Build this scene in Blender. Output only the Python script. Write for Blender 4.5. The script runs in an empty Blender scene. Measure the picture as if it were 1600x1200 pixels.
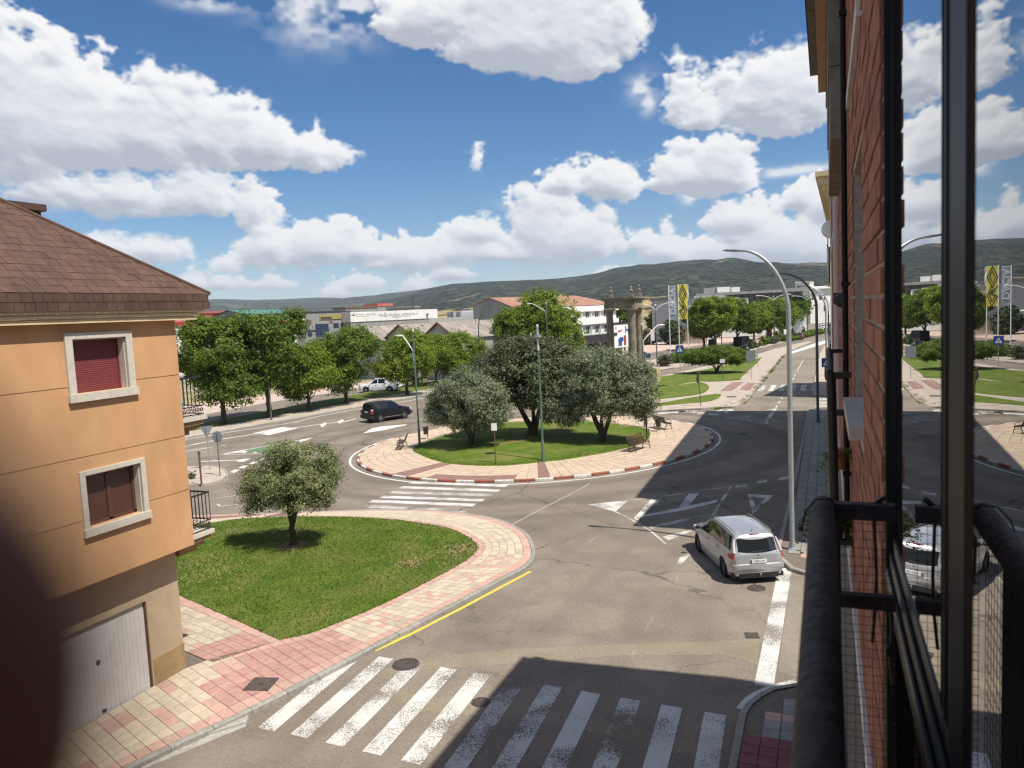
import bpy, bmesh, math, random
import numpy as np
from mathutils import Vector, Matrix
sc = bpy.context.scene
COL = sc.collection
rng = np.random.default_rng(7)
random.seed(7)
# ------------------------------------------------------------------ camera
CAM_H = 8.7
F_PX, PITCH, ROLL, YAW = 1200.0, math.radians(5.2), math.radians(2.8), math.radians(22.4)
def _basis():
    cp, sp = math.cos(PITCH), math.sin(PITCH)
    fwd, up, right = Vector((0, cp, -sp)), Vector((0, sp, cp)), Vector((1, 0, 0))
    c, s = math.cos(ROLL), math.sin(ROLL)
    r, u = c*right - s*up, s*right + c*up
    Z = Matrix.Rotation(YAW, 3, 'Z')
    return Z @ r, Z @ u, Z @ fwd
R_, U_, W_ = _basis()
cam = bpy.data.cameras.new('camera')
cam.sensor_width = 36.0
cam.lens = F_PX/1600*36
cam.clip_start, cam.clip_end = 0.004, 30000
cam.dof.use_dof = True
cam.dof.focus_distance = 40.0
cam.dof.aperture_fstop = 8.5
camo = bpy.data.objects.new('camera', cam)
COL.objects.link(camo)
camo.matrix_world = Matrix(((R_.x, U_.x, -W_.x, 0), (R_.y, U_.y, -W_.y, 0), (R_.z, U_.z, -W_.z, CAM_H), (0, 0, 0, 1)))
sc.camera = camo
def ray(px, py):
    return R_*((px-800)/F_PX) - U_*((py-600)/F_PX) + W_
def g(px, py, z=0.0):
    """survey point of the photograph on the horizontal level z (metres)"""
    d = ray(px, py); t = (z-CAM_H)/d.z
    return Vector((d.x*t, d.y*t, z))
def at(px, py, dist):
    """survey point at a horizontal distance"""
    d = ray(px, py); t = dist/math.hypot(d.x, d.y)
    return Vector((d.x*t, d.y*t, CAM_H+d.z*t))
def on_y(px, py, y):
    d = ray(px, py); t = y/d.y
    return Vector((d.x*t, y, CAM_H+d.z*t))
def on_x(px, py, x):
    d = ray(px, py); t = x/d.x
    return Vector((x, d.y*t, CAM_H+d.z*t))
def azel(px, py):
    d = ray(px, py)
    return math.degrees(math.atan2(d.x, d.y)), math.degrees(math.atan2(d.z, math.hypot(d.x, d.y)))
# ------------------------------------------------------------------ view, sun, sky
sc.view_settings.view_transform = 'Standard'
sc.view_settings.look = 'None'
sc.view_settings.exposure = 0.36
sc.view_settings.gamma = 1.0
sc.view_settings.use_curve_mapping = False
SUN = Vector((0.545, -0.155, 1.0)).normalized()
sun_el = math.asin(SUN.z)
sun_az = math.atan2(SUN.x, SUN.y)
ld = bpy.data.lights.new('sun', 'SUN')
ld.energy = 5.0
ld.angle = math.radians(0.53)
ld.color = (1.0, 0.95, 0.87)
lo = bpy.data.objects.new('sun', ld)
COL.objects.link(lo)
lo.rotation_euler = SUN.to_track_quat('Z', 'Y').to_euler()
sc.cycles.use_denoising = True
sc.cycles.denoiser = 'OPENIMAGEDENOISE'
sc.cycles.denoising_input_passes = 'RGB_ALBEDO_NORMAL'
sc.cycles.denoising_prefilter = 'ACCURATE'
sc.cycles.pixel_filter_type = 'BLACKMAN_HARRIS'
sc.cycles.filter_width = 1.35
sc.cycles.use_adaptive_sampling = False
sc.cycles.max_bounces = 7
sc.cycles.diffuse_bounces = 3
sc.cycles.glossy_bounces = 4
sc.cycles.transparent_max_bounces = 8
sc.cycles.sample_clamp_indirect = 6.0
sc.cycles.volume_bounces = 0

def build_clouds():
    """numpy cumulus field over the whole sky dome: azimuth -180..180, elevation 0..62 degrees"""
    W, H, EL = 5120, 1024, 62.0
    sx, sy = W/360.0, H/EL
    r = np.random.default_rng(11)
    def vnoise(cx, cy):
        nx, ny = max(2, int(round(W/cx))), max(2, int(round(H/cy))+2)
        gr = r.random((ny+1, nx)).astype(np.float32)
        xs = np.arange(W)*nx/W; x0 = xs.astype(int); fx = (xs-x0).astype(np.float32); fx = fx*fx*(3-2*fx)
        ys = np.arange(H)/H*(ny-1); y0 = ys.astype(int); fy = (ys-y0).astype(np.float32); fy = fy*fy*(3-2*fy)
        rows = gr[y0]*(1-fy)[:, None] + gr[y0+1]*fy[:, None]
        return rows[:, x0 % nx]*(1-fx) + rows[:, (x0+1) % nx]*fx
    F = np.full((H, W), -9.0, np.float32)
    def lobe(az, el, rx, rt, rb):
        """rx half width, rt height above the centre, rb depth below it (degrees)"""
        m = 1.9
        x0, x1 = int((az-rx*m+180)*sx), int((az+rx*m+180)*sx)+1
        y0, y1 = int((el-rb*m)*sy), int((el+rt*m)*sy)+1
        y0, y1 = max(y0, 0), min(y1, H)
        if y1 <= y0: return
        xs = np.arange(x0, x1)
        X = (xs/sx-180-az)/rx
        Yd = np.arange(y0, y1)/sy-el
        Y = np.where(Yd > 0, Yd/rt, Yd/rb)
        f = (1-np.sqrt(X[None, :]**2+Y[:, None]**2))*min(rx, rt)
        xi = xs % W
        F[y0:y1, xi] = np.maximum(F[y0:y1, xi], f.astype(np.float32))
    def puff(az, el, rx, rt, rb, n, small=0.42):
        lobe(az, el, rx, rt, rb)
        for i in range(n):
            a = r.uniform(-0.25, math.pi+0.25)
            k = r.uniform(0.62, 1.0)
            s = small*r.uniform(0.45, 1.0)
            rr = min(rx, rt)*s
            lobe(az+math.cos(a)*rx*k, el+(math.sin(a)*rt*k if math.sin(a) > 0 else math.sin(a)*rb), rr*1.15, rr, rr*0.6)
    def P(px, py, wx, ht, hb, n=10, small=0.42):
        a, e = azel(px, py)
        puff(a, e, wx/20.0, ht/20.5, hb*1.35/20.5, n, small)
    # the clouds the photograph shows: (x, y) of the base line, half width, height above, depth below
    for q in [(690, 34, 96, 60, 34, 8), (800, 66, 115, 110, 32, 12), (875, 74, 96, 120, 38, 12), (940, 66, 46, 62, 34, 8), (965, 30, 30, 40, 30, 5),
              (20, 190, 120, 100, 60, 10), (10, 120, 62, 78, 60, 8), (120, 225, 130, 110, 30, 14), (220, 220, 100, 96, 36, 12), (310, 225, 90, 72, 28, 12),
              (400, 232, 80, 58, 22, 12), (480, 236, 62, 36, 18, 9), (525, 238, 38, 20, 10, 6), (495, 205, 22, 30, 18, 6),
              (110, 305, 80, 36, 26, 9), (190, 312, 95, 54, 24, 10), (280, 312, 80, 50, 22, 10), (340, 325, 34, 30, 18, 6),
              (392, 335, 38, 42, 30, 9), (405, 360, 40, 30, 25, 7), (160, 388, 62, 32, 16, 9), (240, 396, 70, 36, 14, 9), (285, 385, 26, 26, 12, 5),
              (420, 392, 60, 40, 20, 9), (500, 395, 66, 50, 18, 11), (560, 396, 38, 34, 14, 8), (345, 412, 40, 22, 12, 7),
              (640, 405, 56, 36, 16, 10), (700, 400, 60, 34, 16, 9), (660, 385, 26, 20, 10, 5),
              (1065, 160, 40, 62, 30, 9), (1100, 185, 45, 46, 16, 8), (1160, 170, 52, 62, 34, 10), (1215, 150, 80, 82, 50, 13), (1260, 165, 50, 72, 34, 9), (1040, 118, 14, 16, 12, 5),
              (1075, 285, 58, 50, 12, 10), (1120, 280, 62, 72, 20, 12), (1160, 284, 38, 50, 14, 9),
              (880, 292, 46, 44, 12, 9), (945, 288, 54, 44, 22, 10), (975, 300, 24, 30, 18, 6),
              (850, 375, 56, 80, 30, 12), (900, 385, 70, 60, 24, 12), (830, 320, 24, 26, 16, 6), (880, 335, 34, 30, 12, 7), (800, 320, 12, 12, 10, 4),
              (745, 368, 54, 36, 10, 10), (741, 252, 19, 22, 16, 5),
              (1040, 398, 52, 34, 14, 10), (1090, 402, 60, 28, 14, 9), (1040, 362, 16, 18, 10, 5), (1160, 352, 55, 46, 16, 10), (1215, 388, 70, 56, 20, 12), (1250, 310, 36, 42, 18, 8), (1290, 330, 40, 44, 20, 8), (1275, 395, 46, 50, 20, 8),
              (965, 420, 60, 14, 10, 8)]:
        P(*q)
    # low bank above the hills, all round
    for i in range(240):
        a = -180+360*(i+r.random())/240
        puff(a, r.uniform(1.8, 5.0), r.uniform(0.8, 2.4), r.uniform(0.5, 1.5), 0.28, 9)
    # the rest of the sky continues the same way
    k = 0
    while k < 64:
        a, e = r.uniform(-180, 180), r.uniform(5, 52)
        if -66 < a < 13 and e < 33: continue
        s = 0.7+e/16
        for j in range(4):
            puff(a+r.normal()*1.8*s, e+r.normal()*0.5*s, r.uniform(1.6, 3.6)*s, r.uniform(1.3, 3.0)*s, 0.9*s, 9)
        k += 1
    el = (np.arange(H)/sy)[:, None].astype(np.float32)
    # cauliflower relief and ragged edges, finer towards the horizon
    B = np.zeros((H, W), np.float32); amp = 1.0
    for c in (30, 16, 8.5, 4.6, 2.6):
        n = vnoise(c, c*0.9); B += amp*(1-np.abs(2*n-1)); amp *= 0.62
    B = B/2.4-0.52
    n1 = vnoise(90, 60)-0.5; n2 = vnoise(12, 9)-0.5; n3 = vnoise(4, 3.4)-0.5
    fine = np.clip((el+3.5)/15, 0.42, 1.0)
    F = F+fine*(1.05*B+1.15*n1+0.8*(vnoise(45, 30)-0.5)+0.70*n2+0.42*n3)-0.24
    soft = (0.28+0.60*np.clip(vnoise(120, 80)*1.6-0.5, 0, 1))*fine
    alpha = np.clip((F+0.10)/(soft+0.25*fine), 0, 1); alpha = alpha*alpha*(3-2*alpha)
    # wisps
    wz = np.zeros((H, W), np.float32)
    for (px, py, rx, ry) in [(505, 10, 70, 40), (330, 2, 50, 10), (1005, 140, 20, 18), (560, 25, 30, 22), (1080, 300, 18, 18), (800, 318, 20, 14), (1010, 160, 10, 14), (1230, 268, 60, 6)]:
        a, e = azel(px, py)
        x0, x1 = int((a-8+180)*sx), int((a+8+180)*sx); y0, y1 = max(0, int((e-5)*sy)), min(H, int((e+5)*sy))
        X = (np.arange(x0, x1)/sx-180-a)/(rx/20.0); Y = (np.arange(y0, y1)/sy-e)/(ry/20.5)
        wz[y0:y1, x0:x1] = np.maximum(wz[y0:y1, x0:x1], np.exp(-(X[None, :]**2+Y[:, None]**2)))
    fb = vnoise(40, 26)*0.5+vnoise(16, 11)*0.3+vnoise(6, 5)*0.2
    wisp = np.clip(wz*1.5*np.clip(fb*2.6-0.95, 0, 1), 0, 0.8)
    # light from the sun, high on the right: optical depth towards it
    T = np.clip(F+0.1, 0, 2.2)
    A = np.zeros_like(T)
    for i in range(1, 13):
        d = 0.06*i**1.45
        dx, dy = int(round(0.40*d*sx)), int(round(0.90*d*sy))
        S = np.roll(T, -dx, axis=1)
        S = np.concatenate([S[dy:], np.zeros((dy, W), np.float32)], 0) if dy else S
        A += S*0.06*(i**0.45)*1.45
    lit = np.exp(-0.62*A)
    def blur(a, k):
        for ax in (0, 1):
            c = np.cumsum(np.concatenate([np.repeat(a.take([0], ax), k+1, ax), a, np.repeat(a.take([-1], ax), k, ax)], ax), ax)
            n = a.shape[ax]
            a = (c.take(range(2*k+1, 2*k+1+n), ax)-c.take(range(0, n), ax))/(2*k+1)
        return a
    h = np.sqrt(np.clip(F+0.12, 0, None))
    N = np.zeros_like(h)
    for k, w in ((1, 0.30), (3, 0.45), (8, 0.6)):
        b = blur(h, k)
        gx = np.gradient(b, axis=1)*sx; gy = np.gradient(b, axis=0)*sy
        N += w*(-(0.40*gx+0.9*gy))/np.sqrt(1.0+gx*gx+gy*gy)
    shade = np.clip(0.45+0.50*lit+0.52*N+0.10*(blur(vnoise(26, 18), 3)-0.5), 0.0, 1.12)
    shade = shade*(1-0.10*np.clip(T-0.9, 0, 1))
    alpha0 = alpha; alpha = np.maximum(alpha, wisp)
    wk = np.clip((wisp-alpha0)*4, 0, 1); shade = shade*(1-wk)+0.86*wk
    alpha *= np.clip((EL-2-el)/7, 0, 1)
    px = np.empty((H, W, 4), np.float32)
    px[..., 0] = shade; px[..., 1] = alpha; px[..., 2] = 0; px[..., 3] = 1
    img = bpy.data.images.new('cumulus_field', W, H, float_buffer=True)
    img.colorspace_settings.name = 'Non-Color'
    img.pixels.foreach_set(px.ravel())
    img.update()
    return img, EL

world = bpy.data.worlds.new('World')
sc.world = world
world.use_nodes = True
nt = world.node_tree
for n in list(nt.nodes): nt.nodes.remove(n)
def wn(t, **k):
    n = nt.nodes.new(t)
    for a, b in k.items(): setattr(n, a, b)
    return n
L = nt.links.new
out = wn('ShaderNodeOutputWorld')
sky = wn('ShaderNodeTexSky', sky_type='NISHITA')
sky.sun_disc = False
sky.sun_elevation = sun_el
sky.sun_rotation = sun_az
sky.altitude = 900
sky.air_density = 1.0
sky.dust_density = 0.12
sky.ozone_density = 4.0
bg = wn('ShaderNodeBackground'); bg.inputs['Strength'].default_value = 0.080
hs = wn('ShaderNodeHueSaturation'); hs.inputs['Saturation'].default_value = 1.34; hs.inputs['Hue'].default_value = 0.502; L(sky.outputs[0], hs.inputs['Color']); L(hs.outputs[0], bg.inputs['Color'])
_img, _EL = build_clouds()
tc = wn('ShaderNodeTexCoord'); sep = wn('ShaderNodeSeparateXYZ'); L(tc.outputs['Generated'], sep.inputs[0])
def wm(op, a, b=None):
    n = wn('ShaderNodeMath', operation=op)
    for i, v in enumerate((a, b)):
        if v is None: continue
        if isinstance(v, (int, float)): n.inputs[i].default_value = v
        else: L(v, n.inputs[i])
    return n.outputs[0]
az = wm('ARCTAN2', sep.outputs[0], sep.outputs[1])
u = wm('ADD', wm('DIVIDE', az, 2*math.pi), 0.5)
v = wm('DIVIDE', wm('ARCSINE', sep.outputs[2]), math.radians(_EL))
cmb = wn('ShaderNodeCombineXYZ'); L(u, cmb.inputs[0]); L(v, cmb.inputs[1])
ti = wn('ShaderNodeTexImage', image=_img, interpolation='Linear', extension='EXTEND')
L(cmb.outputs[0], ti.inputs[0])
sc2 = wn('ShaderNodeSeparateColor'); L(ti.outputs[0], sc2.inputs[0])
ramp = wn('ShaderNodeValToRGB'); L(sc2.outputs[0], ramp.inputs[0])
el_ = ramp.color_ramp.elements
el_[0].position = 0.12; el_[0].color = (0.40, 0.43, 0.50, 1)
el_[1].position = 1.0; el_[1].color = (0.86, 0.855, 0.85, 1)
e = el_.new(0.45); e.color = (0.60, 0.625, 0.68, 1)
e = el_.new(0.75); e.color = (0.77, 0.78, 0.80, 1)
bg2 = wn('ShaderNodeBackground'); L(ramp.outputs[0], bg2.inputs['Color']); bg2.inputs['Strength'].default_value = 0.90
mx = wn('ShaderNodeMixShader')
fac = wm('MULTIPLY', sc2.outputs[1], wm('GREATER_THAN', sep.outputs[2], 0.0))
L(fac, mx.inputs[0]); L(bg.outputs[0], mx.inputs[1]); L(bg2.outputs[0], mx.inputs[2])
L(mx.outputs[0], out.inputs['Surface'])
world.cycles.sampling_method = 'MANUAL'
world.cycles.sample_map_resolution = 1024
# ------------------------------------------------------------------ materials
def nn(t, typ, **k):
    n = t.nodes.new(typ)
    for a, b in k.items(): setattr(n, a, b)
    return n
MATS = {}
def mat(name, base, rough=0.75, var=0.0, vscale=2.0, c2=None, isl=0.0, objr=0.0, bump=0.0, bscale=40.0, metal=0.0, spec=0.4, coat=0.0, speck=0.0, sscale=120.0, detail=4.0, stretch=(1, 1, 1), trans=0.0, alpha=None):
    """procedural surface: base colour, a second colour mixed by world-space noise, jitter per island / object, speckle and bump"""
    m = bpy.data.materials.new(name); m.use_nodes = True
    t = m.node_tree; t.nodes.clear(); lk = t.links.new
    o = nn(t, 'ShaderNodeOutputMaterial'); b = nn(t, 'ShaderNodeBsdfPrincipled'); lk(b.outputs[0], o.inputs[0])
    b.inputs['Roughness'].default_value = rough; b.inputs['Metallic'].default_value = metal
    b.inputs['Specular IOR Level'].default_value = spec; b.inputs['Coat Weight'].default_value = coat
    b.inputs['Coat Roughness'].default_value = 0.04
    geo = nn(t, 'ShaderNodeNewGeometry')
    pos = geo.outputs['Position']
    if stretch != (1, 1, 1):
        mp = nn(t, 'ShaderNodeMapping'); mp.inputs['Scale'].default_value = stretch; lk(pos, mp.inputs[0]); pos = mp.outputs[0]
    col = None
    rgb = nn(t, 'ShaderNodeRGB'); rgb.outputs[0].default_value = (*base, 1); col = rgb.outputs[0]
    if c2 is not None:
        nz = nn(t, 'ShaderNodeTexNoise'); nz.inputs['Scale'].default_value = vscale; nz.inputs['Detail'].default_value = detail
        lk(pos, nz.inputs['Vector'])
        rp = nn(t, 'ShaderNodeMapRange'); rp.inputs[1].default_value = 0.35; rp.inputs[2].default_value = 0.65; lk(nz.outputs[0], rp.inputs[0])
        mxn = nn(t, 'ShaderNodeMix', data_type='RGBA'); lk(rp.outputs[0], mxn.inputs[0]); lk(col, mxn.inputs[6]); mxn.inputs[7].default_value = (*c2, 1)
        col = mxn.outputs[2]
    def scale_by(val, amt, c):
        r = nn(t, 'ShaderNodeMapRange'); r.inputs[3].default_value = 1-amt; r.inputs[4].default_value = 1+amt; lk(val, r.inputs[0])
        mm = nn(t, 'ShaderNodeMix', data_type='RGBA', blend_type='MULTIPLY'); mm.inputs[0].default_value = 1
        lk(c, mm.inputs[6]); lk(r.outputs[0], mm.inputs[7]); return mm.outputs[2]
    if var:
        nz = nn(t, 'ShaderNodeTexNoise'); nz.inputs['Scale'].default_value = vscale*2.3; nz.inputs['Detail'].default_value = 5; lk(pos, nz.inputs['Vector'])
        r0 = nn(t, 'ShaderNodeMapRange'); r0.inputs[1].default_value = 0.3; r0.inputs[2].default_value = 0.7; lk(nz.outputs[0], r0.inputs[0])
        col = scale_by(r0.outputs[0], var, col)
    if isl: col = scale_by(geo.outputs['Random Per Island'], isl, col)
    if objr:
        oi = nn(t, 'ShaderNodeObjectInfo'); col = scale_by(oi.outputs['Random'], objr, col)
    if speck:
        nz = nn(t, 'ShaderNodeTexNoise'); nz.inputs['Scale'].default_value = sscale; nz.inputs['Detail'].default_value = 2; lk(pos, nz.inputs['Vector'])
        r0 = nn(t, 'ShaderNodeMapRange'); r0.inputs[1].default_value = 0.3; r0.inputs[2].default_value = 0.7; lk(nz.outputs[0], r0.inputs[0])
        col = scale_by(r0.outputs[0], speck, col)
    lk(col, b.inputs['Base Color'])
    if bump:
        nz = nn(t, 'ShaderNodeTexNoise'); nz.inputs['Scale'].default_value = bscale; nz.inputs['Detail'].default_value = 4; lk(pos, nz.inputs['Vector'])
        bp = nn(t, 'ShaderNodeBump'); bp.inputs['Strength'].default_value = bump; bp.inputs['Distance'].default_value = 0.02
        lk(nz.outputs[0], bp.inputs['Height']); lk(bp.outputs[0], b.inputs['Normal'])
    if trans:
        tr = nn(t, 'ShaderNodeBsdfTranslucent'); lk(col, tr.inputs[0])
        ms = nn(t, 'ShaderNodeMixShader'); ms.inputs[0].default_value = trans
        lk(b.outputs[0], ms.inputs[1]); lk(tr.outputs[0], ms.inputs[2]); lk(ms.outputs[0], o.inputs[0])
    MATS[name] = m
    return m
M = MATS
# ground and paving
mat('concrete', (0.40, 0.38, 0.34), 0.9, var=0.18, vscale=3, c2=(0.33, 0.31, 0.28), bump=0.25, bscale=60, speck=0.08)
mat('kerb_grey', (0.28, 0.265, 0.235), 0.9, var=0.2, vscale=5, objr=0.1, isl=0.1, bump=0.3, bscale=60)
mat('kerb_white', (0.66, 0.64, 0.58), 0.8, var=0.22, vscale=7, c2=(0.46, 0.44, 0.39), bump=0.2)
mat('kerb_red', (0.30, 0.085, 0.05), 0.8, var=0.25, vscale=7, c2=(0.24, 0.10, 0.07), bump=0.2)
mat('tile_cream', (0.50, 0.415, 0.30), 0.85, var=0.10, vscale=3, c2=(0.45, 0.38, 0.285), isl=0.11, objr=0.08, bump=0.12, bscale=90, speck=0.05)
mat('tile_pink', (0.47, 0.285, 0.225), 0.85, var=0.12, vscale=3, c2=(0.44, 0.295, 0.235), isl=0.10, objr=0.08, bump=0.12, bscale=90, speck=0.06)
mat('tile_red', (0.3999, 0.1814, 0.1628), 0.85, var=0.16, vscale=3, c2=(0.4185, 0.2418, 0.2093), isl=0.12, objr=0.12, bump=0.12, bscale=90, speck=0.05)
mat('wood_glass', (0.085, 0.034, 0.024), 0.06, spec=0.6)
mat('tile_old', (0.46, 0.385, 0.28), 0.88, var=0.16, vscale=3, c2=(0.40, 0.34, 0.25), isl=0.12, objr=0.1, bump=0.12, bscale=90, speck=0.05)
mat('tile_ring', (0.5208, 0.4046, 0.2883), 0.85, var=0.10, vscale=2, c2=(0.465, 0.3581, 0.2604), isl=0.10, objr=0.06, bump=0.1, bscale=90)
mat('tile_maroon', (0.265, 0.145, 0.12), 0.85, var=0.12, vscale=2, c2=(0.235, 0.14, 0.12), isl=0.08, bump=0.1)
mat('tile_wine', (0.22, 0.07, 0.085), 0.85, var=0.15, vscale=2, isl=0.12, objr=0.1, bump=0.1)
mat('tile_grey', (0.27, 0.25, 0.225), 0.88, var=0.16, vscale=2, c2=(0.23, 0.22, 0.20), isl=0.12, objr=0.1, bump=0.15)
mat('joint', (0.16, 0.13, 0.10), 0.95, var=0.25, vscale=4)
mat('joint_light', (0.34, 0.26, 0.19), 0.95, var=0.25, vscale=4)
mat('pave_pale', (0.4431, 0.3642, 0.2915), 0.9, var=0.14, vscale=0.8, c2=(0.3877, 0.3282, 0.2672), speck=0.06)
mat('pave_pink', (0.52, 0.38, 0.31), 0.9, var=0.14, vscale=0.8, c2=(0.47, 0.36, 0.30), speck=0.06)
mat('dry_earth', (0.33, 0.26, 0.15), 0.95, var=0.25, vscale=0.12, c2=(0.21, 0.20, 0.095), detail=8, speck=0.15, sscale=6)
mat('bare_soil', (0.15, 0.105, 0.06), 0.95, var=0.3, vscale=3, bump=0.5, bscale=30)
mat('paint_yellow', (0.66, 0.49, 0.06), 0.7, var=0.12, vscale=6, c2=(0.58, 0.43, 0.08))
mat('artificial_green', (0.10, 0.19, 0.075), 0.9, var=0.15, vscale=2)
mat('cast_iron', (0.085, 0.078, 0.070), 0.6, var=0.25, vscale=14, metal=0.5, bump=0.3, bscale=80)
mat('rusty_iron', (0.095, 0.074, 0.060), 0.75, var=0.3, vscale=9, metal=0.2, bump=0.3, bscale=80)
# buildings
mat('render_orange', (0.585, 0.328, 0.158), 0.92, var=0.10, vscale=0.7, c2=(0.515, 0.290, 0.143), bump=0.14, bscale=120, speck=0.04, sscale=200, stretch=(1, 1, 0.55))
mat('render_beige', (0.4836, 0.372, 0.2465), 0.93, var=0.07, vscale=1.5, c2=(0.4417, 0.3395, 0.2278), bump=0.4, bscale=70, speck=0.09, sscale=40)
mat('plinth_ochre', (0.36, 0.245, 0.12), 0.93, var=0.14, vscale=2.5, c2=(0.31, 0.215, 0.11), bump=0.35, bscale=70)
mat('stone_frame', (0.55, 0.50, 0.42), 0.85, var=0.1, vscale=4, bump=0.15, bscale=80, speck=0.06, sscale=90)
mat('cornice_cream', (0.66, 0.52, 0.30), 0.85, var=0.08, vscale=3)
mat('shingle_brown', (0.118, 0.065, 0.046), 0.95, var=0.2, vscale=1.2, c2=(0.095, 0.054, 0.040), isl=0.10, objr=0.10, bump=0.5, bscale=160, speck=0.22, sscale=160)
mat('shutter_red', (0.19, 0.042, 0.045), 0.55, var=0.1, vscale=3)
mat('wood_window', (0.10, 0.045, 0.028), 0.4, var=0.15, vscale=5)
mat('door_white', (0.6696, 0.651, 0.6324), 0.55, var=0.06, vscale=2, c2=(0.6138, 0.5952, 0.5673))
mat('dark_metal', (0.030, 0.029, 0.030), 0.45, metal=0.4, var=0.15, vscale=8)
mat('rail_paint', (0.026, 0.018, 0.020), 0.62, var=0.35, vscale=18, c2=(0.045, 0.030, 0.031), bump=0.25, bscale=60, spec=0.25)
mat('black_plastic', (0.02, 0.02, 0.021), 0.5, var=0.1)
mat('alu_dark', (0.018, 0.017, 0.018), 0.5, var=0.1, vscale=6, spec=0.15)
mat('alu_grey', (0.05, 0.052, 0.058), 0.4, var=0.12, vscale=6, spec=0.3)
mat('alu_mid', (0.024, 0.020, 0.018), 0.85, var=0.2, vscale=6, spec=0.02)
mat('brick_red', (0.37, 0.165, 0.098), 0.9, var=0.2, vscale=9, c2=(0.30, 0.130, 0.085), isl=0.15, objr=0.15, bump=0.4, bscale=140, speck=0.12, sscale=260)
mat('mortar', (0.46, 0.42, 0.36), 0.95, var=0.2, vscale=20, bump=0.5, bscale=150)
mat('mortar_dirty', (0.26, 0.23, 0.20), 0.95, var=0.2, vscale=20, bump=0.5, bscale=150)
mat('plaster_grey', (0.165, 0.16, 0.15), 0.95, var=0.3, vscale=20, bump=0.8, bscale=120, speck=0.3, sscale=200)
mat('plaster_white', (0.60, 0.58, 0.54), 0.9, var=0.1, vscale=4)
mat('concrete_panel', (0.245, 0.23, 0.195), 0.9, var=0.2, vscale=5, c2=(0.20, 0.185, 0.155), bump=0.3, bscale=50)
mat('soffit_tan', (0.40, 0.27, 0.16), 0.9, var=0.15, vscale=4)
mat('gutter_grey', (0.14, 0.125, 0.105), 0.7, var=0.25, vscale=4)
mat('pvc_grey', (0.46, 0.45, 0.44), 0.5, var=0.05, vscale=2)
mat('cream_render', (0.58, 0.52, 0.42), 0.9, var=0.06, vscale=0.8)
mat('white_wall', (0.74, 0.72, 0.68), 0.85, var=0.07, vscale=0.3, c2=(0.68, 0.66, 0.61))
mat('white_paint', (0.78, 0.77, 0.74), 0.6, var=0.05)
mat('grey_block', (0.29, 0.285, 0.28), 0.92, var=0.13, vscale=0.5, c2=(0.25, 0.245, 0.24))
mat('grey_concrete', (0.40, 0.39, 0.375), 0.92, var=0.2, vscale=0.25, c2=(0.29, 0.285, 0.27), detail=8, stretch=(1, 1, 0.35))
mat('roof_grey', (0.295, 0.255, 0.22), 0.9, var=0.2, vscale=0.4, c2=(0.25, 0.215, 0.19), isl=0.08)
mat('roof_terracotta', (0.36, 0.185, 0.125), 0.9, var=0.14, vscale=0.5, c2=(0.30, 0.165, 0.12), isl=0.10)
mat('roof_red', (0.47, 0.13, 0.11), 0.6, var=0.1, vscale=0.3, isl=0.05)
mat('fascia_red', (0.40, 0.045, 0.045), 0.6, var=0.08)
mat('roof_green', (0.075, 0.20, 0.16), 0.6, var=0.1, vscale=0.3, isl=0.06)
mat('dark_glass', (0.02, 0.026, 0.035), 0.06, spec=0.7)
mat('blue_glass', (0.03, 0.055, 0.115), 0.08, spec=0.7, var=0.3, vscale=0.8)
mat('dark_canopy', (0.035, 0.032, 0.040), 0.5, var=0.15)
mat('brown_panel', (0.20, 0.10, 0.07), 0.8)
mat('sign_yellow', (0.34, 0.28, 0.08), 0.6)
mat('sign_red', (0.50, 0.03, 0.03), 0.5)
mat('sign_blue', (0.02, 0.075, 0.30), 0.4)
mat('sign_grey', (0.30, 0.32, 0.34), 0.45, metal=0.5, var=0.08)
mat('letter_grey', (0.42, 0.43, 0.46), 0.6)
mat('letter_dark', (0.05, 0.05, 0.055), 0.6)
mat('stone_column', (0.27, 0.225, 0.155), 0.95, var=0.25, vscale=0.9, c2=(0.175, 0.15, 0.11), bump=0.5, bscale=12, speck=0.12, sscale=14)
mat('stone_block', (0.46, 0.36, 0.20), 0.95, var=0.16, vscale=1.4, bump=0.3, bscale=20)
# street things
mat('pole_green', (0.085, 0.155, 0.125), 0.5, var=0.14, vscale=3, c2=(0.12, 0.18, 0.15))
mat('pole_steel', (0.42, 0.44, 0.45), 0.42, metal=0.55, var=0.08, vscale=2)
mat('pole_dark', (0.105, 0.110, 0.115), 0.5, var=0.15, vscale=2)
mat('pole_white', (0.72, 0.72, 0.70), 0.5)
mat('pole_rust', (0.13, 0.075, 0.045), 0.7, var=0.2, vscale=8)
mat('lamp_white', (0.70, 0.70, 0.68), 0.4)
mat('bench_wood', (0.070, 0.040, 0.028), 0.6, var=0.2, vscale=9, isl=0.15)
mat('flag_yellow', (0.72, 0.62, 0.05), 0.7, trans=0.25)
mat('flag_grey', (0.27, 0.33, 0.37), 0.7, trans=0.2)
mat('flag_white', (0.70, 0.70, 0.70), 0.7, trans=0.2)
mat('terracotta', (0.40, 0.17, 0.10), 0.9, var=0.12, vscale=10)
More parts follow.
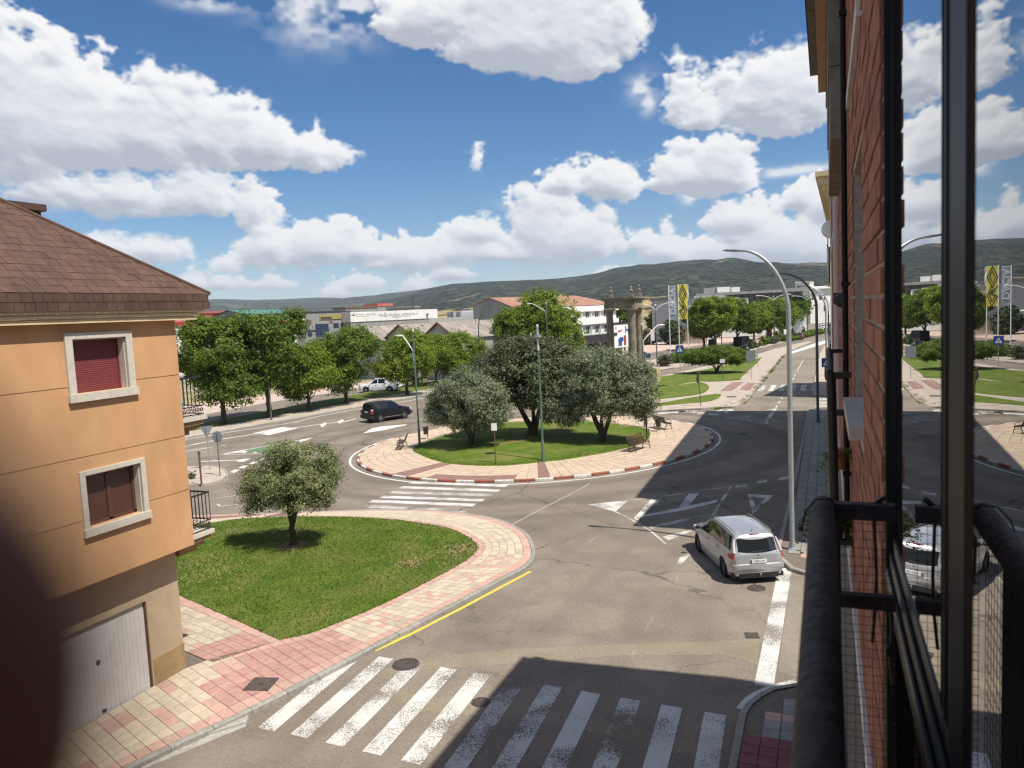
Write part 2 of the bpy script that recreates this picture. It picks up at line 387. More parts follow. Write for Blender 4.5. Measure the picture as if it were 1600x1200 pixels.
# cars
mat('car_silver', (0.4368, 0.4407, 0.4485), 0.30, metal=0.45, spec=0.5, coat=0.7)
mat('car_black', (0.007, 0.008, 0.011), 0.38, spec=0.3, coat=0.2)
mat('car_white', (0.78, 0.79, 0.80), 0.35, spec=0.5, coat=0.8)
mat('car_red', (0.32, 0.02, 0.02), 0.3, coat=0.8)
mat('car_blue', (0.10, 0.14, 0.17), 0.3, coat=0.8)
mat('car_maroon', (0.16, 0.05, 0.045), 0.3, coat=0.8)
mat('car_glass', (0.010, 0.013, 0.015), 0.03, spec=0.8)
mat('tyre_rubber', (0.016, 0.016, 0.017), 0.85)
mat('rim_alloy', (0.50, 0.51, 0.52), 0.3, metal=0.8)
mat('rim_dark', (0.13, 0.13, 0.135), 0.35, metal=0.7)
mat('lens_red', (0.34, 0.012, 0.018), 0.15, spec=0.6, coat=0.8)
mat('lens_pale', (0.62, 0.50, 0.50), 0.12, spec=0.6, coat=0.8)
mat('lens_clear', (0.55, 0.57, 0.60), 0.1, spec=0.7, coat=0.8)
mat('plate_white', (0.74, 0.74, 0.72), 0.5)
mat('plate_blue', (0.02, 0.06, 0.32), 0.5)
mat('chrome', (0.62, 0.62, 0.63), 0.15, metal=1.0)
# plants
def leaf(name, a, b, trans=0.25, rough=0.55, isl=0.34):
    return mat(name, a, rough, c2=b, vscale=1.1, isl=isl, trans=trans, spec=0.35, var=0.18)
leaf('leaf_olive', (0.235, 0.255, 0.105), (0.170, 0.200, 0.078), 0.28)
leaf('leaf_olive_grey', (0.235, 0.262, 0.150), (0.165, 0.198, 0.104), 0.28)
leaf('leaf_holm', (0.125, 0.140, 0.060), (0.080, 0.096, 0.040), 0.24)
leaf('leaf_bright', (0.215, 0.285, 0.021), (0.150, 0.222, 0.019), 0.48)
leaf('leaf_mid', (0.150, 0.218, 0.021), (0.108, 0.172, 0.018), 0.48)
leaf('leaf_yellow', (0.235, 0.245, 0.022), (0.155, 0.195, 0.022), 0.42)
leaf('leaf_dark', (0.045, 0.085, 0.022), (0.035, 0.068, 0.020), 0.22)
leaf('leaf_reddish', (0.165, 0.085, 0.035), (0.12, 0.10, 0.03), 0.2)
leaf('grass_blade', (0.112, 0.180, 0.020), (0.072, 0.128, 0.015), 0.3, isl=0.2)
mat('bark', (0.075, 0.058, 0.043), 0.95, var=0.3, vscale=6, bump=0.9, bscale=22, stretch=(1, 1, 0.3))
mat('bark_pale', (0.20, 0.17, 0.14), 0.95, var=0.3, vscale=6, bump=0.6, bscale=22, stretch=(1, 1, 0.3))
mat('cloth_black', (0.03, 0.03, 0.035), 0.9)
mat('cloth_pale', (0.42, 0.40, 0.40), 0.9)
mat('plastic_blue', (0.08, 0.28, 0.50), 0.5)
mat('net_black', (0.012, 0.012, 0.013), 0.7)
mat('cable_black', (0.014, 0.013, 0.013), 0.5)
mat('dry_blade', (0.32, 0.25, 0.11), 0.9, isl=0.3)
mat('finger_skin', (0.22, 0.085, 0.048), 0.6, var=0.15, vscale=300)
mat('finger_nail', (0.16, 0.07, 0.05), 0.3)

def grass_mat(name, a, b, dry, dryamt):
    m = bpy.data.materials.new(name); m.use_nodes = True
    t = m.node_tree; t.nodes.clear(); lk = t.links.new
    o = nn(t, 'ShaderNodeOutputMaterial'); bs = nn(t, 'ShaderNodeBsdfPrincipled'); lk(bs.outputs[0], o.inputs[0])
    bs.inputs['Roughness'].default_value = 0.9; bs.inputs['Specular IOR Level'].default_value = 0.15
    geo = nn(t, 'ShaderNodeNewGeometry')
    def noise(s, d=4, st=None):
        n = nn(t, 'ShaderNodeTexNoise'); n.inputs['Scale'].default_value = s; n.inputs['Detail'].default_value = d
        lk(geo.outputs['Position'], n.inputs['Vector']); return n.outputs[0]
    def rng_(v, lo_, hi_, a_=0, b_=1):
        r = nn(t, 'ShaderNodeMapRange'); r.inputs[1].default_value = lo_; r.inputs[2].default_value = hi_; r.inputs[3].default_value = a_; r.inputs[4].default_value = b_; lk(v, r.inputs[0]); return r.outputs[0]
    def mixc(f, x, y):
        q = nn(t, 'ShaderNodeMix', data_type='RGBA'); lk(f, q.inputs[0])
        for i, w in ((6, x), (7, y)):
            if isinstance(w, tuple): q.inputs[i].default_value = (*w, 1)
            else: lk(w, q.inputs[i])
        return q.outputs[2]
    c = mixc(rng_(noise(0.9, 6), 0.35, 0.65), a, b)
    c = mixc(rng_(noise(14, 4), 0.42, 0.72, 0, 0.55), c, tuple(x*0.55 for x in a))
    c = mixc(rng_(noise(30, 3), 0.5, 0.75, 0, 0.5), c, tuple(min(1, x*1.7) for x in b))
    c = mixc(rng_(noise(0.45, 5), 0.52-dryamt, 0.80-dryamt), c, dry)
    lk(c, bs.inputs['Base Color'])
    bp = nn(t, 'ShaderNodeBump'); bp.inputs['Strength'].default_value = 0.9; bp.inputs['Distance'].default_value = 0.05
    lk(noise(22, 5), bp.inputs['Height']); lk(bp.outputs[0], bs.inputs['Normal'])
    MATS[name] = m; return m
grass_mat('lawn', (0.074, 0.125, 0.013), (0.125, 0.176, 0.022), (0.20, 0.17, 0.06), 0.045)
grass_mat('lawn_far', (0.090, 0.135, 0.018), (0.130, 0.170, 0.027), (0.21, 0.19, 0.07), -0.02)
grass_mat('verge', (0.085, 0.125, 0.020), (0.12, 0.152, 0.030), (0.25, 0.21, 0.085), 0.0)

RC = (-18.2, 47.9)   # middle of the roundabout
def asphalt_mat(name, a, b, swirl=True, cracks=1.0):
    m = bpy.data.materials.new(name); m.use_nodes = True
    t = m.node_tree; t.nodes.clear(); lk = t.links.new
    o = nn(t, 'ShaderNodeOutputMaterial'); bs = nn(t, 'ShaderNodeBsdfPrincipled'); lk(bs.outputs[0], o.inputs[0])
    bs.inputs['Roughness'].default_value = 0.88; bs.inputs['Specular IOR Level'].default_value = 0.25
    geo = nn(t, 'ShaderNodeNewGeometry'); P = geo.outputs['Position']
    def noise(s, d=4, vec=None, w=None):
        n = nn(t, 'ShaderNodeTexNoise'); n.inputs['Scale'].default_value = s; n.inputs['Detail'].default_value = d
        lk(vec or P, n.inputs['Vector']); return n
    def mr(v, lo_, hi_, a_=0.0, b_=1.0):
        r = nn(t, 'ShaderNodeMapRange'); r.inputs[1].default_value = lo_; r.inputs[2].default_value = hi_; r.inputs[3].default_value = a_; r.inputs[4].default_value = b_; lk(v, r.inputs[0]); return r.outputs[0]
    def mth(op, x, y=None):
        q = nn(t, 'ShaderNodeMath', operation=op)
        for i, w in enumerate((x, y)):
            if w is None: continue
            if isinstance(w, (int, float)): q.inputs[i].default_value = w
            else: lk(w, q.inputs[i])
        return q.outputs[0]
    def mixc(f, x, y, bt='MIX'):
        q = nn(t, 'ShaderNodeMix', data_type='RGBA', blend_type=bt)
        if isinstance(f, (int, float)): q.inputs[0].default_value = f
        else: lk(f, q.inputs[0])
        for i, w in ((6, x), (7, y)):
            if isinstance(w, tuple): q.inputs[i].default_value = (*w, 1)
            else: lk(w, q.inputs[i])
        return q.outputs[2]
    c = mixc(mr(noise(0.16, 5).outputs[0], 0.38, 0.62), a, b)
    c = mixc(mr(noise(0.9, 7).outputs[0], 0.45, 0.70, 0, 0.55), c, tuple(x*0.66 for x in a))
    c = mixc(mr(noise(0.33, 6).outputs[0], 0.52, 0.70, 0, 0.6), c, tuple(min(1, x*1.22) for x in b))
    c = mixc(mr(noise(9, 3).outputs[0], 0.50, 0.70, 0, 0.40), c, tuple(x*0.62 for x in a))
    c = mixc(mr(noise(17, 3).outputs[0], 0.54, 0.72, 0, 0.50), c, tuple(min(1, x*1.55) for x in b))
    if swirl:
        sp = nn(t, 'ShaderNodeSeparateXYZ'); lk(P, sp.inputs[0])
        dx = mth('SUBTRACT', sp.outputs[0], RC[0]); dy = mth('SUBTRACT', sp.outputs[1], RC[1])
        r = mth('SQRT', mth('ADD', mth('MULTIPLY', dx, dx), mth('MULTIPLY', dy, dy)))
        r = mth('ADD', r, mth('MULTIPLY', mth('SUBTRACT', noise(0.25, 3).outputs[0], 0.5), 2.2))
        wv = mth('SINE', mth('MULTIPLY', r, 2.05))
        band = mth('MULTIPLY', mr(wv, -0.1, 1.0, 0, 0.62), mth('MULTIPLY', mr(r, 12.0, 13.2), mr(r, 22, 18.5)))
        c = mixc(band, c, tuple(x*0.62 for x in a))
        # polished wheel tracks along the street that leaves towards the camera
        x2 = mth('ADD', sp.outputs[0], mth('MULTIPLY', mth('SUBTRACT', noise(0.12, 2).outputs[0], 0.5), 2.0))
        w2 = mth('SINE', mth('MULTIPLY', x2, 3.4))
        c = mixc(mth('MULTIPLY', mr(w2, 0.2, 1, 0, 0.22), mr(r, 18, 22)), c, tuple(x*0.7 for x in a))
    # aggregate
    c = mixc(mr(noise(75, 2).outputs[0], 0.52, 0.72, 0, 0.38), c, tuple(min(1, x*1.75) for x in b))
    c = mixc(mr(noise(48, 2).outputs[0], 0.53, 0.75, 0, 0.45), c, tuple(x*0.45 for x in a))
    # cracks
    if cracks:
        dn = noise(1.6, 4); va = nn(t, 'ShaderNodeVectorMath', operation='SCALE'); lk(dn.outputs[1], va.inputs[0]); va.inputs['Scale'].default_value = 0.7
        vb = nn(t, 'ShaderNodeVectorMath', operation='ADD'); lk(P, vb.inputs[0]); lk(va.outputs[0], vb.inputs[1])
        def crack(scale, wdt, lo_, hi_, ns):
            vo = nn(t, 'ShaderNodeTexVoronoi', feature='DISTANCE_TO_EDGE'); vo.inputs['Scale'].default_value = scale; lk(vb.outputs[0], vo.inputs['Vector'])
            return mth('MULTIPLY', mr(vo.outputs['Distance'], wdt, wdt*0.25), mr(noise(ns, 3).outputs[0], lo_, hi_))
        c = mixc(mth('MULTIPLY', crack(0.15, 0.0065, 0.46, 0.55, 0.11), 0.65*cracks), c, (0.03, 0.027, 0.023))
        c = mixc(mth('MULTIPLY', crack(1.3, 0.045, 0.60, 0.68, 0.13), 0.6*cracks), c, (0.04, 0.035, 0.03))
        c = mixc(mth('MULTIPLY', mr(noise(0.13, 4).outputs[0], 0.56, 0.64), 0.35), c, tuple(x*0.6 for x in a))
    lk(c, bs.inputs['Base Color'])
    bp = nn(t, 'ShaderNodeBump'); bp.inputs['Strength'].default_value = 0.35; bp.inputs['Distance'].default_value = 0.012
    lk(noise(70, 3).outputs[0], bp.inputs['Height']); lk(bp.outputs[0], bs.inputs['Normal'])
    MATS[name] = m; return m
asphalt_mat('asphalt', (0.190, 0.157, 0.123), (0.238, 0.199, 0.157))
asphalt_mat('asphalt_far', (0.17, 0.155, 0.135), (0.20, 0.183, 0.158), swirl=False, cracks=0.0)
asphalt_mat('asphalt_dusty', (0.215, 0.183, 0.142), (0.255, 0.218, 0.172), swirl=False, cracks=0.7)
asphalt_mat('asphalt_patch', (0.225, 0.188, 0.132), (0.255, 0.213, 0.152), swirl=False, cracks=0.8)
asphalt_mat('tar_line', (0.37, 0.32, 0.26), (0.31, 0.265, 0.21), swirl=False, cracks=0.0)

def paint_mat(name, col, wear):
    """thermoplastic road paint, worn through to the asphalt in flakes"""
    m = bpy.data.materials.new(name); m.use_nodes = True
    t = m.node_tree; t.nodes.clear(); lk = t.links.new
    o = nn(t, 'ShaderNodeOutputMaterial'); bs = nn(t, 'ShaderNodeBsdfPrincipled')
    bs.inputs['Roughness'].default_value = 0.75; bs.inputs['Specular IOR Level'].default_value = 0.3
    geo = nn(t, 'ShaderNodeNewGeometry'); P = geo.outputs['Position']
    def noise(s, d):
        n = nn(t, 'ShaderNodeTexNoise'); n.inputs['Scale'].default_value = s; n.inputs['Detail'].default_value = d; lk(P, n.inputs['Vector']); return n.outputs[0]
    def mr(v, lo_, hi_, a_=0.0, b_=1.0):
        r = nn(t, 'ShaderNodeMapRange'); r.inputs[1].default_value = lo_; r.inputs[2].default_value = hi_; r.inputs[3].default_value = a_; r.inputs[4].default_value = b_; lk(v, r.inputs[0]); return r.outputs[0]
    q = nn(t, 'ShaderNodeMix', data_type='RGBA'); lk(mr(noise(1.2, 5), 0.35, 0.7), q.inputs[0]); q.inputs[6].default_value = (*col, 1); q.inputs[7].default_value = (*[x*0.82 for x in col], 1)
    lk(q.outputs[2], bs.inputs['Base Color'])
    add = nn(t, 'ShaderNodeMath', operation='ADD'); lk(noise(34, 5), add.inputs[0])
    m2 = nn(t, 'ShaderNodeMath', operation='MULTIPLY'); lk(noise(0.9, 3), m2.inputs[0]); m2.inputs[1].default_value = 0.9; lk(m2.outputs[0], add.inputs[1])
    f = mr(add.outputs[0], 1.22-wear, 1.30-wear)
    tr = nn(t, 'ShaderNodeBsdfTransparent'); ms = nn(t, 'ShaderNodeMixShader')
    lk(f, ms.inputs[0]); lk(bs.outputs[0], ms.inputs[1]); lk(tr.outputs[0], ms.inputs[2]); lk(ms.outputs[0], o.inputs[0])
    MATS[name] = m; return m
paint_mat('paint_white', (0.62, 0.60, 0.56), 0.22)
paint_mat('paint_fresh', (0.68, 0.67, 0.63), 0.10)
paint_mat('paint_worn', (0.62, 0.60, 0.55), 0.30)
paint_mat('paint_gone', (0.50, 0.45, 0.37), 0.46)

def glass_mat():
    m = bpy.data.materials.new('window_glass'); m.use_nodes = True
    t = m.node_tree; b = t.nodes['Principled BSDF']
    b.inputs['Base Color'].default_value = (0.012, 0.013, 0.015, 1); b.inputs['Roughness'].default_value = 0.0
    b.inputs['IOR'].default_value = 3.2; b.inputs['Specular IOR Level'].default_value = 0.5
    b.inputs['Coat Weight'].default_value = 1.0; b.inputs['Coat Roughness'].default_value = 0.0; b.inputs['Coat IOR'].default_value = 1.5
    MATS['window_glass'] = m
glass_mat()
def clear_mat():
    m = bpy.data.materials.new('pane_clear'); m.use_nodes = True
    t = m.node_tree; t.nodes.clear(); lk = t.links.new
    o = nn(t, 'ShaderNodeOutputMaterial'); a = nn(t, 'ShaderNodeBsdfTransparent'); a.inputs[0].default_value = (0.7, 0.68, 0.66, 1)
    b = nn(t, 'ShaderNodeBsdfGlossy'); b.inputs['Roughness'].default_value = 0.01
    f = nn(t, 'ShaderNodeFresnel'); f.inputs[0].default_value = 1.9
    s_ = nn(t, 'ShaderNodeMixShader'); lk(f.outputs[0], s_.inputs[0]); lk(a.outputs[0], s_.inputs[1]); lk(b.outputs[0], s_.inputs[2]); lk(s_.outputs[0], o.inputs[0])
    MATS['pane_clear'] = m
clear_mat()

# ------------------------------------------------------------------ mesh builder and scene bookkeeping
class MB:
    def __init__(s):
        s.v, s.f, s.m = [], [], []
    def add(s, vs, fs, mi=0):
        o = len(s.v); s.v += [tuple(p) for p in vs]; s.f += [tuple(i+o for i in f) for f in fs]; s.m += [mi]*len(fs); return s
    def box(s, x0, x1, y0, y1, z0, z1, mi=0):
        vs = [(x0, y0, z0), (x1, y0, z0), (x1, y1, z0), (x0, y1, z0), (x0, y0, z1), (x1, y0, z1), (x1, y1, z1), (x0, y1, z1)]
        return s.add(vs, [(0, 3, 2, 1), (4, 5, 6, 7), (0, 1, 5, 4), (1, 2, 6, 5), (2, 3, 7, 6), (3, 0, 4, 7)], mi)
    def prism(s, poly, z0, z1, mi=0, bottom=True):
        n = len(poly)
        a = sum(poly[i][0]*poly[(i+1) % n][1]-poly[(i+1) % n][0]*poly[i][1] for i in range(n))
        if a < 0: poly = poly[::-1]
        vs = [(p[0], p[1], z0) for p in poly]+[(p[0], p[1], z1) for p in poly]
        fs = [tuple(range(n, 2*n))]+[(i, (i+1) % n, n+(i+1) % n, n+i) for i in range(n)]
        if bottom: fs.append(tuple(range(n-1, -1, -1)))
        return s.add(vs, fs, mi)
    def sheet(s, poly, z, mi=0):
        n = len(poly)
        a = sum(poly[i][0]*poly[(i+1) % n][1]-poly[(i+1) % n][0]*poly[i][1] for i in range(n))
        if a < 0: poly = poly[::-1]
        return s.add([(p[0], p[1], z) for p in poly], [tuple(range(n))], mi)
    def tube(s, pts, r, n=8, mi=0, cap=True):
        pts = [Vector(p) for p in pts]; k = len(pts)
        rs = r if isinstance(r, (list, tuple)) else [r]*k
        vs, fs = [], []
        ref = None
        for i, p in enumerate(pts):
            d = (pts[min(i+1, k-1)]-pts[max(i-1, 0)])
            d = d.normalized() if d.length > 1e-9 else Vector((0, 0, 1))
            if ref is None:
                ref = Vector((1, 0, 0)) if abs(d.x) < 0.8 else Vector((0, 1, 0))
            a = (ref-d*ref.dot(d)).normalized(); b = d.cross(a); ref = a
            for j in range(n):
                t = 2*math.pi*j/n
                vs.append(p+(a*math.cos(t)+b*math.sin(t))*rs[i])
        for i in range(k-1):
            for j in range(n):
                fs.append((i*n+j, i*n+(j+1) % n, (i+1)*n+(j+1) % n, (i+1)*n+j))
        if cap:
            fs.append(tuple(range(n-1, -1, -1))); fs.append(tuple((k-1)*n+j for j in range(n)))
        return s.add(vs, fs, mi)
    def lathe(s, prof, n=16, c=(0, 0, 0), mi=0, axis='z', cap=True):
        vs, fs = [], []
        for (r, z) in prof:
            for j in range(n):
                t = 2*math.pi*j/n; a, b = r*math.cos(t), r*math.sin(t)
                p = (a, b, z) if axis == 'z' else ((z, a, b) if axis == 'x' else (b, z, a))
                vs.append((p[0]+c[0], p[1]+c[1], p[2]+c[2]))
        k = len(prof)
        for i in range(k-1):
            for j in range(n):
                fs.append((i*n+j, i*n+(j+1) % n, (i+1)*n+(j+1) % n, (i+1)*n+j))
        if cap:
            fs.append(tuple(range(n-1, -1, -1))); fs.append(tuple((k-1)*n+j for j in range(n)))
        return s.add(vs, fs, mi)
    def quad(s, a, b, c, d, mi=0): return s.add([a, b, c, d], [(0, 1, 2, 3)], mi)
    def ball(s, c, r, n=10, m=7, sc_=(1, 1, 1), mi=0):
        vs = [(c[0], c[1], c[2]+r*sc_[2])]; fs = []
        for i in range(1, m):
            ph = math.pi*i/m
            for j in range(n):
                t = 2*math.pi*j/n
                vs.append((c[0]+r*sc_[0]*math.sin(ph)*math.cos(t), c[1]+r*sc_[1]*math.sin(ph)*math.sin(t), c[2]+r*sc_[2]*math.cos(ph)))
        vs.append((c[0], c[1], c[2]-r*sc_[2])); e = len(vs)-1
        for j in range(n):
            fs.append((0, 1+j, 1+(j+1) % n)); fs.append((e, 1+(m-2)*n+(j+1) % n, 1+(m-2)*n+j))
        for i in range(m-2):
            for j in range(n):
                a = 1+i*n+j; b = 1+i*n+(j+1) % n
                fs.append((a, a+n, b+n, b))
        return s.add(vs, fs, mi)
    def mesh(s, name, mats, smooth=None):
        me = bpy.data.meshes.new(name)
        me.from_pydata(s.v, [], s.f)
        for m in (mats if isinstance(mats, (list, tuple)) else [mats]): me.materials.append(MATS[m])
        if any(s.m): me.polygons.foreach_set('material_index', s.m)
        if smooth is not None:
            me.polygons.foreach_set('use_smooth', [True]*len(me.polygons)); me.set_sharp_from_angle(angle=math.radians(smooth))
        me.update()
        return me
def obj(name, mb, mats, parent=None, loc=None, smooth=None, label=None):
    me = mb if isinstance(mb, bpy.types.Mesh) else mb.mesh(name, mats, smooth)
    o = bpy.data.objects.new(name, me); COL.objects.link(o)
    if parent is not None: o.parent = parent
    if loc is not None: o.location = loc
    if label: o['label'] = label
    return o
def tag(o, label, cat, group=None):
    o['label'] = label; o['category'] = cat
    if group: o['group'] = group
    return o
def thing(name, label, cat, loc=(0, 0, 0), rz=0.0, group=None):
    o = bpy.data.objects.new(name, None); COL.objects.link(o)
    o.empty_display_size = 0.2
    o.location = loc; o.rotation_euler = (0, 0, rz)
    return tag(o, label, cat, group)
def struct(name, mb, mats, parent=None, smooth=None):
    o = obj(name, mb, mats, parent, smooth=smooth)
    if parent is None: o['kind'] = 'structure'
    return o
def dup(root, loc, rz=None, label=None, group=None, scale=None):
    def cp(o, par):
        c = o.copy(); COL.objects.link(c)
        if par is not None: c.parent = par
        for ch in o.children: cp(ch, c)
        return c
    r = cp(root, None)
    r.location = loc
    if rz is not None: r.rotation_euler = (0, 0, rz)
    if scale is not None: r.scale = (scale,)*3 if isinstance(scale, (int, float)) else scale
    if label: r['label'] = label
    if group: r['group'] = group
    return r
CAMP = Vector((0, 0, CAM_H))
def pieces(name, cells, parent, limit=300, joint=0.012):
    """cells: (quad of four xyz points, thickness vector, material). The largest seen become objects, the rest one part."""
    def size(c):
        ctr = sum((Vector(p) for p in c[0]), Vector())/4
        d = ctr-CAMP
        if d.dot(W_) < 0.3: return 0
        x = F_PX*d.dot(R_)/d.dot(W_)+800; y = 600-F_PX*d.dot(U_)/d.dot(W_)
        k = 1.0 if (-40 < x < 1640 and -40 < y < 1240) else 0.001
        ar = (Vector(c[0][2])-Vector(c[0][0])).cross(Vector(c[0][3])-Vector(c[0][1]))
        return k*abs(ar.dot(d))/d.length**3
    order = sorted(range(len(cells)), key=lambda i: -size(cells[i]))
    rest = MB(); rm = []
    for rank, i in enumerate(order):
        q, th, m = cells[i]
        q = [Vector(p) for p in q]; ctr = sum(q, Vector())/4; th = Vector(th)
        q2 = []
        uu = (q[1]-q[0]+q[2]-q[3])/2; vv = (q[3]-q[0]+q[2]-q[1])/2
        ui = uu.normalized()*min(joint/2, uu.length*0.3); vi = vv.normalized()*min(joint/2, vv.length*0.3)
        q2 = [q[0]+ui+vi, q[1]-ui+vi, q[2]-ui-vi, q[3]+ui-vi]
        top = [p+th for p in q2]
        fs = [(0, 1, 2, 3), (4, 5, 1, 0), (5, 6, 2, 1), (6, 7, 3, 2), (7, 4, 0, 3)]
        if (top[1]-top[0]).cross(top[2]-top[0]).dot(th) < 0:
            fs = [f[::-1] for f in fs]
        if rank < limit:
            mb = MB(); mb.add([p-ctr for p in top+q2], fs)
            obj(name, mb, m, parent, loc=ctr)
        else:
            if m not in rm: rm.append(m)
            rest.add(top+q2, fs, rm.index(m))
    if rest.v:
        o = obj(name+'s', rest, rm, parent); o['kind'] = 'stuff'
    return len(order)
def resample(pts, n):
    pts = [Vector((p[0], p[1])) for p in pts]
    L_ = [0]
    for a, b in zip(pts, pts[1:]): L_.append(L_[-1]+(b-a).length)
    out_ = []
    for i in range(n):
        s = L_[-1]*i/(n-1)
        for k in range(len(L_)-1):
            if s <= L_[k+1]+1e-9:
                t = (s-L_[k])/max(1e-9, L_[k+1]-L_[k]); out_.append(pts[k].lerp(pts[k+1], t)); break
    return out_
def smooth_line(pts, n=6, closed=False):
    """Catmull-Rom through the points"""
    P = [Vector((p[0], p[1])) for p in pts]; out_ = []
    N = len(P)
    rngi = range(N if closed else N-1)
    for i in rngi:
        if closed: a, b, c, d = P[i-1], P[i], P[(i+1) % N], P[(i+2) % N]
        else: a, b, c, d = P[max(i-1, 0)], P[i], P[i+1], P[min(i+2, N-1)]
        for k in range(n):
            t = k/n
            out_.append(0.5*((2*b)+(c-a)*t+(2*a-5*b+4*c-d)*t*t+(3*b-a-3*c+d)*t**3))
    if not closed: out_.append(P[-1])
    return out_
def offset_line(pts, d, closed=False):
    """shift a polyline to its left by d"""
    N = len(pts); out_ = []
    for i in range(N):
        a = pts[i-1] if (i or closed) else pts[0]; b = pts[(i+1) % N] if (i < N-1 or closed) else pts[-1]
        t = (b-a).normalized(); out_.append(pts[i]+Vector((-t.y, t.x))*d)
    return out_
# ------------------------------------------------------------------ terrain and roads
KZ = 0.13
def G2(px, py, z=0.0):
    p = g(px, py, z); return Vector((p.x, p.y))
def pl(pts, z=0.0): return [G2(x, y, z) for x, y in pts]

mb = MB(); mb.lathe([(9000, -0.02), (0.01, -0.02)], n=96, cap=False); mb.f = [f[::-1] for f in mb.f]
struct('ground', mb, 'dry_earth')
mb = MB(); mb.sheet([(-75, -60), (16, -60), (16, 66), (16, 300), (-36, 300), (-38, 175), (-50, 150), (-57, 102), (-60, 88), (-60, 80), (-66, 66), (-75, 62)], 0.0)
struct('road', mb, 'asphalt')

def hill_strip(name, sil, az0, az1, dr0, dr1, seed, material, base_el=-0.15, back=1.0):
    """wooded ridge: silhouette given as survey pixels, laid out at its own distance"""
    pts = sorted(azel(*p) for p in sil)
    A = np.array([p[0] for p in pts]); E_ = np.array([p[1] for p in pts])
    na, nd = 420, 26
    azs = np.linspace(az0, az1, na)
    el0 = np.interp(azs, A, E_)
    r = np.random.default_rng(seed)
    rough = np.interp(azs, np.linspace(az0, az1, 300), r.normal(0, 0.018, 300))+np.interp(azs, np.linspace(az0, az1, 60), r.normal(0, 0.02, 60))
    Dr = np.interp(azs, [-42, 0], [dr0, dr1])
    mbb = MB(); vs = []
    gn = r.normal(0, 1, (60, 14))
    for j in range(nd+4):
        t = j/nd
        for i, a in enumerate(azs):
            D = Dr[i]*(0.42+0.58*t)
            H = CAM_H+math.tan(math.radians(el0[i]+rough[i]))*Dr[i]
            s = min(t, 1.0); s = s*s*(3-2*s)*0.75+0.25*s
            h = H*s if t <= 1 else H*(1-(t-1)*0.8)
            gx = (i/na)*58; gy = min(t, 1.0)*12; ix, iy = int(gx), int(gy); fx, fy = gx-ix, gy-iy
            q = (gn[ix, iy]*(1-fx)+gn[min(ix+1, 59), iy]*fx)*(1-fy)+(gn[ix, iy+1]*(1-fx)+gn[min(ix+1, 59), iy+1]*fx)*fy
            h += q*H*0.07*math.sin(math.pi*min(t, 1.0))
            if j == 0: h = -3
            vs.append((D*math.sin(math.radians(a)), D*math.cos(math.radians(a)), h))
    fs = [(j*na+i, j*na+i+1, (j+1)*na+i+1, (j+1)*na+i) for j in range(nd+3) for i in range(na-1)]
    mbb.add(vs, fs)
    o = struct(name, mbb, material, smooth=60)
    return o
def hill_mat(name, wood, scrub, clear, field, field_top):
    m = bpy.data.materials.new(name); m.use_nodes = True
    t = m.node_tree; t.nodes.clear(); lk = t.links.new
    o = nn(t, 'ShaderNodeOutputMaterial'); bs = nn(t, 'ShaderNodeBsdfPrincipled'); lk(bs.outputs[0], o.inputs[0])
    bs.inputs['Roughness'].default_value = 1.0; bs.inputs['Specular IOR Level'].default_value = 0.0
    geo = nn(t, 'ShaderNodeNewGeometry'); P = geo.outputs['Position']
    def noise(s, d=4):
        n = nn(t, 'ShaderNodeTexNoise'); n.inputs['Scale'].default_value = s; n.inputs['Detail'].default_value = d; lk(P, n.inputs['Vector']); return n.outputs[0]
    def mr(v, lo_, hi_, a_=0.0, b_=1.0):
        r = nn(t, 'ShaderNodeMapRange'); r.inputs[1].default_value = lo_; r.inputs[2].default_value = hi_; r.inputs[3].default_value = a_; r.inputs[4].default_value = b_; lk(v, r.inputs[0]); return r.outputs[0]
    def mth(op, x, y):
        q = nn(t, 'ShaderNodeMath', operation=op)
        for i, w in enumerate((x, y)):
            if isinstance(w, (int, float)): q.inputs[i].default_value = w
            else: lk(w, q.inputs[i])
        return q.outputs[0]
    def mixc(f, x, y):
        q = nn(t, 'ShaderNodeMix', data_type='RGBA'); lk(f, q.inputs[0])
        for i, w in ((6, x), (7, y)):
            if isinstance(w, tuple): q.inputs[i].default_value = (*w, 1)
            else: lk(w, q.inputs[i])
        return q.outputs[2]
    c = mixc(mr(noise(0.004, 6), 0.4, 0.6), wood, scrub)
    c = mixc(mr(noise(0.055, 4), 0.46, 0.56), tuple(x*0.22 for x in wood), c)
    c = mixc(mr(noise(0.022, 5), 0.54, 0.66, 0, 0.6), c, tuple(x*1.7 for x in scrub))
    c = mixc(mth('MULTIPLY', mr(noise(0.0045, 6), 0.60, 0.66), mr(noise(0.05, 3), 0.4, 0.6)), c, clear)
    sp = nn(t, 'ShaderNodeSeparateXYZ'); lk(P, sp.inputs[0])
    zz = mth('ADD', sp.outputs[2], mth('MULTIPLY', mth('SUBTRACT', noise(0.006, 4), 0.5), 30.0))
    ff = mth('MULTIPLY', mr(zz, field_top, field_top*0.75), mr(noise(0.012, 4), 0.38, 0.46))
    c = mixc(ff, c, mixc(mr(noise(0.008, 2), 0.4, 0.6), field, tuple(x*0.72 for x in field)))
    lk(c, bs.inputs['Base Color'])
    bp = nn(t, 'ShaderNodeBump'); bp.inputs['Strength'].default_value = 1.0; bp.inputs['Distance'].default_value = 7.0
    lk(noise(0.09, 3), bp.inputs['Height']); lk(bp.outputs[0], bs.inputs['Normal'])
    MATS[name] = m
hill_mat('hill_wood', (0.022, 0.033, 0.017), (0.040, 0.047, 0.023), (0.17, 0.14, 0.085), (0.40, 0.29, 0.13), 30.0)
hill_mat('hill_wood_far', (0.030, 0.044, 0.024), (0.048, 0.058, 0.030), (0.13, 0.12, 0.08), (0.30, 0.24, 0.13), 14.0)
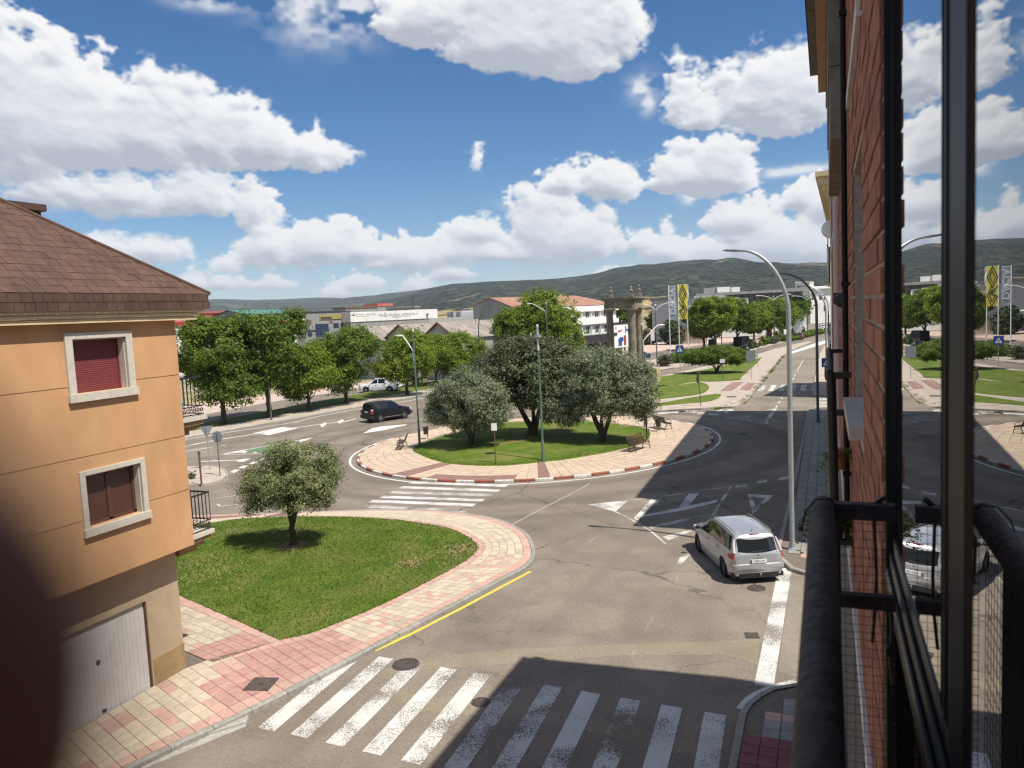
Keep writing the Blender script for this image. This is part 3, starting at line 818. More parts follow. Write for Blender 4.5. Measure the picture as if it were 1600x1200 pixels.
hill_strip('hills', [(-900, 500), (-200, 480), (335, 469), (400, 469), (480, 466), (560, 465), (620, 457), (680, 450), (760, 446), (900, 446), (1100, 450), (1400, 440), (2400, 330)], -100, 75, 5600, 4600, 3, 'hill_wood_far')
hill_strip('hills', [(-900, 560), (300, 520), (470, 506), (540, 484), (590, 472), (640, 462), (670, 452), (705, 445), (760, 441), (840, 437), (900, 433), (930, 429), (960, 420), (1000, 413), (1060, 410), (1100, 407), (1160, 409), (1230, 412), (1300, 412), (1420, 402), (1700, 380), (2400, 320)], -100, 75, 3600, 2500, 5, 'hill_wood')

# ---- roundabout island
ringpx = [(559.7, 719), (564, 706), (577.5, 698.7), (596, 690), (650.6, 675), (573.7, 732.5), (596, 740), (632, 745.6), (820, 749), (862, 745), (918, 741), (971, 734.4), (1019, 725), (1057, 716), (1086, 706), (1108, 692), (1115, 682), (1108, 674), (1088, 663), (1060, 657), (1044, 656)]
rp = np.array([G2(x, y, KZ)[:] for x, y in ringpx])
th = np.arctan2(rp[:, 1]-RC[1], rp[:, 0]-RC[0]); rr = np.hypot(rp[:, 0]-RC[0], rp[:, 1]-RC[1])
Am = np.c_[np.ones_like(th), np.cos(th), np.sin(th), np.cos(2*th), np.sin(2*th)]
cf = np.linalg.lstsq(Am, rr, rcond=None)[0]
def ring_r(t): return float(cf @ np.array([1, math.cos(t), math.sin(t), math.cos(2*t), math.sin(2*t)]))
def ringp(t, d=0.0): r = ring_r(t)+d; return Vector((RC[0]+r*math.cos(t), RC[1]+r*math.sin(t)))
NR = 120
angs = [2*math.pi*i/NR for i in range(NR)]
lawnc = smooth_line(pl([(648, 700), (658, 711), (700, 724), (775, 728), (848, 722), (900, 715.5), (968, 703), (1008, 690), (1014, 676), (1000, 668), (900, 658), (780, 662), (690, 682)], KZ), 8, True)
def lawn_r(t):
    best = None
    d = Vector((math.cos(t), math.sin(t))); c = Vector(RC)
    for a, b in zip(lawnc, lawnc[1:]+lawnc[:1]):
        a, b = a-c, b-c; den = d.x*(b.y-a.y)-d.y*(b.x-a.x)
        if abs(den) < 1e-9: continue
        s = (a.x*(b.y-a.y)-a.y*(b.x-a.x))/den; k = (a.x*d.y-a.y*d.x)/den
        if s > 0 and -1e-6 <= k <= 1+1e-6: best = s
    return best or 8.0
mb = MB(); mb.prism([ringp(t, -0.17) for t in angs], -0.01, KZ-0.03, bottom=False)
isl = struct('roundabout_island', mb, 'joint_light')
mb = MB()
NK = 72
KERB = []
for i in range(NK):
    t0, t1 = 2*math.pi*i/NK, 2*math.pi*(i+1)/NK
    m = MB(); e = 0.003
    q = []
    for k in range(3):
        t = t0+e+(t1-t0-2*e)*k/2
        q.append((ringp(t, -0.16), ringp(t, -0.02), ringp(t, 0.0)))
    vs = []; c = q[1][1]
    for a, b, d in q:
        vs += [(a.x-c.x, a.y-c.y, KZ), (b.x-c.x, b.y-c.y, KZ), (d.x-c.x, d.y-c.y, KZ-0.03), (d.x-c.x, d.y-c.y, -0.005), (a.x-c.x, a.y-c.y, -0.005)]
    fs = []
    for k in range(2):
        o = 5*k
        for j in range(4): fs.append((o+j, o+j+5, o+j+6, o+j+1))
    fs += [(0, 1, 2, 3, 4), (14, 13, 12, 11, 10)]
    m.add(vs, [f[::-1] for f in fs])
    obj('kerb_stone', m, 'kerb_red' if i % 2 else 'kerb_white', isl, loc=(c.x, c.y, 0))
def ang(px, py): p = G2(px, py, KZ); return math.atan2(p.y-RC[1], p.x-RC[0]) % (2*math.pi)
Z = lambda x, y: (540+x/5.333, 620+y/5.333)
aA, aB = ang(*Z(480, 655)), ang(*Z(1560, 680))
aC, aD = ang(*Z(640, 690)), ang(*Z(1400, 690))
cells = []
rows = 7
for i in range(NR):
    t0, t1 = angs[i], 2*math.pi*(i+1)/NR; tm = (t0+t1)/2
    R0, R1 = (lawn_r(t0), ring_r(t0)-0.17), (lawn_r(t1), ring_r(t1)-0.17)
    for j in range(rows):
        f0, f1 = j/rows, (j+1)/rows
        def pp(t, R, f): r = R[0]+(R[1]-R[0])*f; return (RC[0]+r*math.cos(t), RC[1]+r*math.sin(t), KZ-0.03)
        m = 'tile_ring'
        if aC <= tm <= aD and j >= 5: m = 'tile_maroon'
        if abs(tm-aA) < 0.05 or 0 <= tm-aB < 0.10: m = 'tile_maroon'
        cells.append(([pp(t0, R0, f0), pp(t1, R1, f0), pp(t1, R1, f1), pp(t0, R0, f1)], (0, 0, 0.03), m))
pieces('paving_tile', cells, isl, 280, 0.022)
mb = MB()
nl = len(lawnc)
lv = [(p.x, p.y, KZ-0.012) for p in lawnc]
for k, s in ((1, 0.93), (2, 0.7), (3, 0.35)):
    lv += [(RC[0]+(p.x-RC[0])*s, RC[1]+(p.y-RC[1])*s, KZ+0.04+0.07*k) for p in lawnc]
lv.append((RC[0], RC[1], KZ+0.3))
fs = [(k*nl+i, k*nl+(i+1) % nl, (k+1)*nl+(i+1) % nl, (k+1)*nl+i) for k in range(3) for i in range(nl)]+[(3*nl+i, 3*nl+(i+1) % nl, 4*nl) for i in range(nl)]
mb.add(lv, fs); ril = struct('roundabout_lawn', mb, 'lawn', smooth=60)

# ---- pavement and lawn in front of the orange building
kerbB = smooth_line([(-14.3, 2.0), (-13.6, 6.5)]+pl([(200, 1200), (370, 1120), (490, 1060), (585, 1010), (700, 950), (780, 907), (822, 885), (836, 868), (834, 850), (824, 832), (800, 818), (770, 808), (735, 802), (690, 797), (640, 795.5), (590, 795), (530, 797), (440, 799.5), (350, 803)], KZ)+[Vector((-31, 25.5))], 4)
lawnB = smooth_line(pl([(437, 1000), (470, 993), (500, 984), (600, 943), (700, 892), (733, 872), (745, 858), (742, 848), (722, 834), (690, 823), (640, 815), (600, 811), (560, 808.5), (500, 807.5), (440, 808), (370, 811.5), (300, 820)], KZ)+[Vector((-30, 24.2))], 4)
tip = lawnB[0]
lawn_left = [tip]+pl([(360, 965), (280, 930)], KZ)+[Vector((-24.5, 19.8)), Vector((-30, 21.6))]
left_path = [Vector((-14.75, 14.6)), Vector((-17, 15.2)), Vector((-20.6, 15.6)), Vector((-25, 16.2)), Vector((-30, 16.8))]
inner_low = [Vector((-15.25, 2.0)), Vector((-15.22, 8)), Vector((-15.22, 14.1)), Vector((-14.9, 14.9)), tip]
base = kerbB+[Vector((-31, 16)), Vector((-16, 14)), Vector((-15.25, 2))]
mb = MB(); mb.prism([p for p in offset_line(kerbB, 0.13)]+[Vector((-31, 14.0)), Vector((-16, 13.6)), Vector((-15.3, 2))], -0.01, KZ-0.03, bottom=False)
pav = struct('pavement', mb, 'joint')
lawn_poly = lawnB+lawn_left[::-1][:-1]
mb = MB(); mb.prism(lawn_poly, KZ-0.06, KZ+0.012, bottom=False)
# soft mound: subdivided sheet
law = struct('lawn', mb, 'lawn')
def kerb_line(line, parent, width=0.13, h=KZ, step=1.0, mats_=('kerb_grey',), side=1, limit=300, low=None):
    """kerb stones laid along a line; the road is on the right-hand side of it"""
    L_ = sum((b-a).length for a, b in zip(line, line[1:])); n = max(2, int(L_/step)+1)
    P = resample(line, n*2+1); Q = offset_line(P, width*side)
    for i in range(0, 2*n-1, 2):
        hh = h
        a = [P[i], P[i+1], P[i+2]]; b = [Q[i], Q[i+1], Q[i+2]]
        d0 = (a[1]-a[0]).normalized()*0.006; a[0] = a[0]+d0; b[0] = b[0]+d0; a[2] = a[2]-d0; b[2] = b[2]-d0
        if low: hh = low((a[1].x, a[1].y))
        c = a[1]; vs = []
        for p, q in zip(a, b):
            p2 = p.lerp(q, 0.18)
            vs += [(q.x-c.x, q.y-c.y, hh), (p2.x-c.x, p2.y-c.y, hh), (p.x-c.x, p.y-c.y, hh-0.025), (p.x-c.x, p.y-c.y, -0.005), (q.x-c.x, q.y-c.y, -0.005)]
        fs = [(5*k+j, 5*k+j+1, 5*k+j+6, 5*k+j+5) for k in range(2) for j in range(4)]+[(4, 3, 2, 1, 0), (10, 11, 12, 13, 14)]
        if side < 0: fs = [f[::-1] for f in fs]
        m = MB(); m.add(vs, fs)
        o = obj('kerb_stone', m, mats_[(i//2) % len(mats_)], parent, loc=(c.x, c.y, 0))
def ramp_low(p):   # dropped kerb at the crossing
    y = p[1]
    return KZ if (y < 11.6 or y > 17.3) else (0.045 if 12.6 < y < 16.2 else 0.085)
kerb_line(kerbB, pav, 0.14, KZ, 0.95, side=1, low=lambda p: KZ if p[0] < -14 or p[1] > 20 else KZ)
# ribbon of tiles between two lines
def ribbon(inner, outer, step, nj, zt, colour, th=0.03):
    L_ = sum((b-a).length for a, b in zip(outer, outer[1:])); n = max(3, int(L_/step))
    I, O = resample(inner, n+1), resample(outer, n+1); cs = []
    for i in range(n):
        for j in range(nj):
            def pp(k, f): p = I[k].lerp(O[k], f); return (p.x, p.y, zt-th)
            cs.append(([pp(i, j/nj), pp(i+1, j/nj), pp(i+1, (j+1)/nj), pp(i, (j+1)/nj)], (0, 0, th), colour(i, j, n, nj)))
    return cs
ko = offset_line(kerbB, 0.15)
def nearest(line, p): return min(range(len(line)), key=lambda k: (line[k]-p).length)
i_tip = nearest(ko, Vector((-11.75, 15.3)))
i_far = nearest(ko, Vector((-25, 27.3)))
tt = resample(ko[i_tip:], 200)
def colB(i, j, n, nj):
    if j == 0 or j == nj-1: return 'tile_pink'
    if i < 5: return 'tile_red' if (i, j) not in ((4, 3), (3, 2), (4, 5)) else 'tile_pink'
    if i < 33:
        if i == 27: return 'tile_pink'
        k = i % 7
        if (k == 1 and j in (2, 4)) or (k == 2 and j in (3,)) or (k == 3 and j in (2, 4)): return 'tile_pink'
        return 'tile_old' if rng.random() < 0.3 else 'tile_cream'
    if 79 <= i <= 82: return 'tile_maroon'
    if 85 <= i <= 112 and j >= 4: return 'tile_maroon'
    return 'tile_cream'
cells = ribbon(lawnB, ko[i_tip:], 0.31, 7, KZ, colB)
def colL(i, j, n, nj):
    y = 2+i*0.31
    if j == nj-1: return 'tile_pink'
    if y > 12.6 and j >= nj-5: return 'tile_red'
    if y > 14.0: return 'tile_red' if j % 3 else 'tile_pink'
    k = i % 9
    if (k in (1, 2) and j in (1, 2)) or (k == 4 and j in (3, 4, 5)) or (k == 6 and j in (0, 1)) or (k == 7 and j in (5, 6)): return 'tile_pink'
    return 'tile_cream'
lowout = ko[:i_tip+1]
cells += ribbon(inner_low, lowout, 0.31, 8, KZ, colL)
def colP(i, j, n, nj):
    if j == nj-1: return 'tile_pink'
    if i < 4: return 'tile_red'
    return 'tile_old' if (i+j) % 5 else 'tile_pink' if i % 4 == 0 else 'tile_old'
cells += ribbon(left_path, lawn_left, 0.34, 7, KZ, colP)
pieces('paving_tile', cells, pav, 300, 0.012)
# grooves of the red warning tiles
mb = MB()
for q, th_, m in cells:
    if m != 'tile_red': continue
    a, b, c, d = [Vector(p) for p in q]; up = Vector((0, 0, 0.0335))
    for k in range(5):
        f0, f1 = (k+0.22)/5, (k+0.62)/5
        e = 0.05
        p0, p1 = a.lerp(b, e), d.lerp(c, e); p2, p3 = a.lerp(b, 1-e), d.lerp(c, 1-e)
        mb.quad(p0.lerp(p1, f0)+up, p2.lerp(p3, f0)+up, p2.lerp(p3, f1)+up, p0.lerp(p1, f1)+up)
o = obj('tactile_rib', mb, 'tile_pink', pav); o['kind'] = 'stuff'
# yellowish mortar filler of the gutter at the crossing
mb = MB(); mb.sheet(pl([(228, 1200), (384, 1135), (388, 1120), (372, 1114), (300, 1143), (215, 1182), (190, 1200)], 0.006), 0.006)
struct('gutter_apron', mb, 'concrete')
mb = MB(); mb.prism(pl([(260, 1166), (384, 1128), (389, 1120), (380, 1113), (368, 1113), (240, 1163), (210, 1185)], 0.05), 0.0, 0.055, bottom=False)
struct('concrete_ramp', mb, 'concrete')

# grass blades: ragged edge and nap of the near lawn and the island
def in_poly(p, poly):
    x, y = p; c = False; n = len(poly)
    for i in range(n):
        a, b = poly[i], poly[(i+1) % n]
        if (a[1] > y) != (b[1] > y) and x < (b[0]-a[0])*(y-a[1])/(b[1]-a[1])+a[0]: c = not c
    return c
def blades(name, poly, n, hgt, z, parent, mound=None):
    P = np.array([p[:2] for p in poly]); lo_, hi_ = P.min(0), P.max(0)
    Q = []
    pin = np.zeros(0, bool)
    X = rng.uniform(lo_, hi_, (n*2, 2)); ins = np.zeros(len(X), bool)
    x, y = X[:, 0], X[:, 1]
    for i in range(len(P)):
        a, b = P[i], P[(i+1) % len(P)]
        if a[1] == b[1]: continue
        ins ^= ((a[1] > y) != (b[1] > y)) & (x < (b[0]-a[0])*(y-a[1])/(b[1]-a[1])+a[0])
    X = X[ins][:n]; k = len(X)
    edge = []
    for i in range(len(P)):
        a, b = P[i], P[(i+1) % len(P)]; m = int(np.hypot(*(b-a))*26)
        if m: edge.append(a+(b-a)*rng.random((m, 1))+rng.normal(0, 0.025, (m, 2)))
    X = np.vstack([X]+edge); k = len(X)
    a = rng.uniform(0, 2*math.pi, k); hh = hgt*rng.uniform(0.5, 1.2, k); w = 0.018*rng.uniform(0.7, 1.5, k)
    zb = np.full(k, z) if mound is None else np.array([mound(p) for p in X])
    v = np.zeros((k, 3, 3), np.float32)
    v[:, 0, 0] = X[:, 0]-np.cos(a)*w; v[:, 0, 1] = X[:, 1]-np.sin(a)*w; v[:, 0, 2] = zb
    v[:, 1, 0] = X[:, 0]+np.cos(a)*w; v[:, 1, 1] = X[:, 1]+np.sin(a)*w; v[:, 1, 2] = zb
    ln = rng.normal(0, 0.6, (k, 2))
    v[:, 2, 0] = X[:, 0]+ln[:, 0]*hh; v[:, 2, 1] = X[:, 1]+ln[:, 1]*hh; v[:, 2, 2] = zb+hh
    o = np_mesh(name, v.reshape(-1, 3), 3, 'grass_blade', parent); o['kind'] = 'stuff'
    return o
def np_mesh(name, verts, k, material, parent=None, loc=None):
    """faces of k vertices each, all separate"""
    n = len(verts)//k
    me = bpy.data.meshes.new(name)
    me.vertices.add(len(verts)); me.vertices.foreach_set('co', np.asarray(verts, np.float32).ravel())
    me.loops.add(n*k); me.loops.foreach_set('vertex_index', np.arange(n*k, dtype=np.int32))
    me.polygons.add(n); me.polygons.foreach_set('loop_start', np.arange(0, n*k, k, dtype=np.int32))
    me.materials.append(MATS[material]); me.update(calc_edges=True); me.validate()
    o = bpy.data.objects.new(name, me); COL.objects.link(o)
    if parent is not None: o.parent = parent
    if loc is not None: o.location = loc
    return o
blades('grass_blades', lawn_poly, 60000, 0.05, KZ+0.005, law)
blades('grass_blades', lawnc, 30000, 0.06, KZ, ril, lambda p: KZ+0.05+0.22*max(0, 1-math.hypot(p[0]-RC[0], p[1]-RC[1])/8.5))

# ---- splitter island with the two signs, painted green nose
spl = smooth_line([(-43, 36.5), (-39.5, 36.9)]+pl([(294, 728), (325, 727), (343, 729.5), (353, 734), (357, 741), (350, 748), (332, 754), (294, 757)], KZ)+[Vector((-38, 31.5)), Vector((-43, 31.5))], 4)
mb = MB(); mb.prism(offset_line(spl, -0.12) if False else spl, -0.01, KZ-0.004, bottom=False)
s_i = struct('traffic_island', mb, 'pave_pale')
kerb_line(spl[::-1], s_i, 0.14, KZ, 1.0, side=1)
Y = lambda x, y: (260+x/5, 660+y/5)
mb = MB(); mb.sheet(pl([Y(625, 222), Y(700, 207), Y(900, 165), Y(950, 168), Y(880, 222), Y(830, 238), Y(700, 232)], 0.006), 0.006)
struct('green_road_marking', mb, 'artificial_green')

# ---- left arm: kerbside strips
S = dict(e0=[(290, 683), (420, 660), (560, 635), (660, 617), (720, 606)], e1=[(290, 675), (400, 655.5), (560, 626), (660, 609.5), (722, 599)],
         e2=[(310, 662), (420, 642), (560, 615.5), (640, 602), (722, 588)], e3=[(320, 647), (420, 628.5), (520, 613), (600, 601), (722, 583)])
E0 = [Vector((-49.5, 33))]+pl(S['e0'], KZ)+[Vector((-38.5, 112)), Vector((-37, 150))]
E1 = [Vector((-52.5, 33))]+pl(S['e1'], KZ)+[Vector((-42.0, 112)), Vector((-40, 150))]
E2 = [Vector((-55.0, 33))]+pl(S['e2'], KZ)+[Vector((-46.5, 112)), Vector((-42.5, 150))]
mb = MB(); mb.prism(E0+E1[::-1], -0.01, KZ, bottom=False); st = struct('pavement', mb, 'pave_pale')
kerb_line(offset_line(E0, -0.15)[::-1], st, 0.14, KZ+0.003, 1.6, side=-1)
mb = MB(); mb.prism(E1+E2[::-1], -0.01, KZ+0.008, bottom=False); vg = struct('grass_verge', mb, 'verge')
kerb_line(E2, vg, 0.13, KZ+0.02, 1.6, side=1)
E3 = [Vector((-61, 33))]+pl([(320, 647), (420, 628.5), (520, 613), (600, 601)], KZ)+[Vector((-51.5, 99)), Vector((-49, 120)), Vector((-46, 150))]
E4 = [Vector((-69, 33)), Vector((-68, 69)), Vector((-62.5, 80)), Vector((-61, 89)), Vector((-57, 98)), Vector((-55, 120)), Vector((-52, 150))]
mb = MB(); mb.prism(E3+E4[::-1], -0.01, KZ, bottom=False); pv = struct('pavement', mb, 'pave_pink')
kerb_line(offset_line(E3, -0.15)[::-1], pv, 0.14, KZ+0.003, 1.8, side=-1)
mb = MB()
for k in range(40):    # joints of the pale slabs
    y = 40+k*2.0
    a = resample(E3, 80)[k*2]; b = resample(E4, 80)[k*2]
    d = (b-a).normalized(); n_ = Vector((-d.y, d.x))*0.06
    mb.quad((a.x-n_.x, a.y-n_.y, KZ+0.004), (b.x-n_.x, b.y-n_.y, KZ+0.004), (b.x+n_.x, b.y+n_.y, KZ+0.004), (a.x+n_.x, a.y+n_.y, KZ+0.004))
struct('slab_joint', mb, 'pave_pale', pv)

# ---- far right: pavement island with lawns
P1 = pl([(985, 646), (1030, 641), (1100, 637.5), (1150, 634.5), (1166, 626), (1172, 620), (1203, 580), (1222, 556), (1240, 546), (1270, 534), (1262, 533), (1210, 545), (1185, 553), (1150, 562), (1085, 576), (1030, 588), (985, 598)], KZ)
mb = MB(); mb.prism(P1, -0.01, KZ, bottom=False); p1 = struct('pavement', mb, 'pave_pale')
kerb_line(P1[:10], p1, 0.16, KZ+0.004, 1.8, side=1)
for nm, pts in (('lawn', [(960, 612), (1000, 602), (1028, 590), (1060, 585), (1110, 576), (1180, 561.5), (1190, 557.5), (1184, 566), (1160, 588), (1153, 594), (1110, 596.5), (1090, 596), (1060, 601), (1020, 606)]),
                ('lawn', [(985, 606), (1060, 602), (1092, 597.5), (1106, 602), (1107, 608), (1096, 615), (1064, 620), (985, 626)]),
                ('lawn', [(990, 634), (1030, 630.5), (1090, 620), (1126, 616), (1112, 626.5), (1060, 631.5), (1000, 637)])):
    mb = MB(); mb.prism(smooth_line(pl(pts, KZ), 3, True), KZ-0.05, KZ+0.05, bottom=False); struct(nm, mb, 'lawn_far')
for pts in ([(1125, 611), (1145, 597), (1163, 597), (1143, 611)], [(1155, 609), (1168, 598), (1181, 598), (1171, 610)]):
    mb = MB(); mb.sheet(pl(pts, KZ+0.004), KZ+0.004); struct('maroon_paving', mb, 'tile_maroon')
# joints of the pale slabs on this island
mb = MB()
def strip(a, b, w, z):
    d = (b-a).normalized(); n_ = Vector((-d.y, d.x))*w/2
    return [(a.x-n_.x, a.y-n_.y, z), (b.x-n_.x, b.y-n_.y, z), (b.x+n_.x, b.y+n_.y, z), (a.x+n_.x, a.y+n_.y, z)]
A0, A1 = G2(1150, 633, KZ), G2(1222, 557, KZ); B0, B1 = G2(1090, 634, KZ), G2(1192, 557, KZ)
for k in range(1, 26): mb.quad(*strip(A0.lerp(A1, k/26), B0.lerp(B1, k/26), 0.10, KZ+0.005))
for k in range(1, 4): mb.quad(*strip(A0.lerp(B0, k/4), A1.lerp(B1, k/4), 0.05, KZ+0.005))
struct('slab_joint', mb, 'pave_pink', p1)
# far median with planting, and the pavement beyond
M2a = pl([(985, 586), (1020, 580), (1060, 573), (1130, 560), (1170, 548.5), (1230, 533.5), (1290, 519)], KZ)
M2b = pl([(985, 567), (1020, 562), (1100, 551.5), (1150, 543), (1230, 526.5), (1290, 513)], KZ)
mb = MB(); mb.prism(M2a+M2b[::-1], -0.01, KZ, bottom=False); m2 = struct('median_strip', mb, 'pave_pale')
kerb_line(M2a, m2, 0.16, KZ+0.006, 2.4, side=1)
mb = MB(); mb.prism(pl([(860, 592), (940, 572), (1000, 553), (1100, 537.5), (1185, 530), (1190, 526), (1000, 534), (930, 546), (850, 572)], KZ), -0.01, KZ, bottom=False)
struct('pavement', mb, 'pave_pink')

# ---- right-hand pavements
sideK = smooth_line([(16, 24.9), (6, 24.95), (1.2, 25.1)]+pl([(1250, 892), (1225, 878), (1212, 862)], KZ)+[Vector((-1.66, 29.5)), Vector((-1.6, 35)), Vector((-1.5, 45)), Vector((-1.45, 60)), Vector((-1.4, 63)), Vector((-1.0, 64.6)), Vector((0.5, 65.2)), Vector((16, 65.4))], 4)
mb = MB(); mb.prism(offset_line(sideK, -0.13)+[Vector((16, 66))][:0], -0.01, KZ-0.03, bottom=False)
sp = struct('pavement', mb, 'joint')
kerb_line(sideK, sp, 0.15, KZ, 1.0, side=-1)
cells = []
for i in range(95):
    for j in range(4):
        x0, y0 = -1.30+j*0.40, 25.9+i*0.40
        if y0 < 27.0 and x0 < -1.1+(27.0-y0)*0.5: continue
        m = 'tile_pink' if 26.2 < y0 < 26.9 else ('tile_grey')
        cells.append(([(x0, y0, KZ-0.03), (x0+0.4, y0, KZ-0.03), (x0+0.4, y0+0.4, KZ-0.03), (x0, y0+0.4, KZ-0.03)], (0, 0, 0.03), m))
pieces('paving_tile', cells, sp, 200, 0.02)
nearK = smooth_line([(-2.1, -20), (-1.95, 0), (-1.85, 8), (-1.78, 14)]+pl([(1155, 1110), (1165, 1097), (1180, 1085), (1225, 1070)], KZ)+[Vector((1.4, 18.1)), Vector((16, 18.3))], 4)
mb = MB(); mb.prism(offset_line(nearK, -0.13)+[Vector((16, -20))], -0.01, KZ-0.03, bottom=False)
npv = struct('pavement', mb, 'joint')
kerb_line(nearK, npv, 0.15, KZ, 1.0, side=-1, mats_=('kerb_grey',))
cells = []
for i in range(46):
    for j in range(6):
        x0, y0 = -1.62+j*0.34, 3.6+i*0.34
        if y0 > 15.0 and x0 < -1.62+(y0-15.0)*0.40: continue
        if y0 > 16.9: continue
        m = 'tile_wine' if y0 < 15.0 else ('tile_pink' if 15.7 < y0 < 16.1 else 'tile_grey')
        cells.append(([(x0, y0, KZ-0.03), (x0+0.34, y0, KZ-0.03), (x0+0.34, y0+0.34, KZ-0.03), (x0, y0+0.34, KZ-0.03)], (0, 0, 0.03), m))
pieces('paving_tile', cells, npv, 240, 0.018)
# side street surface and far street surface
mb = MB(); mb.sheet([(-1.15, 18.4), (-0.5, 18.0), (16, 18.5), (16, 24.7), (-0.3, 25.0), (-1.1, 25.6)], 0.004); struct('side_street', mb, 'asphalt_dusty')
mb = MB(); mb.sheet([(-7.0, 66.5), (-1.6, 66.5), (-1.0, 66), (16, 66), (16, 73), (-0.9, 73.5), (-1.3, 90), (-1.2, 130), (0.5, 190), (-2.4, 190), (-6.2, 130), (-6.6, 90)], 0.004); struct('far_street', mb, 'asphalt_dusty')
far_s = [(-1.2, 73.6), (-1.25, 90), (-1.0, 130), (0.4, 180), (3.4, 180), (2.0, 120), (1.2, 73.6)]
mb = MB(); mb.prism(far_s, -0.01, KZ, bottom=False); struct('pavement', mb, 'pave_pale')
# trench patches across the near road
mb = MB(); Q = lambda x, y: (660+x/3.2, 1000+y/3.2)
mb.sheet(pl([(598, 1046), (655, 1032), Q(120, 75), Q(500, 45), Q(1000, 20), Q(1500, 5), (1185, 998), (1186, 1040), Q(1530, 75), Q(1000, 75), Q(600, 105), Q(200, 135), (660, 1046), (612, 1056)], 0.002), 0.002)
struct('asphalt_patch', mb, 'asphalt_patch')
mb = MB()
mb.sheet(pl([(622, 1078), (672, 1090), Q(410, 285), Q(640, 355), Q(900, 400), Q(1200, 470), Q(1500, 560), Q(1490, 600), Q(1180, 550), Q(880, 460), Q(560, 395), Q(150, 370), (650, 1112), (616, 1094)], 0.0022), 0.0022)
struct('asphalt_patch', mb, 'asphalt_patch')
# sealed joints (pale tar lines) of the asphalt
def line_mark(name, pts, w, material, z=0.004, parent=None):
    P = [p if isinstance(p, Vector) else G2(*p) for p in pts]
    a, b = offset_line(P, w/2), offset_line(P, -w/2)
    mb = MB()
    vs = [(p.x, p.y, z) for p in b]+[(p.x, p.y, z) for p in a]; n = len(P)
    mb.add(vs, [(i, i+1, n+i+1, n+i) for i in range(n-1)])
    return struct(name, mb, material, parent)
C9 = lambda x, y: (900+x/4, 700+y/4)
line_mark('road_joint', smooth_line(pl([(1092, 822), (1072, 850), (1060, 872), (1061, 895), C9(600, 880), C9(560, 930), C9(520, 1000), C9(470, 1070), C9(410, 1180), (990, 1020), (970, 1055), (945, 1110), (900, 1170)]), 3), 0.075, 'paint_gone', 0.0035)
line_mark('road_joint', smooth_line(pl([C9(30, 620), C9(150, 540), C9(260, 450), C9(340, 380), C9(400, 320), C9(430, 270), C9(470, 225)]), 3), 0.045, 'paint_gone', 0.0035)
line_mark('road_joint', smooth_line(pl([(800, 820), (850, 793), (880, 778), (905, 765), (922, 755)]), 3), 0.09, 'tar_line', 0.0035)

# ---- painted markings
def crosswalk(stripes, material='paint_white'):
    root = bpy.data.objects.new('crosswalk', None); COL.objects.link(root); root['kind'] = 'structure'
    for i, q in enumerate(stripes):
        mb = MB(); mb.sheet(q, 0.008); obj('stripe', mb, material if isinstance(material, str) else material[i % len(material)], root)
    return root
U0, U9 = G2(592, 1026), G2(1100.6, 1112.5)
Lw = G2(453.3, 1148)-U0
stp = (U9-U0)/9; wd = stp*0.49
st_ = []
for i in range(-1, 11):
    a = U0+stp*i; l = Lw
    if i == -1:
        continue
    st_.append([a, a+wd, a+wd+Lw, a+Lw])
# the first stripe is half covered by the kerb ramp
l_ = G2(402.7, 1137.3)
st_.insert(0, [l_, l_+wd, l_+wd-Lw*0.90, l_-Lw*0.62])
crosswalk(st_, ['paint_white', 'paint_white', 'paint_worn'])
mbx = []
for (lx, ly, rx, ry) in [(540, 714, 1345, 743), (460, 754, 1282, 783), (380, 796, 1222, 822), (298, 834, 1152, 863), (212, 869, 1076, 904), (142, 910, 1012, 953)]:
    a, b = G2(*Z(lx, ly)), G2(*Z(rx, ry)); mbx.append([Vector(v[:2]) for v in strip(a, b, 0.50, 0)])
crosswalk(mbx, ['paint_white', 'paint_white', 'paint_worn'])
mbx = []
for k in range(6):
    x = -6.1+k*0.98; mbx.append([Vector((x-0.25, 78.5)), Vector((x+0.25, 78.5)), Vector((x+0.28, 84)), Vector((x-0.22, 84))])
crosswalk(mbx, 'paint_white')
mbx = []
for k in range(7):
    y = 66.2+k*1.0; mbx.append([Vector((-0.9, y)), Vector((1.8, y)), Vector((1.8, y+0.5)), Vector((-0.9, y+0.5))])
crosswalk(mbx, 'paint_white')
line_mark('edge_line', [ringp(t, 0.42) for t in [a_*math.pi/90 for a_ in range(0, 181)]], 0.14, 'paint_fresh')
line_mark('yellow_line', [(584, 1017.5), (640, 992), (720, 951), (780, 919), (829, 893)], 0.13, 'paint_yellow')
line_mark('wide_edge_line', [(1227, 888), (1193.5, 1072)], 0.42, 'paint_white', 0.006)
line_mark('edge_line', smooth_line(pl([(1156, 1108), (1172, 1090), (1200, 1076), (1245, 1064)]), 3), 0.16, 'paint_white', 0.0045)
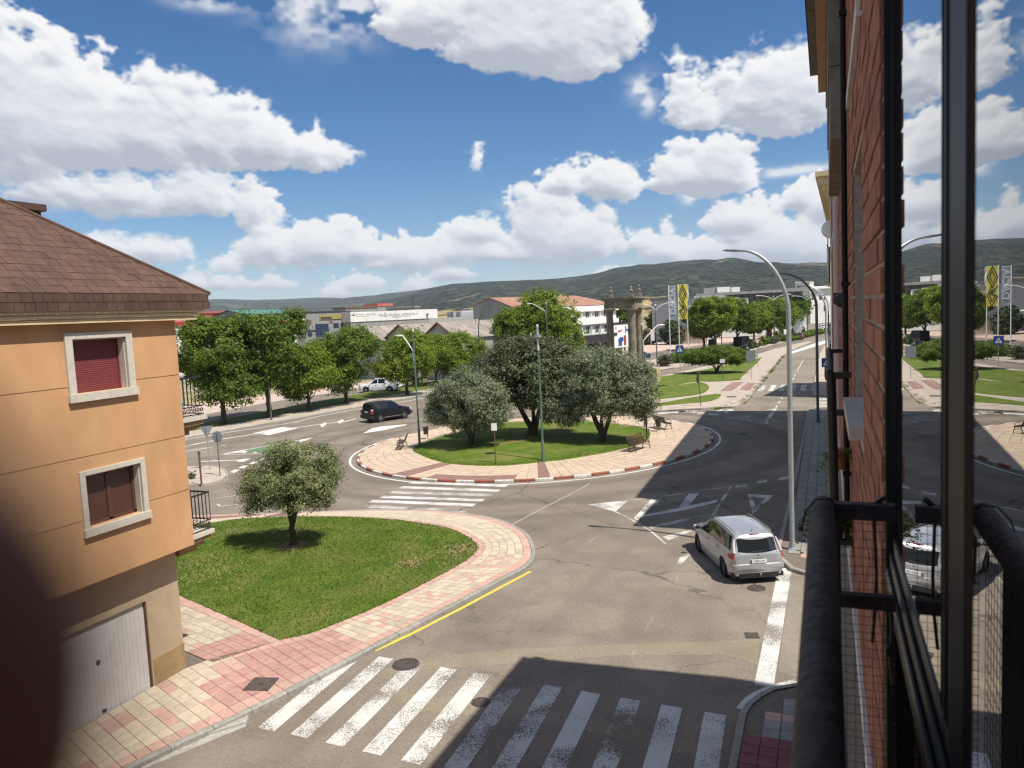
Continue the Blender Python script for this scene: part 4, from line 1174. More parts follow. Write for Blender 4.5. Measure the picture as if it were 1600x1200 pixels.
# hatched nose of the right-hand street
def patch(name, pts, material='paint_white', z=0.0045):
    mb = MB(); mb.sheet(pl([C9(*p) for p in pts], z), z); return struct(name, mb, material)
patch('white_road_triangle', [(75, 352), (328, 326), (245, 398)])
line_mark('hatching_line', [C9(328, 326), C9(420, 318), C9(560, 300), C9(770, 268), C9(968, 240)], 0.09, 'paint_worn')
line_mark('hatching_line', [C9(968, 240), C9(930, 300), C9(880, 380), C9(845, 440)], 0.12, 'paint_worn')
line_mark('hatching_line', smooth_line(pl([C9(245, 398), C9(310, 428), C9(400, 478), C9(480, 530), C9(560, 600)]), 3), 0.10, 'paint_worn')
patch('hatching_stripe', [(360, 440), (385, 455), (500, 320), (470, 318)])
patch('hatching_stripe', [(385, 445), (440, 405), (540, 318), (500, 318)], 'paint_worn', 0.0050)
patch('hatching_stripe', [(440, 425), (380, 445), (400, 425), (640, 375), (885, 322), (880, 340), (640, 395)], 'paint_white', 0.0060)
patch('hatching_stripe', [(640, 372), (705, 285), (770, 282), (705, 360)], 'paint_white', 0.0055)
patch('hatching_stripe', [(455, 492), (470, 506), (835, 418), (832, 405)], 'paint_worn')
patch('hatching_stripe', [(540, 555), (580, 576), (725, 520), (730, 506)], 'paint_worn')
patch('hatching_stripe', [(620, 760), (645, 740), (720, 660), (650, 680)], 'paint_worn')
for q in ([(1000, 232), (1070, 222), (1065, 240), (995, 248)], [(1138, 208), (1196, 198), (1192, 214), (1132, 222)], [(1265, 186), (1325, 176), (1322, 193), (1260, 203)]): patch('give_way_dash', q)
tri = pl([(1168, 772), (1208.5, 774), (1176, 803.5)]); cen = (tri[0]+tri[1]+tri[2])/3
mb = MB(); inn = [cen+(p-cen)*0.50 for p in tri]; ou = tri[:]
for i in range(3):
    a, b = ou[i], ou[(i+1) % 3]; c, d = inn[(i+1) % 3], inn[i]
    mb.sheet([a, b, c, d], 0.0045)
struct('give_way_triangle', mb, 'paint_white')
# roundabout approach arrow and left arm lines
mb = MB(); mb.sheet(pl([Z(145, 305), Z(222, 262), Z(300, 247), Z(420, 236), Z(515, 230), Z(500, 237), Z(330, 276)]), 0.0045); struct('white_road_triangle', mb, 'paint_fresh')
mb = MB(); mb.sheet(pl([Y(680, 195+0), Y(840, 165), Y(1010, 140-88), Y(1030, 145-88), Y(860, 185)][:0]+[Y(440, 245), Y(560, 222), Y(650, 208), Y(575, 235)]), 0.0045); struct('white_road_triangle', mb, 'paint_fresh')
mb = MB(); mb.sheet(pl([Y(1000, 145), Y(1145, 118), Y(1100, 138), Y(1050, 155)]), 0.0045); struct('white_road_triangle', mb, 'paint_fresh')
line_mark('lane_line', [(268, 703), Y(250, 165), Y(440, 130), Y(760, 80), Y(900, 58), Y(1010, 40), Y(1240, 10), Y(1400, -8), (556, 654)], 0.26, 'paint_fresh')
mb = MB(); mb.sheet(pl([(395, 677), (440, 667.5), (466, 669), (420, 680)]), 0.005); struct('white_road_triangle', mb, 'paint_fresh')
for a, b, c, d in (((500, 664), (508, 660), (510, 663), (503, 668)), ((527, 659), (535, 655), (538, 658), (530, 662))):
    mb = MB(); mb.sheet(pl([a, b, c, d]), 0.0045); struct('lane_dash', mb, 'paint_fresh')
line_mark('lane_line', [(285, 706), (330, 699), (353, 695.5)], 0.22, 'paint_white')
line_mark('lane_line', [(285, 698), (300, 696), (303, 695)], 0.14, 'paint_white')
line_mark('edge_line', [Y(140, 135), Y(500, 75), Y(1000, 0), (500, 650), (600, 632), (640, 626), (700, 615)], 0.20, 'paint_fresh')
line_mark('lane_line', [(340, 801-13), Y(420, 655), Y(560, 640)], 0.14, 'paint_white')
line_mark('lane_line', [(330, 781), (355, 776), (372, 774)], 0.10, 'paint_worn')
line_mark('lane_line', [Y(270, 305), Y(420, 300), Y(640, 290)], 0.22, 'paint_fresh')
mb = MB(); mb.sheet(pl([Y(540, 305), Y(600, 285), Y(660, 282), Y(600, 308)]), 0.005); struct('white_road_triangle', mb, 'paint_fresh')
for q in ((495, 388, 535, 368, 575, 370, 530, 394), (560, 357, 600, 338, 650, 338, 600, 360), (640, 325, 680, 308, 720, 308, 680, 328), (710, 298, 745, 283, 775, 283, 735, 302), (780, 272, 830, 258, 850, 260, 810, 276), (850, 240, 885, 225, 905, 232, 870, 245), (580, 236, 620, 225, 635, 230, 610, 242), (670, 232, 700, 230, 715, 236, 690, 242), (760, 230, 810, 230, 800, 240, 770, 242), (940, 185, 990, 165, 1000, 172, 960, 188), (430, 455, 455, 440, 480, 440, 450, 460)):
    mb = MB(); mb.sheet(pl([Y(q[i], q[i+1]) for i in (0, 2, 4, 6)]), 0.0052); struct('lane_dash', mb, 'paint_fresh')
line_mark('hatching_line', [Y(430, 255), Y(560, 225), Y(750, 190), Y(920, 158)], 0.12, 'paint_fresh', 0.0058)
line_mark('hatching_line', [Y(440, 252), Y(700, 246), Y(880, 248)], 0.12, 'paint_fresh', 0.0058)
line_mark('hatching_line', [Y(560, 470), Y(575, 400), Y(540, 480), Y(520, 550)], 0.4, 'paint_worn', 0.0055) if False else None
# right-hand street centre line, far edge markings
for y0, y1 in ((86, 96), (100, 120)):
    line_mark('lane_line', [Vector((-3.55+(y0-86)*0.012, y0)), Vector((-3.55+(y1-86)*0.012, y1))], 0.14, 'paint_white', 0.012)
for k in range(7): line_mark('lane_dash', [Vector((-4.05+k*0.05, 57.0+k*3.0)), Vector((-4.02+k*0.05, 58.2+k*3.0))], 0.13, 'paint_white', 0.008)
mb = MB(); mb.sheet(pl([(1238, 549), (1270, 537.5), (1292, 531), (1292, 536), (1262, 545), (1236, 553)]), 0.012); struct('white_road_triangle', mb, 'paint_fresh')
for q in ([(1028, 645), (1090, 641), (1090, 643), (1028, 647)], [(1128, 643), (1140, 639), (1148, 641), (1136, 645)], [(1060, 642), (1075, 641), (1076, 643), (1060, 645)]):
    mb = MB(); mb.sheet(pl(q), 0.0045); struct('give_way_dash', mb, 'paint_white')
X8 = lambda x, y: (820+x/5, 620+y/5)
for q in ([(1200, 105), (1265, 110), (1265, 117), (1205, 113)], [(1275, 113), (1330, 117), (1330, 125), (1278, 122)], [(1345, 122), (1410, 125), (1415, 132), (1352, 130)], [(1435, 130), (1515, 135), (1515, 144), (1440, 138)], [(1490, 108), (1560, 98), (1540, 112), (1500, 120)]):
    mb = MB(); mb.sheet(pl([X8(*p) for p in q]), 0.0045); struct('give_way_dash', mb, 'paint_white')
line_mark('hatching_line', [(1128, 652), (1165, 656), (1195, 660)], 0.14, 'paint_worn')
line_mark('hatching_line', [(1165, 652), (1185, 645), (1212, 638)], 0.14, 'paint_worn')
line_mark('hatching_line', [(1195, 660), (1212, 638)], 0.25, 'paint_worn')
line_mark('hatching_line', [(1120, 648), (1165, 652), (1195, 657)], 0.12, 'paint_worn') if False else None

# weeds in the gutter of the far pavement
def weed_line(a, b, n):
    k = rng.random((n, 1)); k = k[np.sin(k[:, 0]*23)+np.sin(k[:, 0]*61) > 0.1]
    n = len(k); X = np.array(a[:2])+(np.array(b[:2])-np.array(a[:2]))*k+rng.normal(0, 0.16, (n, 2))
    v = np.zeros((n, 3, 3), np.float32); w = rng.uniform(0.02, 0.06, (n, 1)); an = rng.uniform(0, 6.28, (n, 1)); d = np.hstack([np.cos(an), np.sin(an)])*w
    v[:, 0, :2] = X-d; v[:, 1, :2] = X+d; v[:, 2, :2] = X+rng.normal(0, 0.08, (n, 2)); v[:, 2, 2] = rng.uniform(0.05, 0.28, n)
    return v.reshape(-1, 3)
vv = np.vstack([weed_line(G2(1120, 640), G2(1160, 630), 500), weed_line(G2(1160, 630), G2(1207, 577), 2600), weed_line(G2(1207, 577), G2(1224, 557), 600)])
o = np_mesh('weeds', vv, 3, 'leaf_yellow'); o['kind'] = 'stuff'

X = np.vstack([np.array(G2(642, 880, KZ)[:])+rng.normal(0, 0.30, (420, 2)), np.array(G2(724, 857, KZ)[:])+rng.normal(0, 0.34, (420, 2)), np.array(G2(690, 868, KZ)[:])+rng.normal(0, 0.7, (420, 2)), np.array(G2(330, 890, KZ)[:])+rng.normal(0, 0.8, (500, 2))])
n = len(X); v = np.zeros((n, 3, 3), np.float32); an = rng.uniform(0, 6.28, (n, 1)); d = np.hstack([np.cos(an), np.sin(an)])*0.022
v[:, 0, :2] = X-d; v[:, 1, :2] = X+d; v[:, 2, :2] = X+rng.normal(0, 0.05, (n, 2)); v[:, :2, 2] = KZ+0.01; v[:, 2, 2] = KZ+rng.uniform(0.05, 0.085, n)
o = np_mesh('dry_grass', v.reshape(-1, 3), 3, 'dry_blade', law); o['kind'] = 'stuff'
# ------------------------------------------------------------------ the brick building the picture is taken from
FX = 0.0955                      # its brick face
bb = thing('brick_apartment_building', 'red brick apartment block seen edge-on close at hand, with dark window frames and guard rails', 'building', (0.1, 0, 0))
def wpart(name, mb, mats, parent, smooth=None, label=None):
    """part given in world coordinates under a thing that stands at its own base"""
    top = parent
    off = Vector((0, 0, 0))
    while top is not None: off += top.location; top = top.parent
    mb.v = [(p[0]-off.x, p[1]-off.y, p[2]-off.z) for p in mb.v]
    return obj(name, mb, mats, parent, smooth=smooth, label=label)
m = MB()
BX = 0.1015
for (y0, y1, z0, z1) in ((1.612, 2.42, 7.5, 12.45), (2.42, 3.2, 7.5, 8.30), (2.42, 3.2, 9.16, 12.45), (3.2, 15.5, 7.5, 12.45), (-12, -1.0, 7.5, 12.45), (-1.0, 1.612, 10.4, 12.45)):
    m.box(BX, 0.40, y0, y1, z0, z1)
m.box(0.402, 12, -12, 15.5, 0.0, 12.45)
wpart('wall', m, 'mortar', bb)
m = MB(); m.box(0.088, 0.401, 1.60, 15.5, 0, 7.42); m.box(0.088, 0.401, -12, -1.0, 0, 7.42); m.box(0.12, 0.401, -1.0, 1.6, 0, 7.40)
wpart('ground_floor_wall', m, 'plaster_grey', bb)
m = MB(); m.box(0.086, 0.4, 1.60, 15.5, 7.42, 7.5)
wpart('string_course', m, 'plaster_white', bb)
m = MB(); m.box(0.088, 0.3, 2.5, 15.5, 9.50, 9.555)
wpart('string_course', m, 'plaster_white', bb)
cells = []
CO, BL = 0.06, 0.25
def brick_rows(y0, y1, z0, z1):
    n = int((z1-z0)/CO)
    for k in range(n):
        z = z0+k*CO; y = y0-(BL/2 if k % 2 else 0)
        while y < y1-0.02:
            a, b = max(y, y0), min(y+BL, y1)
            if b-a > 0.03:
                dx = rng.normal(0, 0.0012)
                cells.append(([(0.135, a, z), (0.135, b, z), (0.135, b, z+CO), (0.135, a, z+CO)], (FX-0.135+dx, 0, 0), 'brick_red'))
            y += BL
brick_rows(1.60, 2.42, 7.5, 12.4); brick_rows(2.42, 3.2, 7.5, 8.28); brick_rows(2.42, 3.2, 9.18, 9.5); brick_rows(2.42, 3.2, 9.56, 12.4)
brick_rows(3.2, 15.5, 7.5, 9.5); brick_rows(3.2, 15.5, 9.56, 12.4)
for i, c in enumerate(cells):
    cells[i] = ([(p[0]-0.1, p[1], p[2]) for p in c[0]], c[1], c[2])
_wall = [o for o in bb.children if o.name.startswith('wall')][0]
# (pieces are sized from the camera in world terms, so sort on world quads and shift afterwards)
for c in cells:
    for k, p in enumerate(c[0]): c[0][k] = (p[0]+0.1, p[1], p[2])
before = set(bpy.data.objects)
pieces('brick', cells, _wall, 300, 0.011)
for o in set(bpy.data.objects)-before: o.location.x -= 0.1
# second window on this facade
w2 = obj('window', MB().box(0, 0.02, 0, 0.78, 0, 0.86), 'alu_mid', bb, loc=(0.16, 2.42, 8.30))
m = MB()
for (a, b, c, d) in ((0, .06, 0, .86), (.72, .78, 0, .86), (0, .78, 0, .06), (0, .78, .80, .86)): m.box(-0.05, 0.03, a, b, c, d)
obj('frame', m, 'alu_dark', w2)
m = MB(); m.box(-0.045, 0.10, -0.07, 0.66, 0, 0.036); obj('window_sill', m, 'stone_frame', bb, loc=(0.0, 2.40, 8.30))
# pipes
m = MB(); m.tube([(0.078, 3.72, 7.6), (0.078, 3.72, 12.4)], 0.0125, 10)
for z in (7.9, 8.75, 9.9, 11.0): m.box(0.062, 0.1, 3.705, 3.735, z, z+0.02)
wpart('cable_conduit', m, 'alu_dark', bb, 40)
m = MB(); m.tube([(0.094, 7.2, 0.2), (0.094, 7.2, 9.84)], 0.034, 14); wpart('downpipe', m, 'pvc_grey', bb, 40)
m = MB()
for z in (8.72, 7.2, 5.5): m.lathe([(0.037, z), (0.037, z+0.025)], 14, (0.094, 7.2, 0))
wpart('pipe_clip', m, 'black_plastic', bb, 40)
# upper parapet of the balcony further along, with its railing
m = MB(); m.box(0.020, 0.0952, 4.0, 6.2, 9.775, 10.085); m.box(0.027, 0.0952, 4.0, 6.2, 9.44, 9.77); m.box(0.012, 0.0953, 3.96, 6.25, 10.085, 10.11)
bal = wpart('balcony', m, 'concrete_panel', bb)
m = MB()
for z in (10.16, 10.30, 10.52): m.box(0.024, 0.036, 4.0, 6.2, z, z+0.02)
for y in (4.0, 4.55, 5.1, 5.65, 6.15): m.box(0.018, 0.04, y, y+0.03, 10.11, 10.56)
for z in (10.26, 10.38): m.box(0.024, 0.0953, 3.98, 4.01, z, z+0.03)
wpart('railing', m, 'alu_dark', bal)
# gutter, soffit and roof
m = MB(); m.box(-0.09, 0.12, -12, 15.55, 12.44, 12.66); wpart('soffit', m, 'soffit_tan', bb)
m = MB()
for y in np.arange(-12, 15.4, 2.4): m.box(-0.205, -0.095, y+0.008, min(y+2.4, 15.42)-0.008, 12.72, 12.86)
wpart('gutter', m, 'gutter_grey', bb)
m = MB(); m.box(-0.225, -0.206, -12, 15.43, 12.72, 12.92); wpart('gutter_edge', m, 'alu_dark', bb)
m = MB(); m.add([(-0.2, -12, 12.86), (-0.2, 15.4, 12.86), (6, 15.4, 15.2), (6, -12, 15.2), (12, -12, 12.9), (12, 15.4, 12.9)], [(3, 2, 1, 0), (4, 5, 2, 3), (1, 2, 5)]); wpart('roof', m, 'roof_terracotta', bb)
m = MB(); m.lathe([(0.002, 0.0), (0.018, 0.006), (0.036, 0.03), (0.040, 0.055), (0.028, 0.062), (0.028, 0.068)], 14, (0.028, 4.05, 8.69), axis='x'); wpart('alarm_siren', m, 'black_plastic', bb, 50)
# guard rails in front of the windows
def guard(y0, y1, x, zt, zb, r, nb, name='guard_rail'):
    m = MB(); m.tube([(x, y0, zt), (x, y1, zt)], r, 16)
    h = obj(name, MB(), 'rail_paint', bb); bpy.data.meshes.remove(h.data) if False else None
    return m
m = MB(); m.tube([(-0.009, -1.4, 8.35), (-0.009, 1.372, 8.35)], 0.0198, 20)
gr = wpart('guard_rail', m, 'rail_paint', bb, 40)
for q in ((-0.008, 0.10, 1.350, 1.372, 8.336, 8.362), (0.016, 0.10, 1.352, 1.370, 8.185, 8.208), (0.010, 0.10, 1.353, 1.368, 7.50, 7.53)): wpart('end_bracket', MB().box(*q), 'rail_paint', gr)
m = MB(); m.tube([(0.012, 1.362, 8.34), (0.014, 1.362, 7.5)], 0.0055, 8)
wpart('end_post', m, 'rail_paint', gr, 40)
m = MB(); m.tube([(-0.008, -1.4, 7.53), (-0.008, 1.362, 7.53)], 0.010, 10)
wpart('lower_rail', m, 'rail_paint', gr, 40)
m = MB(); m.box(-0.014, -0.008, -1.38, 1.22, 7.54, 8.315); wpart('reflection_blocker', m, 'rail_paint', gr)  # added dark sheet, keeps bright ground out of the pane's lower reflection
m = MB(); m.tube([(0.012, 3.5, 8.39), (0.012, 5.1, 8.39)], 0.013, 12)
g2_ = wpart('guard_rail', m, 'rail_paint', bb, 40)
for y in (3.5, 5.1):
    for z in (8.38, 8.22, 7.66): wpart('end_bracket', MB().box(0.012, 0.10, y-0.012, y+0.012, z-0.014, z+0.010), 'dark_metal', g2_)
    wpart('end_post', MB().tube([(0.016, y, 8.39), (0.03, y, 7.4)], 0.019, 10), 'dark_metal', g2_, 40)
m = MB()
for y in np.arange(3.66, 5.05, 0.13): m.tube([(0.016, y, 7.66), (0.014, y, 8.38)], 0.006, 6, cap=False)
wpart('baluster', m, 'rail_paint', g2_)
# the sliding window beside the camera
sw = obj('sliding_window', MB().box(0.0, 0.004, 0.935, 1.60, 8.245, 10.38), 'window_glass', bb, loc=(0.0145, 0, 0))
m = MB(); m.box(0.0, 0.004, -1.0, 0.70, 8.245, 10.38); obj('glass', m, 'window_glass', sw, loc=(-0.0065, 0, 0))
m = MB(); m.box(0.0, 0.004, -1.0, 1.56, 7.45, 8.15); obj('glass', m, 'window_glass', sw, loc=(0.02, 0, 0))
m = MB()
m.box(-0.0140, -0.0045, 1.580, 1.609, 7.42, 10.4)
m.box(0.0045, 0.10, 1.602, 1.611, 7.42, 10.4)
obj('jamb', m, 'alu_dark', sw)
m = MB(); m.box(-0.0045, -0.0002, 1.586, 1.609, 8.16, 10.4); obj('jamb_groove', m, 'alu_grey', sw)
m = MB()
m.box(-0.0012, 0.003, 0.86, 0.935, 8.22, 10.4); m.box(-0.007, 0.002, 0.70, 0.735, 8.22, 10.4)
obj('stile', m, 'alu_mid', sw)
m = MB()
m.box(-0.0078, 0.002, 0.735, 0.80, 8.22, 10.4); m.box(-0.0030, 0.002, 0.80, 0.86, 8.22, 10.4); m.box(-0.0022, 0.0, 0.895, 0.905, 8.22, 10.4)
obj('stile', m, 'alu_dark', sw)
m = MB()
m.box(-0.0140, -0.0105, -1.0, 1.578, 8.163, 8.186); m.box(-0.0080, -0.0045, -1.0, 1.578, 8.163, 8.215); m.box(-0.0020, 0.012, -1.0, 1.58, 8.163, 8.245)
obj('bottom_rail', m, 'alu_grey', sw)
m = MB(); m.box(-0.0142, 0.03, -1.0, 1.598, 8.145, 8.160); m.box(-0.0105, -0.0082, -1.0, 1.578, 8.160, 8.175)
obj('sill_track', m, 'alu_dark', sw)
m = MB(); m.box(0.06, 0.07, -1.0, 1.60, 7.42, 10.4); obj('dark_interior', m, 'black_plastic', sw)
# netting and cables tied to the guard rail
m = MB()
for k in range(8):
    x = -0.004+k*0.0142; m.tube([(x, 1.372+0.002*math.sin(k*2.1), 8.34), (x+0.002*math.sin(k), 1.373, 7.5)], 0.00055, 3, cap=False)
for k in range(58):
    z = 8.34-k*0.0145; m.tube([(-0.006, 1.373, z+0.002*math.sin(k*1.7)), (0.05, 1.3735, z-0.0018*math.cos(k)), (0.1, 1.372, z+0.0015*math.sin(k))], 0.00055, 3, cap=False)
for k in range(60):
    y = 1.36-k*0.022; m.tube([(-0.012, y, 8.33), (-0.011, y, 7.53)], 0.0006, 3, cap=False)
for k in range(36):
    z = 8.33-k*0.022; m.tube([(-0.012, 0.03, z), (-0.0125, 1.36, z+0.002*math.sin(k))], 0.0006, 3, cap=False)
tag(obj('bird_net', m, 'net_black'), 'black square mesh netting stretched under the near guard rail', 'net')
m = MB()
m.tube(smooth_line3 if False else [(0.085, 1.36, 8.375), (0.070, 1.374, 8.36), (0.071, 1.378, 8.30), (0.073, 1.378, 8.24), (0.071, 1.38, 8.18), (0.066, 1.376, 8.12)], 0.0028, 6)
m.tube([(0.088, 1.37, 8.37), (0.062, 1.376, 8.352), (0.04, 1.378, 8.335), (0.015, 1.376, 8.335), (0.0, 1.375, 8.31), (0.002, 1.372, 8.25)], 0.0024, 6)
m.tube([(0.004, 1.375, 8.32), (0.014, 1.376, 8.28), (0.004, 1.376, 8.235)], 0.002, 5); m.tube([(0.0, 1.376, 8.235), (0.012, 1.377, 8.29), (0.022, 1.375, 8.335)], 0.002, 5)
m.tube([(0.094, 1.372, 8.20), (0.096, 1.376, 8.15), (0.093, 1.376, 8.09), (0.097, 1.374, 8.05)], 0.003, 6); m.box(0.086, 0.099, 1.370, 1.384, 8.10, 8.117)
tag(obj('cable_bundle', m, 'cable_black', smooth=50), 'loose black cables tied round the end bracket of the near guard rail', 'cables')
m = MB(); m.tube([(-0.04, 1.30, 8.335), (-0.034, 1.305, 8.36), (-0.018, 1.31, 8.378), (0.002, 1.32, 8.378), (0.016, 1.33, 8.36), (0.026, 1.345, 8.35)], 0.0016, 6); m.ball((-0.042, 1.30, 8.331), 0.0042)
tag(obj('cable_tie', m, 'cable_black', smooth=50), 'black cable tie looped over the end of the near handrail', 'cable tie')

# ------------------------------------------------------------------ the cream building across the side street
cb = thing('cream_apartment_building', 'cream rendered apartment block with a deep stepped cornice beyond the side street', 'building', (0.2, 28.1, 0))
m = MB(); m.prism([(0.14, 28.1), (0.78, 62), (14, 62), (14, 28.1)], 0, 12.2); wpart('wall', m, 'cream_render', cb)
m = MB()
for i, (d, z0, z1) in enumerate(((0.12, 12.05, 12.25), (0.24, 12.25, 12.45), (0.34, 12.45, 12.7), (0.43, 12.7, 12.86))): m.prism([(0.14-d, 28.1-d), (0.78-d*0.8, 62), (14, 62+d), (14+d, 28.1-d)], z0+0.001*i, z1)
wpart('cornice', m, 'cornice_cream', cb)
m = MB(); m.add([(1.0, 31.6, 12.2), (1.2, 61, 12.2), (13, 61, 12.2), (13, 31.6, 12.2), (1.0, 31.6, 17.0), (1.2, 61, 19.2), (13, 61, 19.2), (13, 31.6, 17.0)], [(4, 5, 6, 7), (0, 1, 5, 4), (1, 2, 6, 5), (2, 3, 7, 6), (3, 0, 4, 7)]); 
m.f = [f[::-1] for f in m.f]; wpart('shadow_block', m, 'cream_render', cb)  # unseen taller block, added and sloped to cast the shadow edge on the street
for k, (y, z) in enumerate(((31.5, 9.72), (31.5, 6.4), (42, 9.72), (42, 6.4))):
    m = MB(); m.box(0.06, 0.9, y, y+4.5, z, z+0.9); b = wpart('balcony', m, 'plaster_white', cb)
    m = MB()
    m.box(0.07, 0.11, y, y+4.5, z+1.62, z+1.66)
    for t in np.arange(y, y+4.5, 0.13): m.box(0.075, 0.10, t, t+0.025, z+0.9, z+1.63)
    wpart('railing', m, 'dark_metal', b)
for z in (5.9, 2.6, 9.2):
    m = MB(); m.box(0.10, 0.3, 28.6, 30.0, z, z+1.25); w = wpart('window', m, 'dark_glass', cb)
    m = MB(); m.box(0.06, 0.3, 28.5, 30.1, z-0.08, z-0.001); wpart('sill', m, 'stone_frame', w)
for z in (1.3, 4.6, 7.9):
    for x in (2.2, 5.6, 9.0):
        w = wpart('window', MB().box(x, x+1.3, 28.07, 28.2, z, z+1.3), 'dark_glass', cb); wpart('sill', MB().box(x-0.1, x+1.4, 28.0, 28.2, z-0.1, z-0.002), 'stone_frame', w)
m = MB(); m.lathe([(0.0, 0.0), (0.16, 0.02), (0.30, 0.08), (0.315, 0.09), (0.30, 0.095), (0.15, 0.04), (0.0, 0.02)], 16, (0, 0, 0), axis='y', cap=False); m.tube([(0, 0.02, 0), (0.16, 0.1, 0)], 0.02, 6)
o = obj('satellite_dish', m, 'white_paint', cb, loc=(-0.02, 0.6, 11.05), smooth=40)
sb = thing('corner_building', 'low pale building beside the second side street on the right', 'building', (0.35, 72, 0))
m = MB(); m.prism([(0.35, 72.5), (12, 72.5), (12, 84), (2.3, 84)], 0, 10.4); wpart('wall', m, 'cream_render', sb)
m = MB(); m.prism([(0.25, 72.4), (12.1, 72.4), (12.1, 84.1), (2.2, 84.1)], 10.4, 10.7); wpart('cornice', m, 'cornice_cream', sb)
for z in (1.2, 4.6, 7.8):
    for y in (74, 77.5, 81):
        x = 0.35+(y+0.6-72.5)*0.1696; m = MB(); m.prism([(x-0.13, y), (x+0.07, y+1.2), (x+0.3, y+1.2), (x+0.3, y)], z, z+1.3); wpart('window', m, 'dark_glass', sb)

# ------------------------------------------------------------------ the orange house on the left
oh = thing('orange_house', 'orange rendered house with brown shingle roof and a white garage door', 'house', (-15.2, 14.15, 0))
XL, XU = -15.2, -14.7
m = MB()
m.box(XL-0.35, XL, -8, 10.63, 0, 3.35); m.box(XL-0.35, XL, 13.15, 14.15, 0, 3.35); m.box(XL-0.35, XL, 10.63, 13.15, 2.27, 3.35); m.box(-28, XL-0.352, -8, 14.15, 0, 3.35)
wpart('ground_floor_wall', m, 'render_beige', oh)
m = MB(); m.box(XL-0.1, XL+0.012, -8, 10.60, 0, 0.78); m.box(XL-0.1, XL+0.012, 13.19, 14.162, 0, 0.78); m.box(-28, XL+0.011, 14.0, 14.162, 0, 0.78)
wpart('plinth', m, 'plinth_ochre', oh)
gd = obj('garage_door', MB().box(-0.04, 0.0, 0, 2.5, 0, 2.25), 'door_white', oh, loc=(-0.085, 10.64-14.15, 0))
pb = MB().box(0.0, 0.014, 0.004, 0.117, 0.01, 2.24).mesh('board', 'door_white')
for k in range(20): obj('board', pb, None, gd, loc=(0.001, 0.06+k*0.119, 0))
hp = on_x(153, 1035, -15.27); lp = on_x(163, 1110, -15.27)
m = MB(); m.lathe([(0.0, 0.0), (0.055, 0.0), (0.055, 0.012), (0.03, 0.03), (0.0, 0.034)], 12, axis='x', cap=False); obj('handle', m, 'rusty_iron', gd, loc=(0.016, hp.y-10.64, hp.z), smooth=40)
m = MB(); m.box(0, 0.02, -0.05, 0.05, -0.025, 0.025); obj('lock', m, 'black_plastic', gd, loc=(0.016, lp.y-10.64, lp.z))
m = MB(); m.box(-0.10, -0.03, 10.60, 10.66, 0, 2.31); m.box(-0.10, -0.03, 13.12, 13.18, 0, 2.31); m.box(-0.10, -0.03, 10.66, 13.12, 2.25, 2.31)
m.v = [(p[0], p[1]-14.15, p[2]) for p in m.v]; obj('door_frame', m, 'wood_window', oh)
holes = [(11.46, 12.80, 7.46, 8.62), (11.45, 12.88, 4.56, 5.71)]
m = MB()
for z0, z1 in ((3.35, 4.750), (4.768, 6.095), (6.113, 7.610), (7.628, 9.02)):
    zs = sorted({z0, z1} | {z for h in holes for z in h[2:] if z0 < z < z1})
    for a, b in zip(zs, zs[1:]):
        hs = [h for h in holes if h[2] < (a+b)/2 < h[3]]
        ys = [-8]+sum([[h[0], h[1]] for h in hs], [])+[14.3]
        for i in range(0, len(ys), 2): m.box(XU-0.3, XU, ys[i], ys[i+1], a, b)
m.box(-28, XU-0.012, 13.99, 14.288, 3.355, 9.0)
m.box(-28, XU-0.302, -8, 13.988, 3.35, 9.02)
wpart('upper_wall', m, 'render_orange', oh)
m = MB()
for z in (4.759, 6.104, 7.619):
    ys = [-8]+sum([[h[0], h[1]] for h in holes if h[2] < z < h[3]], [])+[14.286]
    for i in range(0, len(ys), 2): m.box(XU-0.29, XU-0.012, ys[i], ys[i+1], z-0.0085, z+0.0085)
wpart('wall_groove', m, 'plinth_ochre', oh)
def house_window(h, fr, shutter):
    y0, y1, z0, z1 = h
    w = obj('window', MB().box(-0.30, -0.24, y0, y1, z0, z1), 'dark_glass' if not shutter else 'shutter_red', oh, loc=(XU+15.2, -14.15, 0))
    m = MB(); d = fr
    m.box(-0.01, 0.055, y0-d, y0, z0, z1); m.box(-0.01, 0.055, y1, y1+d, z0, z1); m.box(-0.01, 0.056, y0-d, y1+d, z1, z1+d*0.75)
    m.box(-0.235, -0.011, y0-0.001, y0+0.03, z0, z1); m.box(-0.235, -0.011, y1-0.03, y1+0.001, z0, z1); m.box(-0.235, -0.011, y0, y1, z1-0.03, z1+0.001)
    obj('frame', m, 'stone_frame', w)
    m = MB(); m.box(-0.235, 0.09, y0-d*1.15, y1+d*1.25, z0-0.17, z0-0.001); obj('sill', m, 'stone_frame', w)
    return w
w1 = house_window(holes[0], 0.17, True)
sl = MB(); sl.lathe([(0.024, 11.50), (0.024, 12.765)], 8, axis='y'); sl.v = [(p[0]*0.55, p[1], p[2]) for p in sl.v]; slm = sl.mesh('slat', 'shutter_red', 40)
for k in range(24): obj('slat', slm, None, w1, loc=(-0.215, 0, 7.49+k*0.0465))
m = MB(); m.box(-0.235, -0.18, 11.49, 11.53, 7.46, 8.59); m.box(-0.235, -0.18, 12.735, 12.77, 7.46, 8.59); obj('guide_rail', m, 'shutter_red', w1)
w2h = house_window(holes[1], 0.13, False)
m = MB()
ya, yb, za, zb = 11.48, 12.85, 4.56, 5.68
for (a, b, c, d) in ((ya, ya+.07, za, zb), (yb-.07, yb, za, zb), (ya, yb, za, za+.07), (ya, yb, zb-.07, zb), ((ya+yb)/2-.05, (ya+yb)/2+.05, za, zb)): m.box(-0.24, -0.165, a, b, c, d)
obj('sash', m, 'wood_window', w2h)
bl = MB().box(-0.239, -0.232, ya+0.05, yb-0.05, 0, 0.035).mesh('blind_slat', 'shutter_red')
